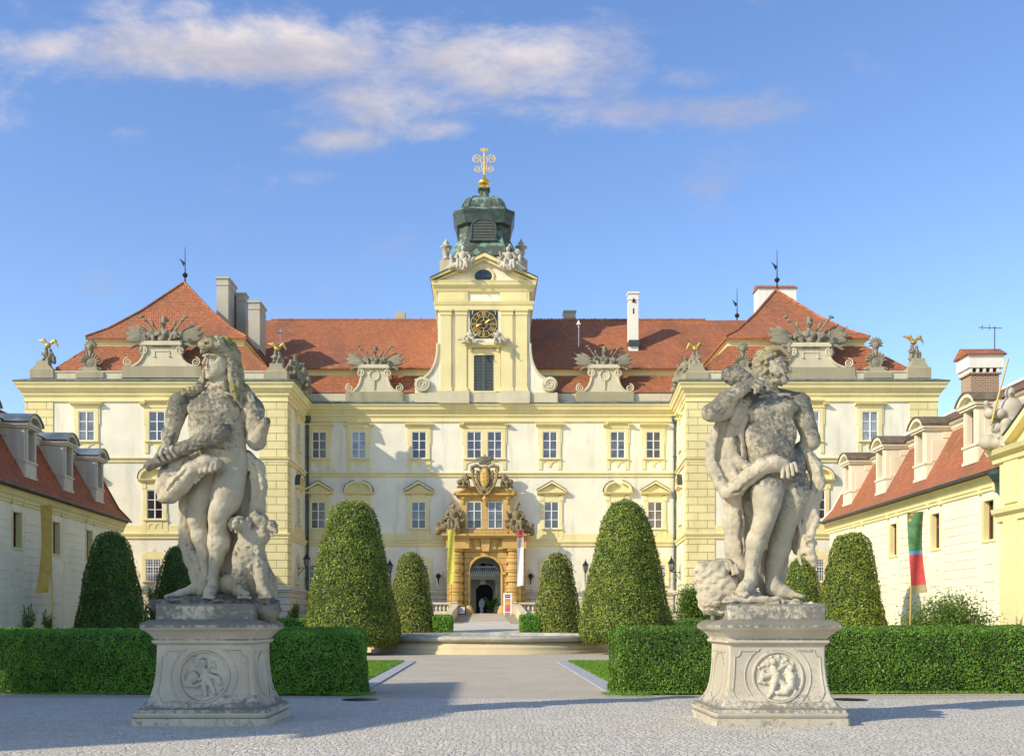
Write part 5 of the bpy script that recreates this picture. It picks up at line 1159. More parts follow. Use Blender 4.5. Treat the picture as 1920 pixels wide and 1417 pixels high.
# ------------------------------------------------------------------ sculpture on the roofs, the clock and the portal
def xf(x, y, z, sc_, mir=1, yaw=0):
    c, s = math.cos(yaw), math.sin(yaw)
    return lambda p: np.array([x+sc_*(c*p[0]*mir-s*p[1]), y+sc_*(s*p[0]*mir+c*p[1]), z+sc_*p[2]])
def S_(h, x, y, z, sc_, mir=1, yaw=0): S = SDF(h, xf(x, y, z, sc_, mir, yaw)); S.S = sc_; return S
def person_prims(S, J, head=.068, fat=1.0, k=.55):
    """J: joints of a figure of standing height 1"""
    S.cap(J['pel'], J['che'], .088*fat, .1*fat, k=k); S.ell(J['che'], (.115*fat, .082*fat, .105*fat), k=k); S.ell(J['pel'], (.1*fat, .08*fat, .075*fat), k=k)
    S.cap(J['che'], J['nek'], .05, .035, k=k); S.ell(J['hed'], (head*.82, head*.9, head), k=.3)
    h = np.array(J['hed']); f = np.array(J.get('face', (0, -1, 0)), float); f /= np.linalg.norm(f)
    S.cap(tuple(h+f*head*.8), tuple(h+f*head*1.08-np.array([0, 0, head*.2])), head*.16, head*.2, k=.3)
    for a in ('l', 'r'):
        if 'sh'+a in J:
            S.cap(J['sh'+a], J['el'+a], .04*fat, .032*fat, k=k); S.cap(J['el'+a], J['ha'+a], .032*fat, .022*fat, k=k); S.ell(J['ha'+a], (.028, .024, .034), k=.5); S.ell(J['sh'+a], (.052*fat, .048*fat, .05*fat), k=k)
        if 'kn'+a in J:
            S.cap(J['pel'], J['kn'+a], .072*fat, .048*fat, k=k); S.cap(J['kn'+a], J['an'+a], .046*fat, .028*fat, k=k)
            an = np.array(J['an'+a]); t = J.get('to'+a, tuple(an+np.array([0, -.1, -.015]))); S.cap(J['an'+a], t, .028, .022, k=k)
def seated(S, hold=None, wrap=1, helmet=0, lean=0.0, fat=1.0, wings=0):
    J = dict(pel=(0, 0, .16), che=(lean, -.02, .40), nek=(lean*1.2, -.03, .51), hed=(lean*1.3, -.05, .585), shl=(-.13+lean, -.02, .46), shr=(.13+lean, -.02, .46), ell=(-.22+lean, -.06, .33), elr=(.23+lean, -.05, .34),
             hal=(-.14, -.17, .27), har=(.27+lean, -.12, .47), knl=(-.12, -.24, .17), knr=(.13, -.25, .20), anl=(-.13, -.27, -.06), anr=(.17, -.26, -.05))
    if hold: J.update(hold)
    person_prims(S, J, fat=fat)
    if wrap:
        S.chain([(-.2, .0, .1, .07), (0, -.12, .12, .09), (.2, -.05, .1, .07)], k=.6); S.chain([(-.05, -.22, .17, .05), (-.02, -.24, .02, .055), (-.04, -.22, -.1, .05)], k=.5); S.chain([(.1, -.2, .17, .05), (.09, -.24, 0, .05), (.05, -.22, -.1, .06)], k=.5)
        S.chain([(.16, 0, .42, .035), (.2, .05, .25, .06), (.27, .03, .08, .07)], k=.5); S.chain([(-.15, .04, .4, .03), (-.24, .06, .2, .06), (-.3, .02, .05, .05)], k=.5)
    if helmet:
        h = J['hed']; S.ell((h[0], h[1]+.01, h[2]+.03), (.07, .08, .06), k=.3); S.chain([(h[0]-.02, h[1]+.02, h[2]+.09, .025), (h[0]-.06, h[1]+.03, h[2]+.15, .035), (h[0]-.1, h[1]+.05, h[2]+.1, .03)], k=.4)
    if wings: S.chain([(.05, .08, .45, .05), (.2, .1, .62, .045), (.3, .1, .5, .02)], fy=2)
    return J
def rocks(S, pts, seed=1):
    r = random.Random(seed)
    for x, y, z, q in pts: S.ell((x, y, z), (q*r.uniform(.9, 1.3), q, q*r.uniform(.6, .9)), k=.4)
def sculpture(name, S, label, cat, loc, group=None, mat='roof_statue', parts=()):
    t = thing(name, label, cat, loc, group); S.build('figure' if 'trophy' not in name else 'arms', M[mat], t)
    for nm, S2, m2 in parts: S2.build(nm, M[m2], t)
    return t
def trophy(pxc, Y, py_base, w, label, seed):
    """armour, helmet, fanned banners, cannons and shields"""
    k = Y/FPX; sc_ = w*k; x, z = X(pxc, Y), Z(py_base, Y); y = Y+.3; r = random.Random(seed)
    S = S_(.05, x, y, z, sc_)
    S.ell((0, .03, .06), (.36, .08, .1), k=.3); S.ell((0, 0, .16), (.10, .08, .13), k=.3); S.ell((-.045, -.05, .19), (.055, .05, .05), k=.3); S.ell((.045, -.05, .19), (.055, .05, .05), k=.3); S.ell((0, -.06, .1), (.05, .04, .05), k=.3)
    S.cap((0, 0, .27), (0, 0, .33), .03, .03); S.ell((0, -.01, .36), (.045, .05, .055), k=.2); S.chain([(0, 0, .40, .03), (.01, .02, .46, .035), (.05, .04, .43, .028)], k=.4); S.cap((-.03, -.05, .37), (.03, -.05, .37), .02)
    for q in (-1, 1):
        S.chain([(q*.08, 0, .22, .045), (q*.15, -.03, .17, .035), (q*.13, -.08, .08, .03)], k=.4)
        for i in range(4): S.cap((q*(.02+.03*i), -.07, .06), (q*(.025+.035*i), -.09, -.02), .02, .012, k=.2)
        for i, (a, L_, w_) in enumerate(((4, .46, .07), (16, .50, .07), (28, .50, .065), (40, .42, .055))):        # furled banners, leaf shaped
            ar = R(a); S.ell((q*(.14+.5*L_*math.cos(ar)), .02+.03*i, .1+.5*L_*math.sin(ar)), (L_*.5, .028, w_), rz=-q*a, k=.25)
            S.cap((q*.08, .05, .06), (q*(.14+(L_+.05)*math.cos(ar)), .03+.03*i, .1+(L_+.05)*math.sin(ar)), .009)
            S.cap((q*(.16+.2*L_*math.cos(ar)), .0+.03*i, .08+.2*L_*math.sin(ar)), (q*(.14+.9*L_*math.cos(ar)), .0+.03*i, .1+.9*L_*math.sin(ar)-.03), .014, .006, k=.3)
        S.chain([(q*.1, .03, .15, .02), (q*.26, .03, .38, .016), (q*.36, .03, .50, .012)], k=.3); S.ell((q*.35, .02, .49), (.05, .02, .022), k=.3, rz=q*20); S.ell((q*.3, .02, .43), (.04, .025, .02), k=.3, rz=-q*30)
        S.chain([(q*.08, .03, .2, .018), (q*.17, .03, .36, .014)], k=.3); S.ell((q*.175, .02, .37), (.022, .02, .05), k=.3, rz=q*20)
        S.ell((q*.2, -.03, .18), (.06, .03, .065), k=.25); S.chain([(q*.2, -.02, .04, .035), (q*.42, -.04, .02, .028), (q*.5, -.05, -.03, .024)], k=.2)
        S.chain([(q*.3, -.05, .05, .04), (q*.33, -.08, -.1, .036), (q*.31, -.07, -.17, .02)], k=.3)
        for i in range(9): S.ell((q*r.uniform(.05, .32), r.uniform(-.09, -.02), r.uniform(.0, .24)), (r.uniform(.015, .045), .025, r.uniform(.012, .03)), rz=r.uniform(-60, 60), k=.2)
    sculpture('roof_trophy', S, label, 'sculpture', (x, y, z), 'stone trophies of arms on the attic', 'roof_statue')
trophy(304, 78.5, 648, 118, 'stone trophy of armour and fanned banners on the left wing roof edge', 1)
trophy(1519, 78.5, 651, 122, 'stone trophy of armour and fanned banners on the right wing roof edge', 2)
trophy(702, 86.2, 690, 88, 'smaller stone trophy of arms left of the clock tower', 3)
trophy(1133, 86.2, 690, 88, 'smaller stone trophy of arms right of the clock tower', 4)
def eagle_group(px, Y, pyb, pyt, mir, label, seed):
    k = Y/FPX; x, z = X(px, Y), Z(pyb, Y); Hh = (pyb-pyt)*k; y = Y+.3; r = random.Random(seed)
    S = S_(.045, x, y, z, Hh, mir)
    S.ell((0, 0, .02), (.2, .14, .08), k=.4); S.chain([(-.06, 0, .1, .1), (-.05, -.02, .3, .1), (-.04, 0, .42, .07)], k=.5); S.ell((-.05, -.02, .5), (.07, .07, .075), k=.2); S.chain([(.1, .02, .05, .09), (.12, 0, .25, .085), (.14, 0, .4, .06)], k=.5); S.ell((.12, -.02, .47), (.065, .065, .07), k=.2)
    S.chain([(-.1, -.04, .38, .04), (-.2, -.08, .28, .035), (-.1, -.14, .22, .03)], k=.4); S.chain([(-.08, -.08, .12, .06), (-.14, -.14, .02, .05), (-.16, -.12, -.08, .035)], k=.4); S.chain([(.06, -.06, .12, .06), (.08, -.14, .02, .045), (.1, -.12, -.08, .03)], k=.4)
    S.chain([(.18, .0, .35, .04), (.26, .02, .15, .07), (.26, .04, -.02, .08)], k=.4)
    for i in range(8): S.ell((r.uniform(-.2, .24), r.uniform(-.12, .0), r.uniform(0, .35)), (.05, .04, .045), k=.3)
    G = S_(.04, x, y, z, Hh, mir)
    G.ell((.02, 0, .66), (.13, .09, .11), rz=25, k=.3); G.chain([(-.05, -.02, .74, .06), (-.12, -.03, .86, .05)], k=.4); G.ell((-.14, -.03, .9), (.055, .045, .045), k=.3); G.cap((-.17, -.03, .89), (-.22, -.04, .85), .02, .008)
    G.chain([(-.04, .02, .72, .05), (-.22, .02, .86, .06), (-.4, .03, .9, .02)], k=.3, fy=1.8); G.chain([(.1, .03, .74, .06), (.28, .03, .86, .075), (.4, .03, .66, .03), (.42, .03, .55, .015)], k=.3, fy=1.8)
    t = thing('eagle_sculpture', label, 'sculpture', (x, y, z), 'gilded eagle groups on the wing corners'); S.build('figures', M['roof_statue'], t); G.build('gilded_eagle', M['dull_gold'], t)
eagle_group(86, 78.6, 676, 630, 1, 'stone figures with a gilded eagle at the far left corner of the left wing', 5)
eagle_group(517, 78.6, 681, 637, 1, 'stone figures with a gilded eagle at the inner corner of the left wing', 6)
eagle_group(1307, 78.6, 681, 637, -1, 'stone figures with a gilded eagle at the inner corner of the right wing', 7)
eagle_group(1715, 78.6, 671, 623, 1, 'stone figures with a gilded eagle at the far right corner of the right wing', 8)
def cartouche(px, Y, pyb, pyt, label, seed):
    k = Y/FPX; x, z = X(px, Y), Z(pyb, Y); Hh = (pyb-pyt)*k; y = Y+.1; r = random.Random(seed); S = S_(.045, x, y, z, Hh)
    for i in range(20): a = 2*math.pi*i/20; b_ = 2*math.pi*(i+1)/20; S.cap((.2*math.cos(a), 0, .2+.2*math.sin(a)), (.2*math.cos(b_), 0, .2+.2*math.sin(b_)), .035, k=.3)
    S.ell((0, .03, .2), (.19, .06, .19), k=.2)
    for i in range(9): a = math.pi*(.02+.12*i); S.ell((.28*math.cos(a), -.02, .24+.24*math.sin(a)), (.085, .05, .035), rz=-math.degrees(a), k=.3)
    S.cap((0, .02, .45), (0, .02, .7), .07, .09); S.ell((0, -.02, .72), (.11, .1, .12), k=.3)
    for i in range(9): a = math.pi*(-.1+.15*i); S.ell((.13*math.cos(a), 0, .78+.13*math.sin(a)), (.11, .05, .035), rz=-math.degrees(a), k=.3)
    for q in (-1, 1): S.chain([(q*.18, 0, .0, .08), (q*.34, 0, -.02, .06)], k=.4)
    sculpture('roof_cartouche', S, label, 'sculpture', (x, y, z), 'oval shields on the wing attics', 'roof_statue')
cartouche(169, 78.5, 691, 635, 'stone oval shield with a plumed head on the left wing attic', 9); cartouche(1393, 78.5, 692, 640, 'stone oval shield with a plumed head on the inner half of the right wing attic', 10); cartouche(1643, 78.5, 690, 631, 'stone oval shield with a plumed head on the outer half of the right wing attic', 11)
# figures at the reveals of the wings
for px, Yq, pyb, pyt, mir, lab in ((551, 80.5, 715, 668, 1, 'small stone figure nearer on the inner edge of the left wing'), (567, 83.5, 735, 682, -1, 'small stone figure deeper in the left inner corner'), (1288, 80.0, 716, 670, -1, 'small stone figure nearer on the inner edge of the right wing'), (1275, 83.0, 735, 684, 1, 'small stone figure deeper in the right inner corner')):
    k = Yq/FPX; Hh = (pyb-pyt)*k/.68; x, z = X(px, Yq), Z(pyb, Yq); S = S_(.05, x, Yq, z+.05*Hh, Hh, mir, R(60)*mir); seated(S, fat=1.15); S.ell((0, .05, .0), (.2, .18, .12), k=.5); S.ell((.22, .1, .1), (.12, .1, .2), k=.5)
    sculpture('roof_figure', S, lab, 'sculpture', (x, Yq, z), 'seated figures in the inner corners')
    b = MB(); x0 = x-(.45 if px < 900 else -.45)*0; b.box(x-.5, x+.5, Yq-.6, Yq+.6, ET+.1, z+.02); b.build('attic_pier', M['attic'], pal)
# tower gable figures
for mir, px, lab, hold, big in ((1, 866, 'reclining stone figure with a sceptre on the left slope of the tower gable', dict(har=(.2, -.1, .2)), 0), (-1, 955, 'winged stone figure on the right slope of the tower gable', dict(), 1)):
    x, z = X(px, 85), Z(511 if mir > 0 else 512, 85); S = S_(.045, x, 85.0, z+.35, 2.75, mir, 0)
    J = seated(S, lean=.03, fat=1.1, helmet=1, hold=hold)
    S.chain([(-.15, 0, .1, .1), (-.35, 0, .02, .09), (-.48, -.02, -.02, .05)], k=.5); S.chain([(-.3, 0, .1, .08), (-.32, -.02, .3, .06)], k=.4); S.ell((-.33, -.03, .36), (.06, .06, .07), k=.3); S.chain([(.1, 0, .1, .1), (.3, 0, .22, .08), (.36, -.02, .33, .05)], k=.5)
    if big: S.chain([(-.1, .08, .35, .06), (-.25, .08, .55, .1), (-.33, .08, .5, .06)], k=.4, fy=2); S.chain([(-.2, 0, .1, .08), (-.42, -.02, -.12, .05)], k=.4)
    else: S.cap((-.3, 0, .1), (-.42, 0, .62), .012); S.ell((-.42, 0, .58), (.03, .02, .05), k=.3)
    S.ell((0, .05, .02), (.25, .15, .12), k=.5)
    sculpture('tower_figure', S, lab, 'sculpture', (x, 85, z), 'figures on the tower gable', 'roof_statue_pale')
for px, lab in ((836.5, 'stone urn on the pier left of the cupola'), (977, 'stone urn on the pier right of the cupola')):
    t = thing('roof_urn', lab, 'urn', (X(px, 92.5), 92.5, Z(487, 92.5)), 'urns beside the cupola'); b = MB(); z0 = Z(487, 92.5)
    b.lathe([(.4, 0), (.4, .12), (.2, .22), (.28, .4), (.36, .55), (.36, 1.0), (.55, 1.1), (.58, 1.2), (.4, 1.28), (.24, 1.4), (.24, 1.5), (.3, 1.56), (.12, 1.68), (.12, 1.78), (.02, 1.98)], (X(px, 92.5), 92.5, z0-.02), 16); b.build('urn_body', M['roof_statue_pale'], t, True)
for mir, px, lab in ((1, 882, 'stone cherub at the lower left corner of the clock'), (-1, 933, 'stone cherub at the lower right corner of the clock')):
    x, z = X(px, 85), Z(645, 85); S = S_(.035, x, 84.95, z+.05, 1.75, mir, 0)
    seated(S, wrap=0, fat=1.35, hold=dict(har=(.3, -.1, .42), hal=(-.32, -.05, .2), ell=(-.26, -.05, .3))); S.chain([(-.25, .02, .1, .1), (-.45, .03, .22, .07), (-.6, .02, .2, .03)], k=.5); S.ell((-.3, 0, .05), (.16, .1, .08), k=.5); S.ell((0, .05, .05), (.2, .12, .1), k=.5)
    sculpture('clock_cherub', S, lab, 'sculpture', (x, 84.95, z), 'cherubs below the clock', 'roof_statue_pale')
# portal group
for mir, px, lab in ((1, 850, 'seated helmeted warrior on the left end of the gate cornice'), (-1, 968, 'seated crowned woman on the right end of the gate cornice')):
    x, z = X(px, 84.2), Z(990 if mir > 0 else 992, 84.2); S = S_(.04, x, 84.3, z+.1, 2.9, mir, 0)
    seated(S, fat=1.1, helmet=1); S.ell((0, .1, .02), (.22, .2, .18), k=.4)
    S.chain([(-.25, 0, .0, .13), (-.42, 0, -.06, .1), (-.45, 0, -.14, .09)], k=.5); [S.ell((random.Random(q_).uniform(-.52, -.2), -.06, random.Random(q_+9).uniform(-.05, .22)), (.07, .05, .03), rz=random.Random(q_+5).uniform(-70, 70), k=.3) for q_ in range(11)]; S.chain([(.2, 0, .1, .07), (.3, -.05, .2, .05)], k=.4)
    sculpture('gate_figure', S, lab, 'sculpture', (x, 84.2, z), 'seated figures on the gate', 'portal_statue')
    b = MB(); b.pbox(px-13, px+13, 990, 1003, 84.0, 85.4); b.build('figure_plinth', M['ochre'], port)
for mir, px, lab in ((1, 874, 'stone cherub left of the coat of arms'), (-1, 945, 'stone cherub right of the coat of arms')):
    x, z = X(px, 84.4), Z(913, 84.4); S = S_(.035, x, 84.45, z+.05, 1.75, mir, 0)
    seated(S, wrap=0, fat=1.3, hold=dict(har=(.3, 0, .5), elr=(.24, 0, .4))); S.ell((-.32, -.02, .22), (.14, .12, .14), k=.3); S.ell((-.1, .05, .02), (.28, .14, .1), k=.5); S.chain([(-.1, .04, .1, .08), (-.4, .02, -.02, .06)], k=.5)
    sculpture('gate_cherub', S, lab, 'sculpture', (x, 84.4, z), 'cherubs beside the coat of arms', 'portal_statue')
t = thing('coat_of_arms', 'large carved coat of arms under a stone crown above the gate window', 'coat of arms', (X(909, 84.3), 84.3, Z(925, 84.3)))
x, z = X(909, 84.3), Z(928, 84.3); k = 84.3/FPX; S = S_(.035, x, 84.35, z, k)      # units: photo pixels
S.chain([(0, 0, 44, 11), (0, 0, 28, 11), (0, 0, 12, 7)], k=.3, fy=1.8)
for q in (-1, 1):
    S.chain([(q*22, -1, 47, 3), (q*23, -2, 35, 2.6), (q*18, -2, 20, 2.6), (q*9, -3, 5, 2.6), (0, -3, -1, 3)], k=.3); S.chain([(q*9, -3, 52, 2.6), (q*16, -3, 55, 3.2), (q*24, -3, 52, 3.2), (q*25, -3, 46, 2.6), (q*20, -3, 46, 2)], k=.3); S.chain([(q*14, -2, 44, 3), (q*15, -3, 32, 2.5), (q*11, -3, 18, 3), (q*5, -3, 8, 4)], k=.3)
S.ell((0, -3, 12), (7, 4, 5), k=.3); S.build('carved_frame', M['portal_statue'], t)
G = S_(.035, x, 84.35, z, k); G.ell((0, -6, 32), (8.5, 5, 18), k=.2)
for i in range(7): G.ell(((-1)**i*3.0, -10.5, 22+i*3.4), (3.4, 1.6, 1.2), rz=30, k=.3)
for q in (-1, 1):
    pts = [(q*23.5, -5, 44), (q*21.5, -6, 30), (q*17, -6, 18), (q*10, -6, 7), (q*3, -6, -1)]
    for a, c in zip(pts[:-1], pts[1:]):
        for u in (0, .33, .66): G.ell(tuple(a[i]+(c[i]-a[i])*u for i in range(3)), (1.9, 1.6, 1.5), k=.5)
G.ell((0, -6, -6), (3, 2.5, 4), k=.3); G.build('gilded_shield', M['gold_paint' if False else 'ochre'], t)
S = S_(.035, x, 84.35, z, k); S.ell((-8, 0, 68), (9, 5, 5), k=.5); S.ell((8, 0, 68), (9, 5, 5), k=.5); S.ell((0, -1, 67), (8, 5, 5), k=.5); S.cap((-9, -1, 60), (9, -1, 60), 3, 3, k=.5); S.ell((0, -1, 64), (11, 5, 3), k=.5); S.ell((0, -1, 74.5), (2, 2, 2), k=.3); S.build('crown', M['statue_dark'], t)
# figure group on the right gateway gable
Yg = 45.0; x, z = X(1900, Yg)+.1, Z(832, Yg); S = S_(.035, x, Yg, z, 3.9, -1, R(-20)); seated(S, fat=1.2, lean=.05); S.ell((0, 0, 0), (.35, .2, .12), k=.5); S.ell((-.3, 0, .3), (.1, .1, .18), k=.5); S.ell((-.3, -.03, .52), (.065, .07, .08), k=.3); S.chain([(-.3, 0, .4, .09), (-.33, 0, .1, .14)], k=.5); S.ell((.3, -.1, .02), (.09, .09, .09), k=.2); S.chain([(-.45, 0, .3, .1), (-.5, 0, 0, .16)], k=.5)
for i in range(10): S.ell((random.Random(i).uniform(-.3, .3), -.12, random.Random(i+50).uniform(0, .35)), (.07, .06, .06), k=.4)
P = S_(.03, x, Yg, z, 3.9, -1, R(-20)); P.cap((.28, -.2, .2), (.1, -.16, .95), .012)
sculpture('gateway_figures', S, 'grey stone figure group with a spear on the gateway of the right wing', 'sculpture', (x, Yg, z), None, 'roof_statue_pale', (('spear', P, 'pole'),))
# ------------------------------------------------------------------ pedestals and the two large statues
def pedestal(cx, yc, label, side, relief):
    t = thing('pedestal', label, 'pedestal', (cx, yc, 0), 'stone pedestals of the two statues'); d = .14
    pr = [(1.012, -.02), (1.015, .02), (1.01, .115), (.985, .13), (1.0, .16), (1.005, .2), (.975, .245), (.925, .265), (.90, .29), (.845, .37), (.80, .46), (.77, .58), (.75, .72), (.735, .9), (.73, 1.1), (.73, 1.205), (.755, 1.22), (.79, 1.245), (.79, 1.275), (.765, 1.3), (.775, 1.32), (.80, 1.35), (.845, 1.40), (.88, 1.425), (.905, 1.44), (.93, 1.47), (.93, 1.51), (.90, 1.545), (.84, 1.575), (.80, 1.585)]
    b = MB(); rings = []
    for w, z in pr: rings.append([(cx+x*w, yc+y*(w-d), z) for x, y in ((-.965, -1), (.965, -1), (1, -.965), (1, .965), (.965, 1), (-.965, 1), (-1, .965), (-1, -.965))])
    b.loft(rings); b.build('body', M['pedestal'], t)
    b = MB(); rings = [[(cx+x*w, yc+y*(w-.13), z) for x, y in ((-.97, -1), (.97, -1), (1, -.97), (1, .97), (.97, 1), (-.97, 1), (-1, .97), (-1, -.97))] for w, z in ((.745, 1.58), (.74, 1.6), (.735, 1.80), (.72, 1.83))]
    b.loft(rings); b.build('plinth_block', M['pedestal'], t)
    hwz = lambda z: float(np.interp(z, [p[1] for p in pr], [p[0] for p in pr]))
    b = MB()
    def onf(x, z, e=.004): return (cx+x, yc-(hwz(z)-d)-e, z)
    def line(pts, r=.013):
        P = []
        for (x0, z0), (x1, z1) in zip(pts[:-1], pts[1:]):
            n = max(1, int(math.hypot(x1-x0, z1-z0)/.05)); P += [onf(x0+(x1-x0)*i/n, z0+(z1-z0)*i/n) for i in range(n)]
        P.append(onf(*pts[-1])); b.tube(P, r, 5)
    mz = .73
    for q in (-1, 1):
        arc = [(q*.5*math.cos(a), mz+.5*math.sin(a)) for a in np.linspace(-1.0, 1.02, 12)]
        fr_ = [(q*.28, 1.12), (q*.56, 1.12), (q*.57, 1.07), (q*.6, 1.04), (q*.645, 1.03), (q*.66, .75), (q*.69, .50), (q*.66, .43), (q*.62, .38), (q*.6, .36), (q*.3, .35)]
        line(fr_); line(arc)
    b.tube([onf(.375*math.cos(a), mz+.375*math.sin(a), .01) for a in np.linspace(0, 2*math.pi, 40)[:-1]], .022, 6, True)
    # side panels
    for q in (-1, 1):
        def ons(y, z): return (cx+q*(hwz(z)+.004), yc+y, z)
        b.tube([ons(.34*math.cos(a), mz+.36*math.sin(a)) for a in np.linspace(0, 2*math.pi, 30)[:-1]], .013, 5, True)
        for y in (-.47, .47): b.tube([ons(y, z) for z in np.linspace(.38, 1.1, 9)], .013, 5)
        b.tube([ons(y, 1.1) for y in (-.47, -.2, 0, .2, .47)], .013, 5)
    b.build('panel_mouldings', M['pedestal'], t)
    S = SDF(.011); S.T = lambda p: np.array([cx+p[0], yc-(hwz(mz+p[2])-d)-p[1]+.005, mz+p[2]])
    relief(S); S.disp = rough(.002, .04, 8); S.build('medallion_relief', M['pedestal'], t); return t
def relief_l(S):
    S.ell((0, -.02, 0), (.35, .03, .35), k=.1)
    S.chain([(.02, .02, .1, .07), (.03, .03, .02, .055)], k=.5); S.ell((-.01, .035, .22), (.05, .045, .06), k=.3); S.chain([(.06, .02, .14, .03), (.14, .03, .2, .025), (.16, .02, .13, .02)], k=.4); S.chain([(-.02, .02, .1, .03), (-.02, .04, 0, .028), (-.06, .04, -.04, .025)], k=.4)
    S.chain([(.03, .03, .0, .055), (.01, .03, -.12, .045), (.04, .02, -.28, .03)], k=.4); S.chain([(.05, .02, -.02, .05), (.12, .02, -.14, .04), (.17, .02, -.25, .025)], k=.4)
    S.chain([(.08, .01, .03, .04), (.2, .02, -.02, .05), (.24, .01, -.1, .04)], k=.4); S.ell((-.15, .02, .0), (.08, .05, .09), k=.3); S.ell((-.17, .01, .13), (.07, .03, .09), k=.4); S.chain([(-.2, .02, -.02, .05), (-.24, .01, -.12, .05), (-.12, .02, -.14, .03), (-.04, .02, -.1, .03)], k=.4)
    r = random.Random(4)
    for i in range(16): a = r.uniform(1.7, 3.6); q = r.uniform(.2, .33); S.ell((q*math.cos(a), .015, q*math.sin(a)), (.03, .02, .03), k=.4)
def relief_r(S):
    S.ell((0, -.02, 0), (.35, .03, .35), k=.1)
    S.chain([(-.06, .02, .12, .05), (-.03, .03, .02, .06), (-.06, .03, -.08, .055), (-.1, .02, -.22, .035), (-.16, .02, -.3, .03)], k=.5); S.ell((-.07, .035, .22), (.045, .04, .055), k=.3); S.chain([(.0, .03, .1, .03), (.08, .03, .16, .025), (.17, .02, .2, .02)], k=.4)
    S.chain([(-.08, .02, .04, .05), (-.22, .01, .0, .045), (-.28, .01, -.08, .03), (-.2, .015, -.1, .03)], k=.4); S.chain([(.0, .02, -.04, .05), (.08, .02, -.12, .045), (.06, .02, -.2, .035)], k=.4)
    S.chain([(.16, .02, .1, .045), (.2, .03, .0, .06), (.18, .02, -.14, .06), (.1, .02, -.22, .06), (-.02, .02, -.24, .04)], k=.5); S.ell((.2, .03, .14), (.045, .035, .045), k=.3); S.chain([(.2, .02, -.14, .04), (.26, .01, -.22, .03), (.2, .01, -.3, .025)], k=.4)
    r = random.Random(7)
    for i in range(34): a = r.uniform(-.5, 3.3); q = r.uniform(.19, .32); S.ell((q*math.cos(a), .015, q*math.sin(a)), (.028, .022, .026), k=.3)
pedestal(-4.275, 15.69, 'stone pedestal of the left statue with a round relief, standing in shade', -1, relief_l)
pedestal(4.41, 15.69, 'stone pedestal of the right statue with a round relief, standing in sun', 1, relief_r)

YS = 15.72; UN = YS/FPX/2.725
def TS(px0, py0): return lambda p: np.array([X(px0+p[0]/2.725, YS), YS+p[2]*UN, Z(py0+p[1]/2.725, YS)])
# in statue space a point is (x right, y down, depth); radii are (x, depth, z)
def NS(o, h=.0125): S = SDF(h, TS(*o)); S.S = UN; return S
class PS(SDF): pass
def toes(S, x, y, d, n, dx, dy, dd, r, L=(0, 0, -16)):
    for i in range(n): p = (x+dx*i, y+dy*i, d+dd*i); q = r*(1.25-.11*i); S.cap(p, (p[0]+L[0], p[1]+L[1], p[2]+L[2]), q, q*.85, k=.25)
# ---------------- left statue
OL = (240, 620)
t = thing('statue', 'stone man in a lion skin hood holding a club, on the left pedestal', 'statue', tuple(TS(*OL)((450, 1400, 0))), None)
S = NS(OL)
E = S.ell; C = S.cap; H = S.chain
E((455, 455, 0), (148, 90, 150), k=.4); E((456, 540, 0), (132, 82, 110), k=.7); E((494, 622, 0), (104, 76, 92), k=.9); E((514, 700, 0), (97, 80, 78), k=.9); E((560, 690, 15), (50, 64, 78), k=.4)
E((384, 405, -60), (70, 30, 44), rz=-10, k=1); E((515, 410, -62), (72, 30, 44), rz=8, k=1); E((452, 585, -66), (30, 20, 26), k=.8); E((505, 590, -66), (30, 18, 26), k=.8); E((455, 530, -72), (34, 18, 24), k=.8); E((512, 532, -70), (34, 18, 24), k=.8); E((500, 655, -62), (62, 30, 50), k=.8); 
S.ell((450, 470, -98), (7, 12, 60), k=.9, op=-1); S.ell((492, 640, -96), (6, 7, 8), k=.5, op=-1)
for a_, b_, q_ in (((330, 438, -84), (385, 458, -96), 13), ((385, 458, -96), (446, 446, -98), 13), ((462, 446, -98), (522, 460, -98), 13), ((522, 460, -98), (586, 434, -80), 13), ((448, 486, -104), (392, 566, -92), 12), ((470, 486, -104), (548, 562, -90), 12), ((612, 640, -56), (548, 726, -90), 12), ((436, 556, -98), (520, 556, -98), 9), ((446, 600, -92), (530, 600, -92), 9)): S.cap(a_, b_, q_, q_, k=1.6, op=-1)
for i in range(3): S.cap((352+4*i, 500+24*i, -92+4*i), (392+4*i, 512+24*i, -96), 4, 3, k=.8, op=-1); S.cap((590-2*i, 490+24*i, -76), (556-2*i, 504+24*i, -88), 4, 3, k=.8, op=-1)
C((470, 300, 12), (330, 352, 8), 44, 40); C((482, 300, 12), (600, 372, 8), 44, 42); C((470, 240, 0), (478, 330, 0), 50, 62); C((400, 330, -55), (460, 322, -52), 12, 10, k=1.0); C((560, 345, -55), (492, 322, -52), 12, 10, k=1.0); C((512, 240, -25), (470, 318, -50), 15, 11, k=.8)
S.group(.02); E((268, 372, 0), (60, 58, 64)); C((262, 385, 0), (226, 505, 2), 53, 43); E((245, 440, -20), (48, 40, 62), rz=12, k=.6); E((210, 535, 4), (40, 40, 46)); C((214, 540, 0), (226, 622, -72), 45, 32)
E((228, 645, -92), (40, 30, 34))
for i, (a, b_, c_) in enumerate((((196, 642, -112), (186, 664, -134), (200, 692, -122)), ((216, 630, -118), (212, 656, -140), (228, 684, -128)), ((240, 622, -120), (240, 646, -142), (256, 674, -132)), ((262, 616, -118), (266, 638, -138), (282, 662, -130)))): C(a, b_, 14, 13, k=.25); C(b_, c_, 13, 10, k=.25)
C((255, 640, -85), (300, 640, -88), 15, 11, k=.4)
S.group(.02); E((632, 400, 0), (60, 56, 66)); C((640, 410, 0), (650, 540, 10), 57, 49); E((655, 470, -22), (46, 38, 62), k=.6); E((655, 562, 4), (50, 46, 48)); C((660, 565, -5), (710, 490, -62), 48, 30); C((708, 494, -62), (720, 478, -72), 31, 27, k=.2)
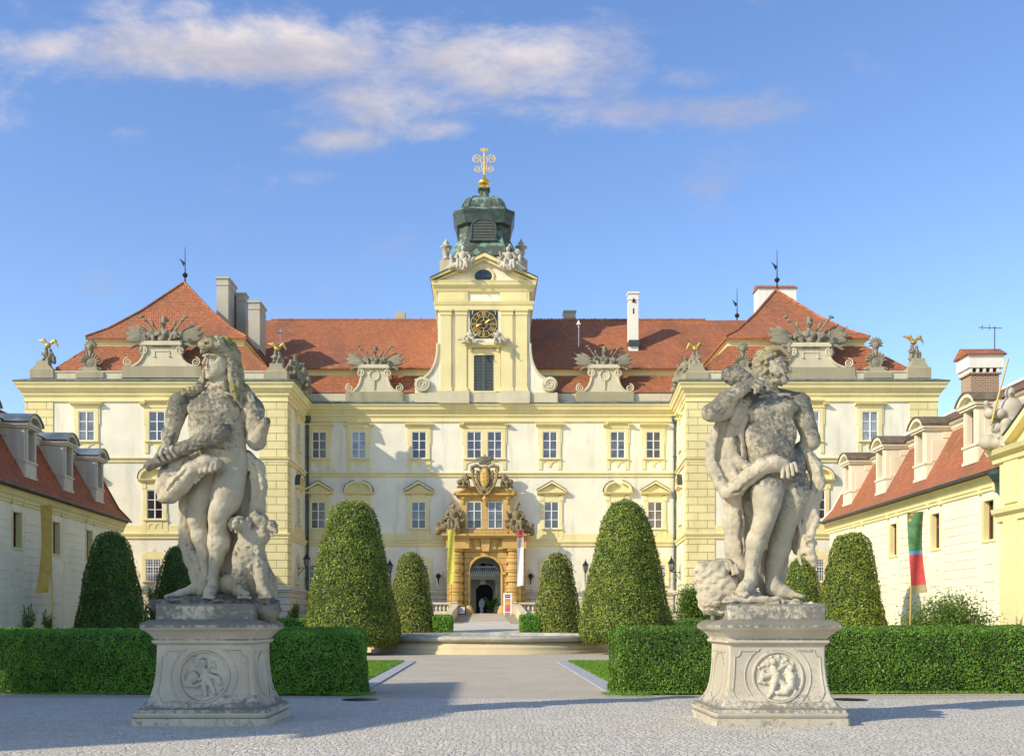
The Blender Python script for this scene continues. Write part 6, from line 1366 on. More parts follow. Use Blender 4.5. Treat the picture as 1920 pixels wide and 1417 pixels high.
H([(526, 735, -4, 84), (512, 830, -26, 76), (486, 915, -44, 57), (474, 962, -48, 48), (470, 1010, -38, 45), (472, 1085, -22, 52), (455, 1170, -16, 38), (441, 1245, -16, 27), (440, 1296, -20, 28)], k=.5)
E((470, 955, -88), (31, 18, 38), k=.6); E((548, 830, -20), (44, 60, 110), rz=6, k=.6); E((445, 1075, -20), (34, 40, 70), k=.6); E((500, 1070, 5), (30, 42, 66), k=.6); S.cap((450, 1000, -84), (440, 1200, -52), 5, 4, k=1.2); E((414, 1262, -14), (12, 14, 14), k=.5)
H([(440, 1310, -16, 34), (437, 1338, -66, 32), (440, 1356, -100, 27)], k=.6); toes(S, 468, 1364, -122, 5, -13, 0, 4, 13)
S.group(); H([(410, 745, 22, 74), (374, 850, 16, 70), (360, 930, 10, 54), (356, 970, 6, 48), (368, 1050, 14, 47), (382, 1140, 24, 37), (388, 1235, 34, 28), (384, 1275, 34, 32)], k=.6)
E((352, 960, -30), (28, 20, 36), k=.6); E((388, 1050, 28), (30, 36, 60), k=.5)
H([(382, 1290, 34, 33), (330, 1318, 18, 29), (275, 1342, -2, 26), (225, 1360, -14, 20)], k=.5); toes(S, 232, 1352, -30, 4, -4, 5, 12, 12, (-26, 6, -6))
# head
S.group(); C((474, 240, 0), (478, 300, 0), 44, 52); S.group(.02)
E((474, 165, 0), (66, 78, 78), k=.3); E((460, 192, -22), (60, 58, 72), k=.4); E((450, 230, -28), (46, 44, 38), k=.5); E((428, 250, -50), (21, 20, 16), k=.7); E((488, 205, -50), (30, 24, 34), k=.6)
C((404, 147, -68), (430, 143, -82), 9, 8, k=.7); C((436, 144, -82), (476, 147, -76), 9, 8, k=.7)
S.ell((414, 166, -64), (10, 14, 10), k=.6, op=-1); S.ell((456, 166, -82), (17, 14, 11), k=.6, op=-1); E((455, 168, -66), (13, 11, 8), k=.1); S.cap((442, 161, -76), (470, 163, -72), 3.2, 3.2, k=.3); C((420, 152, -72), (408, 188, -80), 8, 11, k=.9); E((412, 194, -76), (13, 11, 8), k=.6)
C((414, 214, -66), (434, 217, -74), 7, 6, k=.7); C((416, 228, -64), (434, 229, -70), 7, 6, k=.7); S.cap((402, 221, -80), (438, 222, -82), 2.2, 2.2, k=.4, op=-1)
S.disp = rough(.003, .09, 2, thin=.009); S.build('body', M['statue'], t)
S = NS(OL); E = S.ell; C = S.cap; H = S.chain
E((480, 116, 6), (82, 88, 62)); H([(400, 124, -58, 15), (416, 100, -80, 22), (450, 92, -90, 24), (492, 98, -86, 24), (528, 128, -66, 22), (550, 190, -36, 20)], k=.6)
H([(405, 92, -78, 24), (428, 72, -76, 22), (445, 84, -92, 18)], k=.4); E((478, 62, -56), (28, 26, 22), k=.3); E((516, 60, -30), (24, 26, 20), k=.3); E((536, 86, 0), (20, 28, 30), k=.3); S.ell((432, 92, -106), (9, 14, 7), k=.4, op=-1); S.ell((480, 84, -92), (13, 14, 9), k=.4, op=-1); S.ell((402, 112, -104), (9, 10, 6), k=.4, op=-1)
E((402, 98, -86), (15, 18, 13), k=.4); E((545, 130, -40), (24, 30, 36), k=.4)
H([(530, 130, 10, 44), (546, 215, 14, 36), (566, 300, 22, 34), (612, 352, 18, 40), (655, 410, 8, 32), (680, 440, -5, 9)], k=.7)
H([(536, 200, -46, 20), (546, 262, -54, 19), (556, 320, -66, 17), (572, 368, -72, 9)], k=.5); H([(556, 215, -30, 22), (572, 290, -46, 22), (566, 340, -70, 12)], k=.5); H([(562, 240, -12, 20), (580, 330, -36, 20), (590, 400, -46, 10)], k=.5); H([(600, 300, -10, 26), (640, 370, -34, 22), (676, 432, -22, 8)], k=.6)
H([(396, 205, -14, 14), (388, 255, -14, 17), (372, 300, -24, 20), (330, 318, -24, 24), (290, 330, -30, 14)], k=.8)
r = random.Random(3)
for i in range(8): u = r.uniform(0, 1); E((392-100*u+r.uniform(-10, 10), 262+72*u+r.uniform(-12, 12), -34-16*u), (r.uniform(7, 13), 10, r.uniform(8, 16)), rz=r.uniform(-60, 60), k=.4)
for i in range(26): a = r.uniform(0, 1); E((420+130*a, 72+r.uniform(-14, 44)+90*a*a, -92+70*a*a), (r.uniform(7, 12), 9, r.uniform(6, 11)), k=.4)
S.disp = rough(.006, .045, 3, folds=(.005, .06, .1)); S.build('lion_skin_hood', M['statue_moss'], t)
S = NS(OL); S.chain([(138, 706, -96, 25), (250, 655, -102, 28), (330, 615, -106, 33), (430, 568, -108, 41), (495, 542, -108, 45), (520, 532, -106, 36)], k=.5)
for x, y, q in ((300, 602, 16), (380, 618, 20), (450, 532, 20), (480, 590, 18), (420, 600, 14), (520, 550, 16), (345, 585, 12), (505, 508, 14)): S.ell((x, y, -122), (q, q, q*.8), k=.8)
S.ell((126, 712, -96), (9, 16, 16), k=.3, op=-1); S.disp = rough(.006, .05, 7); S.build('club', M['statue_dark'], t)
S = NS(OL); E = S.ell; C = S.cap; H = S.chain
H([(476, 694, -106, 34), (430, 696, -118, 42), (360, 735, -112, 46), (300, 795, -104, 50), (248, 848, -92, 44), (200, 862, -66, 26), (182, 850, -50, 14)], k=.7)
for p, q in (((446, 708, -142), (440, 742, -152)), ((466, 704, -138), (464, 738, -148)), ((484, 698, -130), (484, 726, -140)), ((424, 716, -142), (414, 744, -150))): C(p, q, 19, 15, k=.25); C(q, (q[0]-4, q[1]+8, q[2]-8), 9, 4, k=.1)
for i in range(16): u = i/15; E((420-150*u, 752+120*u+r.uniform(-4, 8), -128+20*u), (11, 13, 13), k=.3)
H([(330, 650, -20, 30), (270, 680, -40, 36), (220, 740, -46, 44), (196, 800, -50, 40), (220, 860, -60, 30)], k=.8); H([(300, 700, -30, 50), (270, 790, -40, 50)], k=.8); H([(186, 760, -70, 10), (180, 820, -78, 14), (190, 866, -74, 14)], k=.6)
S.cap((340, 740, -160), (250, 830, -136), 8, 6, k=.9, op=-1); S.cap((258, 690, -100), (214, 800, -112), 11, 8, k=.9, op=-1); S.cap((300, 700, -98), (262, 770, -110), 10, 7, k=.9, op=-1)
H([(352, 640, 44, 60), (300, 800, 52, 55), (296, 900, 56, 52), (288, 1000, 58, 44), (284, 1080, 56, 38), (318, 1160, 52, 44), (350, 1240, 48, 44), (372, 1320, 42, 52)], k=.8); E((372, 1000, 74), (92, 30, 330), k=.6); E((440, 1150, 80), (120, 34, 230), k=.6)
S.cap((330, 640, -70), (296, 760, -92), 8, 6, k=.9, op=-1); H([(316, 660, -60, 11), (252, 730, -76, 12), (214, 800, -80, 10)], k=.9); C((268, 900, 20), (262, 1080, 22), 12, 14, k=.8); C((262, 1085, 22), (352, 1290, 12), 14, 12, k=.8); S.cap((312, 930, -8), (296, 1080, -2), 15, 12, k=.9, op=-1); S.cap((298, 1090, -2), (366, 1260, -6), 13, 9, k=.9, op=-1)
H([(598, 640, 30, 40), (650, 700, 28, 42), (668, 790, 32, 36), (650, 890, 40, 40), (640, 1000, 52, 60), (610, 1200, 62, 70), (590, 1330, 60, 60)], k=.8); E((585, 850, 62), (74, 34, 190), k=.7)
H([(612, 628, 0, 14), (660, 680, -14, 18), (686, 770, -8, 17), (688, 810, -4, 15), (662, 905, 6, 14)], k=.7); H([(606, 700, 5, 12), (640, 780, 0, 14), (632, 880, 12, 12)], k=.7); S.cap((640, 700, -20), (664, 800, -12), 12, 10, k=.9, op=-1); S.cap((606, 730, 10), (600, 900, 30), 14, 10, k=.9, op=-1)
E((540, 1100, 84), (80, 30, 260), k=.6); E((500, 1290, 50), (110, 50, 60), k=.6)
S.disp = rough(.003, .07, 4, folds=(.004, .19, .3), thin=.008); S.build('lion_skin', M['statue_light'], t)
t2 = thing('dog_statue', 'stone three headed dog sitting beside the left statue', 'statue', tuple(TS(*OL)((650, 1380, 0))), None)
S = NS(OL); E = S.ell; C = S.cap; H = S.chain
H([(640, 1320, 55, 92), (622, 1210, 28, 84), (622, 1120, 2, 68), (645, 1050, -4, 56)], k=.7); E((618, 1150, -34), (66, 50, 86), k=.6); E((694, 1300, 48), (56, 80, 84), k=.6); E((560, 1300, 50), (50, 70, 80), k=.6)
H([(588, 1180, -44, 46), (580, 1250, -64, 33), (596, 1322, -80, 31), (622, 1350, -104, 29)], k=.6); H([(678, 1190, -38, 42), (692, 1262, -62, 31), (704, 1325, -80, 29), (728, 1350, -100, 27)], k=.6)
toes(S, 604, 1362, -124, 4, 17, 1, 2, 13); toes(S, 706, 1362, -122, 4, 15, 0, 3, 12)
C((624, 1080, -14), (598, 1015, -38), 48, 38); E((585, 985, -52), (40, 42, 38), k=.4); C((581, 1000, -84), (577, 1010, -118), 27, 19, k=.5); C((581, 1026, -84), (579, 1034, -108), 15, 11, k=.3); S.cap((560, 1026, -112), (600, 1026, -112), 4, 4, k=.4, op=-1)
S.ell((567, 984, -97), (8, 8, 7), k=.3, op=-1); S.ell((600, 981, -97), (8, 8, 7), k=.3, op=-1); E((568, 985, -90), (5, 5, 5), k=.1); E((599, 982, -90), (5, 5, 5), k=.1); S.ell((572, 1004, -140), (4, 6, 4), k=.2, op=-1); S.ell((586, 1004, -140), (4, 6, 4), k=.2, op=-1)
H([(545, 968, -48, 14), (538, 992, -56, 16), (542, 1020, -54, 11)], k=.3); H([(624, 966, -48, 14), (632, 990, -56, 16), (630, 1018, -54, 11)], k=.3); C((562, 966, -84), (584, 962, -92), 6, 6, k=.5); C((590, 962, -92), (610, 962, -82), 6, 6, k=.5)
C((655, 1060, 0), (676, 1000, 2), 52, 44); E((672, 966, -6), (50, 48, 38), k=.5); H([(640, 945, -22, 20), (660, 935, -30, 18)], k=.4); H([(700, 960, -30, 16), (712, 990, -44, 17), (704, 1015, -48, 12)], k=.3)
C((690, 1050, -12), (722, 1012, -30), 42, 33); E((738, 1000, -36), (37, 34, 34), k=.4); C((746, 1012, -52), (770, 1028, -64), 23, 15, k=.5); C((738, 1040, -50), (754, 1052, -60), 11, 8, k=.3); H([(716, 985, -58, 13), (706, 1008, -66, 15), (708, 1028, -62, 10)], k=.3); S.ell((752, 998, -70), (6, 7, 5), k=.3, op=-1); C((740, 986, -66), (762, 990, -66), 5, 5, k=.5)
for i in range(12): u = i/11; C((572+124*u, 1086+22*math.sin(u*3.1), -64-22*math.sin(u*3.1)), (572+124*min(1, u+.09), 1086+22*math.sin(min(1, u+.09)*3.1), -64-22*math.sin(min(1, u+.09)*3.1)), 5, 5, k=.5)
r = random.Random(5)
for i in range(30): E((r.uniform(560, 690), r.uniform(1110, 1240), -82+abs(r.gauss(0, 6))), (9, 7, 16), rz=r.uniform(-30, 30), k=.9)
for i in range(14): u = i/13; E((562+6*u, 1200+120*u, -78), (8, 10, 12), k=.5)
S.disp = rough(.003, .06, 5, thin=.007); S.build('body', M['dog_stone'], t2)
t3 = thing('rock_base', 'rough stone base under the feet of the left statue', 'statue base', tuple(TS(*OL)((450, 1400, 0))), None)
S = NS(OL, .016); S.ell((440, 1408, 6), (300, 150, 48), k=.5); S.ell((300, 1395, 10), (150, 120, 40), k=.5); S.ell((640, 1400, 10), (125, 160, 46), k=.5); S.ell((710, 1430, 0), (60, 130, 66), k=.5); S.chain([(150, 1405, -40, 26), (230, 1388, -60, 26), (380, 1376, -70, 22), (520, 1376, -60, 30)], k=.6); S.chain([(700, 1380, -80, 34), (735, 1440, -70, 34), (738, 1470, -60, 18)], k=.6)
r = random.Random(9)
for i in range(40): S.ell((r.uniform(170, 730), r.uniform(1376, 1410), r.uniform(-140, -60)), (r.uniform(18, 46), r.uniform(15, 30), r.uniform(8, 16)), k=.5)
S.disp = rough(.010, .09, 6); S.build('rock', M['statue_dark'], t3)

# ---------------- right statue
OR = (1280, 630)
t = thing('statue', 'bearded stone man with a club on his shoulder, on the right pedestal', 'statue', tuple(TS(*OR)((450, 1384, 0))), None)
S = NS(OR); E = S.ell; C = S.cap; H = S.chain
E((440, 395, 0), (132, 88, 104)); E((438, 500, 0), (124, 84, 118)); E((445, 600, -6), (124, 90, 104)); E((480, 690, 4), (124, 92, 84)); E((585, 660, 24), (52, 66, 96))
E((382, 392, -62), (72, 26, 46), rz=-6, k=.9); E((508, 378, -62), (72, 26, 46), rz=4, k=.9); E((425, 575, -64), (64, 34, 82), k=.8); E((500, 580, -58), (44, 30, 70), k=.8); E((340, 520, -44), (34, 30, 66), k=.8); E((542, 500, -42), (30, 30, 66), k=.8)
S.ell((446, 452, -94), (7, 12, 62), k=.9, op=-1); S.ell((452, 628, -104), (7, 8, 8), k=.5, op=-1); S.chain([(340, 650, -74, 8), (420, 690, -98, 8), (520, 640, -80, 8), (560, 590, -62, 6)], k=.9, op=-1) if False else S.cap((540, 650, -86), (566, 590, -62), 7, 5, k=.9, op=-1)
for a_, b_, q_ in (((322, 420, -80), (380, 440, -94), 13), ((380, 440, -94), (438, 430, -96), 13), ((454, 424, -96), (514, 432, -94), 13), ((514, 432, -94), (566, 404, -74), 13), ((442, 470, -100), (378, 556, -90), 12), ((458, 470, -100), (534, 548, -84), 12)): S.cap(a_, b_, q_, q_, k=1.6, op=-1)
for i in range(3): S.cap((352+4*i, 478+24*i, -86), (396+2*i, 492+24*i, -92), 4, 3, k=.8, op=-1); S.cap((556-4*i, 470+24*i, -70), (520-4*i, 486+24*i, -86), 4, 3, k=.8, op=-1)
C((430, 290, 12), (560, 322, 8), 42, 44); C((420, 290, 12), (320, 330, 4), 42, 42); C((424, 230, 0), (436, 312, 0), 47, 60); C((380, 318, -52), (432, 306, -54), 11, 9, k=1); C((530, 312, -52), (456, 306, -54), 11, 9, k=1); C((392, 235, -22), (440, 300, -52), 13, 10, k=.8)
S.group(.02); E((590, 345, 0), (62, 56, 62)); C((600, 360, 0), (652, 500, 14), 56, 49); E((612, 420, -20), (50, 40, 66), rz=-18, k=.6); E((664, 532, 20), (46, 44, 48)); C((660, 540, 18), (600, 574, 60), 46, 34)
S.group(.02); E((315, 345, -10), (56, 54, 58)); C((300, 352, -20), (165, 412, -72), 52, 44); E((122, 412, -82), (42, 42, 40)); H([(128, 405, -84, 44), (200, 345, -98, 44), (262, 298, -104, 37), (318, 266, -106, 30)], k=.6); E((348, 262, -106), (36, 28, 28))
for i, (a, b_, c_) in enumerate((((350, 240, -120), (376, 254, -132), (380, 282, -128)), ((342, 256, -130), (366, 272, -140), (366, 298, -130)), ((332, 270, -132), (352, 288, -142), (350, 310, -128)), ((322, 282, -126), (338, 300, -134), (336, 318, -122)))): C(a, b_, 13, 12, k=.25); C(b_, c_, 12, 10, k=.25)
S.group(); H([(420, 735, -34, 82), (412, 800, -64, 76), (408, 870, -80, 64), (398, 935, -84, 51), (384, 985, -72, 48), (362, 1060, -54, 49), (348, 1130, -48, 40), (336, 1210, -50, 31), (332, 1240, -52, 33)], k=.6)
E((396, 945, -124), (31, 18, 38), k=.6); E((440, 810, -50), (50, 56, 90), k=.5); E((335, 1060, -52), (26, 34, 60), k=.6); E((384, 1060, -32), (24, 36, 60), k=.5); S.cap((366, 1000, -112), (338, 1180, -82), 5, 4, k=1.2); E((355, 1248, -56), (12, 14, 14), k=.5); E((312, 1246, -56), (10, 12, 12), k=.5)
H([(330, 1258, -56, 37), (298, 1286, -88, 34), (272, 1302, -110, 29)], k=.6); toes(S, 292, 1322, -130, 5, -13, -4, 8, 13, (-12, 8, -12))
S.group(.02); H([(556, 745, 10, 88), (562, 820, 0, 78), (540, 900, -6, 66), (524, 950, -8, 54), (516, 1000, 0, 50), (498, 1080, 8, 55), (474, 1160, 14, 43), (462, 1235, 16, 34), (464, 1280, 10, 40)], k=.6)
E((524, 945, -48), (30, 18, 38), k=.6); E((470, 1070, 6), (30, 38, 70), k=.5); E((522, 1060, 4), (26, 38, 60), k=.5); E((592, 800, 10), (44, 56, 110), k=.5); S.cap((508, 1000, -48), (476, 1190, -20), 5, 4, k=1.2); E((490, 1258, 0), (11, 13, 13), k=.5)
H([(466, 1290, 8, 44), (508, 1308, -14, 37), (548, 1324, -34, 28)], k=.6); toes(S, 566, 1324, -60, 5, 5, 2, 12, 13, (24, 8, -8))
S.group(.02); C((432, 240, 0), (438, 290, 0), 42, 50); E((452, 155, 0), (66, 76, 74), k=.3); E((482, 168, -30), (54, 54, 66), k=.4); C((510, 160, -78), (524, 190, -92), 7, 9, k=.5); C((462, 146, -76), (492, 144, -84), 9, 9, k=.6); C((504, 144, -82), (524, 148, -74), 9, 8, k=.6)
S.ell((480, 162, -88), (17, 13, 10), k=.6, op=-1); S.ell((517, 164, -84), (10, 11, 9), k=.6, op=-1); E((480, 164, -72), (13, 11, 8), k=.1); S.cap((466, 157, -80), (494, 158, -80), 3.5, 3.5, k=.3); E((456, 195, -62), (28, 22, 28), k=.6); E((500, 200, -74), (22, 18, 18), k=.6)
C((506, 214, -88), (526, 214, -86), 6, 5, k=.4); S.cap((498, 220, -96), (526, 220, -92), 2.6, 2.4, k=.4, op=-1)
E((478, 232, -52), (42, 40, 32), k=.5); E((456, 238, -34), (36, 34, 30), k=.5); E((496, 244, -66), (26, 26, 22), k=.5); E((410, 185, -26), (9, 12, 20), k=.3)
S.disp = rough(.003, .09, 2, thin=.009); S.build('body', M['statue_r'], t)
r = random.Random(12); S = NS(OR, .011)
S.ell((476, 228, -44), (45, 41, 32), k=.4)
for i in range(120):
    v = Vector((r.gauss(0, 1), r.gauss(0, 1), r.gauss(0, 1))).normalized()
    if v.z > .12 or v.y > .5 or (v.z > -.25 and v.x > .2): continue
    q = r.uniform(5, 8.5); S.ell((476+50*v.x, 214-48*v.z, -44+46*v.y), (q, q, q*r.uniform(.8, 1.5)), rz=r.uniform(-60, 60), k=.25)
for i in range(10): S.ell((492+4*i, 204+r.uniform(-2, 3), -92), (6, 6, 4.5), k=.3)
S.build('beard', M['statue_dark'], t)
S = NS(OR, .012); S.ell((440, 128, 12), (74, 80, 66), k=.4); S.ell((400, 175, 20), (40, 60, 62), k=.4)
for i in range(150):
    v = Vector((r.gauss(0, 1), r.gauss(0, 1), r.gauss(0, 1))).normalized()
    if v.z < -.25 and v.x > -.3: continue
    if v.y < -.6 and v.z < .42 and v.x > .1: continue
    p = (448+v.x*80, 142-v.z*82, 10+v.y*84); S.ell(p, (r.uniform(9, 16), 14, r.uniform(9, 16)), rz=r.uniform(-60, 60), k=.3)
for i in range(22): S.ell((400+r.uniform(-26, 14), 190+r.uniform(-40, 40), -24+r.uniform(-16, 10)), (10, 11, 13), k=.3)
for i in range(13): a = i/12; S.ell((412+118*a, 108-34*math.sin(a*math.pi)+20*a, -70-8*math.sin(a*3)), (9, 8, 13), rz=-50+100*a, k=.25)
S.build('curly_hair', M['statue_moss'], t)
S = NS(OR); S.chain([(222, 214, -66, 40), (255, 224, -72, 47), (292, 240, -80, 38), (335, 268, -92, 26), (378, 298, -100, 24)], k=.5)
for x, y, q in ((210, 200, 20), (240, 190, 18), (270, 205, 16), (232, 240, 18), (290, 215, 14), (262, 250, 14)): S.ell((x, y, -88), (q, q, q), k=.7)
S.ell((392, 310, -108), (14, 10, 16), rz=40, k=.3, op=-1); S.disp = rough(.006, .05, 7); S.build('club', M['statue_dark'], t)
S = NS(OR); E = S.ell; C = S.cap; H = S.chain
H([(212, 806, -46, 34), (262, 780, -72, 40), (322, 722, -96, 42), (372, 684, -112, 42), (430, 668, -118, 42), (474, 678, -116, 40)], k=.7); E((490, 694, -122), (40, 24, 30), k=.5)
for p, q in (((470, 688, -140), (466, 742, -146)), ((492, 684, -142), (494, 742, -150)), ((512, 680, -138), (518, 730, -148)), ((530, 672, -130), (540, 708, -140))): C(p, q, 14, 12, k=.2); C(q, (q[0]+2, q[1]+10, q[2]-6), 8, 4, k=.1)
S.cap((240, 812, -90), (400, 702, -164), 7, 5, k=.9, op=-1)
H([(196, 440, -14, 14), (164, 520, -8, 16), (138, 608, -4, 17), (150, 690, -16, 22), (184, 762, -34, 28), (228, 806, -46, 32)], k=.9); H([(250, 440, -36, 22), (234, 500, -24, 24), (244, 590, -20, 26), (280, 650, -34, 28), (340, 690, -60, 26)], k=.7)
H([(286, 330, -40, 30), (262, 392, -64, 28), (242, 448, -64, 20)], k=.5); H([(300, 360, -40, 30), (284, 420, -56, 22), (258, 462, -58, 16)], k=.5); H([(320, 330, -30, 30), (300, 430, -40, 24), (284, 520, -20, 26), (300, 620, -10, 30)], k=.6)
H([(222, 440, -6, 52), (198, 540, -4, 66), (208, 650, -10, 72), (236, 740, -26, 60), (262, 790, -38, 42)], k=.6, fy=2.6); H([(262, 470, -30, 14), (230, 560, -28, 15), (238, 660, -34, 17), (268, 740, -52, 18)], k=.9); E((240, 640, 26), (96, 26, 185), k=.6); E((285, 500, 20), (60, 26, 120), k=.6); S.cap((200, 470, -26), (176, 620, -22), 15, 17, k=.9, op=-1); S.cap((182, 640, -30), (226, 740, -56), 14, 12, k=.9, op=-1); S.cap((276, 520, -26), (280, 630, -26), 10, 10, k=.9, op=-1)
H([(262, 840, 20, 52), (270, 950, 32, 52), (286, 1080, 42, 50), (300, 1200, 42, 54), (326, 1310, 30, 60)], k=.8); E((340, 1040, 54), (110, 36, 290), k=.6); S.cap((290, 900, -8), (300, 1100, 0), 11, 7, k=.9, op=-1); C((222, 850, 0), (262, 1120, 8), 12, 12, k=.8); E((470, 1100, 66), (96, 30, 260), k=.6)
H([(636, 590, 24, 36), (678, 660, 16, 38), (696, 740, 12, 34), (676, 820, 12, 36), (650, 900, 10, 44), (630, 980, 6, 48)], k=.8); E((600, 900, 40), (62, 36, 220), k=.6); H([(640, 600, -10, 14), (684, 690, -22, 16), (708, 760, -14, 14), (690, 830, -10, 12)], k=.7); S.cap((650, 660, -30), (672, 790, -24), 12, 9, k=.9, op=-1)
for x0, ph in ((598, 0), (622, 1.3), (646, 2.4), (660, 3.6)): H([(x0+13*math.sin(ph+i*1.05), 800+i*34, -26+6*math.sin(ph*2+i), 14+3*math.sin(i+ph)) for i in range(9)], k=.6)
E((626, 1068, -14), (46, 42, 58), k=.6); H([(630, 1100, -34, 36), (648, 1140, -42, 27), (658, 1168, -44, 20)], k=.5); H([(594, 1090, -18, 22), (590, 1130, -22, 14), (598, 1168, -24, 8)], k=.4); S.ell((632, 1066, -58), (16, 12, 11), rz=20, k=.4, op=-1); E((672, 1060, -10), (14, 18, 18), k=.3); S.cap((612, 1120, -44), (618, 1160, -52), 7, 5, k=.4, op=-1); S.ell((664, 1172, -66), (5, 6, 5), k=.3, op=-1)
C((606, 1036, -48), (640, 1044, -56), 9, 9, k=.6)
S.disp = rough(.003, .07, 4, folds=(.004, .19, .3), thin=.008); S.build('lion_skin', M['statue_light'], t)
t3 = thing('rock_base', 'rough rock with a lion paw under the feet of the right statue', 'statue base', tuple(TS(*OR)((400, 1384, 0))), None)
S = NS(OR, .015); E = S.ell; C = S.cap; E((420, 1392, 6), (316, 160, 44), k=.5); E((130, 1235, 10), (72, 70, 84), k=.4); E((200, 1300, 10), (100, 100, 96), k=.5); E((105, 1200, -10), (46, 46, 50), rz=-30, k=.5); E((190, 1170, 0), (70, 50, 34), rz=-12, k=.5); E((140, 1340, 0), (60, 90, 76), k=.5); E((300, 1340, 20), (120, 110, 46), k=.5)
for i in range(4): C((186+24*i, 1158+6*i, -44), (196+22*i, 1196+5*i, -66), 13, 12, k=.2); C((196+22*i, 1196+5*i, -66), (202+20*i, 1212+4*i, -70), 11, 5, k=.2)
C((150, 1180, -50), (260, 1330, -60), 30, 36, k=.5); S.cap((130, 1190, -80), (190, 1290, -100), 10, 8, k=.8, op=-1); S.cap((70, 1250, -50), (120, 1300, -70), 8, 8, k=.8, op=-1)
for i in range(14): a0_ = i*.42; a1_ = (i+1)*.42; r0_ = 34-1.6*i; C((440+r0_*math.cos(a0_), 1358-.55*r0_*math.sin(a0_), -128), (440+r0_*math.cos(a1_), 1358-.55*r0_*math.sin(a1_), -128), 11, 11, k=.4)
S.chain([(180, 1400, -90, 30), (250, 1352, -120, 24), (330, 1348, -128, 20), (410, 1350, -130, 16)], k=.5)
for i in range(34): S.ell((r.uniform(120, 700), r.uniform(1356, 1396), r.uniform(-140, -60)), (r.uniform(18, 46), r.uniform(15, 30), r.uniform(8, 16)), k=.5)
S.disp = rough(.010, .09, 6); S.build('rock', M['statue'], t3)
# ------------------------------------------------------------------ banners, lanterns, signs, person, palm
def banner(px, Y, py0, py1, w, colors, label, lean=0.0, poletop=None, fold=.06, mat_segs=None, seed=1, pbase=None):
    t = thing('banner', label, 'banner', (X(px, Y), Y, gz(Y)), 'banners on poles'); z1, z0 = Z(py0, Y), Z(py1, Y); x = X(px, Y); n = 40
    b = MB(); b.tube([(x+lean*1.0, Y+.05, gz(Y)-.2), (x, Y+.05, z1+.1)], .035, 8); b.build('pole', M['pole'], t, True)
    b = MB(); b.tube([(x-w*.55, Y-.2, z1), (x+w*.55, Y-.2, z1)], .018, 6); b.tube([(x, Y-.2, z1), (x, Y+.05, z1)], .015, 5); b.build('crossbar', M['pole'], t)
    segs = mat_segs or [(0, 1, colors)]
    for f0, f1, mt in segs:
        vs = []; m = 8; rows = max(2, int(n*(f1-f0)))
        for i in range(rows+1):
            f = f0+(f1-f0)*i/rows; z = z1+(z0-z1)*f; off = lean*(f**2)*-1
            for j in range(m+1): u = j/m-.5; vs.append((x+off+u*w*(1-.08*math.sin(f*3.1)), Y-.2+fold*math.sin(u*5+f*4+seed)+.08*math.sin(f*2.5), z+.03*math.sin(u*3)))
        k = len(vs); vs += [(a, c+.012, d) for a, c, d in vs]; fs = []
        for i in range(rows):
            for j in range(m): a = i*(m+1)+j; fs.append((a, a+1, a+m+2, a+m+1)); fs.append((k+a, k+a+m+1, k+a+m+2, k+a+1))
        b = MB(); b.add(vs, fs); b.build('cloth', mt, t, True)
    return t
def cloth(name, c, var=.12): return plain(name, c, .85, 0, var, 4)
banner(91, 40, 948, 1112, .48, cloth('ochre_cloth', (.46, .29, .06)), 'long faded ochre banner on a pole before the left service wing', lean=.22, seed=2)
def floral(name, base, c2, c3, sc_):
    m, nt, b = newmat(name); p = geo_pos(nt); v = nd(nt, 'ShaderNodeTexVoronoi', {'Vector': p, 'Scale': sc_})
    c = mixc(nt, ramp(nt, v.outputs[0], .18, .3, 1, 0), base, mixc(nt, ramp(nt, noise(nt, p, 3, 2), .45, .55), c2, c3)); setc(nt, b, c); b.inputs['Roughness'].default_value = .85; return m
banner(1713, 40, 961, 1112, .62, None, 'green and red banner with flowers before the right service wing', lean=-.16, seed=4, mat_segs=[(0, .14, floral('green_cloth_with_flowers', (.10, .2, .08), (.75, .45, .06), (.6, .25, .1), 3.5)), (.14, .47, cloth('green_cloth', (.085, .2, .075), .3)), (.47, .52, floral('blue_patterned_cloth', (.12, .28, .5), (.6, .6, .6), (.3, .5, .2), 9)), (.52, .9, cloth('red_cloth', (.58, .065, .06))), (.9, 1, floral('patterned_hem', (.33, .30, .14), (.75, .45, .06), (.5, .1, .1), 7))])
banner(846, 82.6, 993, 1095, .58, cloth('yellow_green_cloth', (.56, .52, .09)), 'narrow yellow green banner left of the gate', seed=5)
banner(975.5, 82.6, 993, 1098, .56, None, 'narrow white banner with a red top right of the gate', seed=6, mat_segs=[(0, .14, floral('red_patterned_cloth', (.45, .07, .08), (.7, .5, .45), (.3, .1, .1), 5)), (.14, .32, floral('picture_cloth', (.5, .42, .38), (.25, .15, .2), (.6, .2, .2), 4)), (.32, 1, cloth('white_cloth', (.8, .8, .8), .03))])
def lantern_geo(t, x, y, z, s=1.0):
    b = MB(); c = (x, y, z)
    for i in range(6): a = math.pi*i/3; b.tube([(x+.14*s*math.cos(a), y+.14*s*math.sin(a), z), (x+.25*s*math.cos(a), y+.25*s*math.sin(a), z+.62*s)], .018*s, 4)
    b.lathe([(.06*s, -.08*s), (.16*s, 0), (.16*s, .03*s)], c, 6); b.lathe([(.3*s, .6*s), (.3*s, .66*s), (.2*s, .84*s), (.12*s, .9*s), (.14*s, .96*s), (.05*s, 1.05*s), (.02*s, 1.25*s)], c, 6); h = b.build('lantern_frame', M['iron'], t)
    b = MB(); b.lathe([(.13*s, .03*s), (.235*s, .6*s)], c, 6); b.build('glass', M['curtain'], h)
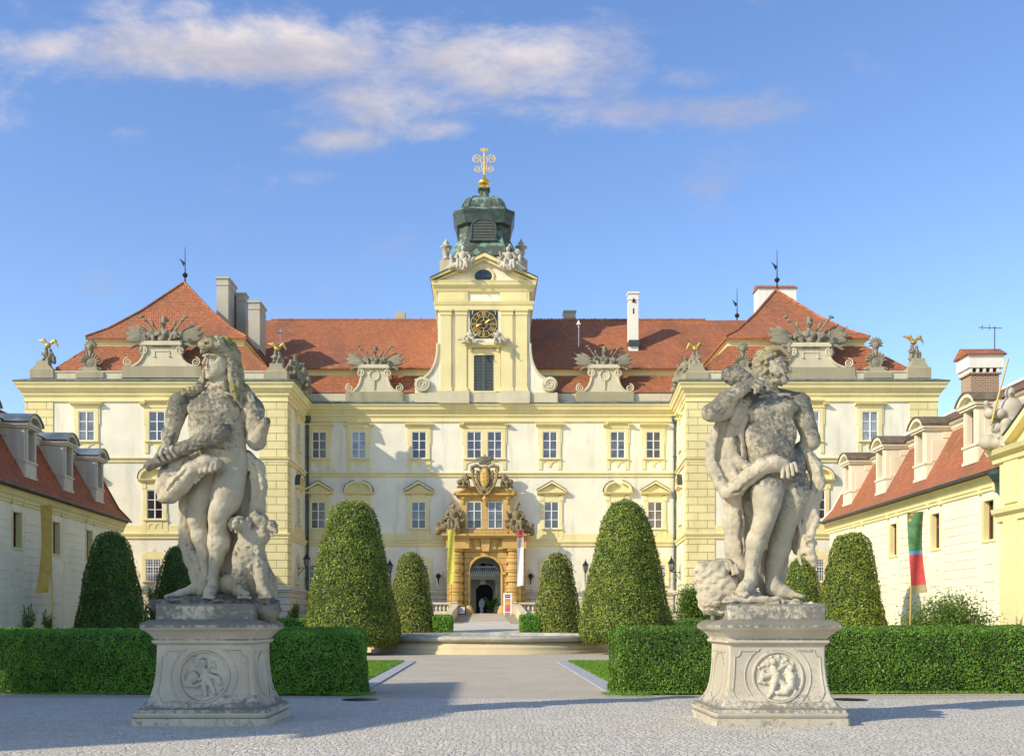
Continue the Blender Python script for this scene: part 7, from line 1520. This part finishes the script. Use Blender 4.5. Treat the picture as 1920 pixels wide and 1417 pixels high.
def wall_lantern(px, py, Y, dx, label):
    x, z = X(px, Y), Z(py, Y); t = thing('wall_lantern', label, 'lantern', (x, Y, z), 'wall lanterns of the palace'); lantern_geo(t, x, Y, z, 1.0); b = MB(); x2 = x+dx
    b.tube([(x, Y, z-.1), (x2, Y, z-.1)], .03, 6); b.tube([(x2, Y, z+.1), (x2, Y, z-1.15)], .035, 6)
    b.tube([(x+dx*(.2+.8*t_/10), Y, z-.15-.75*math.sin(t_/10*math.pi/2)) for t_ in range(11)], .022, 5); b.tube([(x+dx*.55+.17*math.cos(a*.7), Y, z-.35+.17*math.sin(a*.7)) for a in range(9)], .02, 5); b.build('bracket', M['iron'], t)
wall_lantern(575, 1062, 82, -1.1, 'iron wall lantern on a scrolled bracket in the left inner corner'); wall_lantern(1259, 1070, 82, 1.15, 'iron wall lantern on a scrolled bracket in the right inner corner')
for px, lab in ((731, 'iron wall lantern between the two left cones'), (1098, 'iron wall lantern between the two right cones')):
    Y = 85.4; x, z = X(px, Y), Z(1072, Y); t = thing('wall_lantern', lab, 'lantern', (x, Y, z), 'wall lanterns of the palace'); lantern_geo(t, x, Y, z, .9); b = MB(); b.tube([(x, Y, z-.08), (x, Y+.3, z-.35), (x, Y+.55, z-.3)], .03, 5); b.tube([(x, Y+.45, z), (x, Y+.45, z-.7)], .04, 5); b.build('bracket', M['iron'], t)
for px, py, lab in ((822, 1084, 'small dark torch holder on the wall left of the gate'), (995, 1084, 'small dark torch holder on the wall right of the gate')):
    Y = 85.6; b = MB(); b.lathe([(.03, -.5), (.06, -.1), (.2, .15), (.26, .22), (.2, .3), (.05, .45)], (X(px, Y), Y, Z(py, Y)), 8); b.tube([(X(px, Y), Y, Z(py, Y)-.3), (X(px, Y), Y+.4, Z(py, Y)-.4)], .03, 5); tag(b.build('torch_holder', M['iron']), lab, 'torch holder', 'torch holders beside the gate')
for px, mir in ((559, 1), (1279, -1)): pass
# rain pipes belong to the palace
for x0, x1 in ((CL+.22, CL+.22), (CR-.22, CR-.22)):
    b = MB(); b.tube([(x0, YC-.25, ET-1.4), (x0, YC-.25, 2.0)], .11, 8)
    for z in (5, 8.5, 12, 15.5): b.lathe([(.15, 0), (.15, .12)], (x0, YC-.25, z), 8)
    b.lathe([(.12, -.4), (.26, 0), (.26, .3)], (x0, YC-.25, ET-1.3), 8); b.build('downpipe', M['copper_dark'], pal)
# signs by the gate
def poster(name, c): return plain(name, c, .5, 0, .1)
t = thing('standing_sign', 'tall white display stand with black orange and red fields right of the gate', 'sign', (X(951.5, 81.5), 81.5, gz(81.5)), 'signs in front of the gate')
Y = 81.5; b = MB(); b.pbox(943.5, 959.5, 1111, 1150, Y, Y+.06); b.pbox(944.5, 946.5, 1150, 1153, Y, Y+.06); b.pbox(956.5, 958.5, 1150, 1153, Y, Y+.06); b.build('board', M['frame'], t)
for a, c, col in ((1114, 1120, (.05, .04, .06)), (1122, 1127.5, (.75, .25, .12)), (1127.5, 1133, (.85, .4, .06)), (1133, 1139, (.6, .18, .06)), (1139, 1146, (.7, .12, .14)), (1148, 1150, (.35, .25, .12))): b = MB(); b.pbox(947, 956.5, a, c, Y-.012, Y-.002); b.build('printed_field', poster('print_%d' % a, col), t)
b = MB(); b.pbox(947.8, 955.6, 1116, 1117.2, Y-.02, Y-.013); b.build('heading_line', M['frame'], t)
t = thing('easel_sign', 'small dark easel with a white poster left of the gate', 'sign', (X(866, 81.5), 81.5, gz(81.5)), 'signs in front of the gate')
b = MB(); b.pbox(860, 873.5, 1136, 1151.5, Y, Y+.05); b.pbox(860, 861, 1150, 1154, Y, Y+.05); b.pbox(872.5, 873.5, 1150, 1154, Y, Y+.05); b.build('easel', M['iron'], t); b = MB(); b.pbox(861.3, 871.5, 1137.5, 1150, Y-.015, Y-.002); b.build('poster', M['frame'], t); b = MB(); b.pbox(863, 867, 1139, 1146, Y-.025, Y-.016); b.build('printed_field', poster('pale_print', (.35, .45, .6)), t)
t = thing('potted_palm', 'potted palm standing in the courtyard behind the gate', 'plant', (X(920, 104), 104, 2.06)); Y = 104; b = MB(); b.lathe([(.3, 0), (.42, .5), (.45, .55)], (X(920, Y), Y, 2.06), 14); b.build('pot', M['brownwood'], t)
r = np.random.default_rng(8); b = MB()
for i in range(26):
    a = i*2.4; L_ = r.uniform(.9, 1.5); up = r.uniform(.6, 1.6); pts = []
    for j in range(7): u = j/6; pts.append(Vector((X(920, Y)+math.cos(a)*L_*u, Y+math.sin(a)*L_*u, 2.5+up*math.sin(u*2.2))))
    sd = Vector((-math.sin(a), math.cos(a), 0)); vs = []
    for j, p in enumerate(pts): w = .2*math.sin((j+.4)/6.4*math.pi); vs += [tuple(p-sd*w-Vector((0, 0, w*.6))), tuple(p), tuple(p+sd*w-Vector((0, 0, w*.6)))]
    b.add(vs, [(3*j+k_, 3*j+k_+1, 3*j+k_+4, 3*j+k_+3) for j in range(6) for k_ in (0, 1)])
b.build('fronds', M['leaf_hedge_r'], t)
Y = 101; S = S_(.022, X(903, Y), Y, 2.07, 1.62)
J = dict(pel=(0, 0, .53), che=(0, 0, .74), nek=(0, 0, .84), hed=(0, -.01, .925), shl=(-.11, 0, .8), shr=(.11, 0, .8), ell=(-.14, .01, .63), elr=(.14, .01, .63), hal=(-.13, -.04, .48), har=(.13, -.06, .49), knl=(-.05, -.02, .28), knr=(.05, .02, .28), anl=(-.05, 0, .04), anr=(.055, .06, .04)); person_prims(S, J, head=.062)
t = thing('person', 'person in white clothes standing inside the gate passage', 'person', (X(903, Y), Y, 2.07)); S.build('body', cloth('white_clothes', (.75, .74, .72)), t)
bpy.context.view_layer.update()
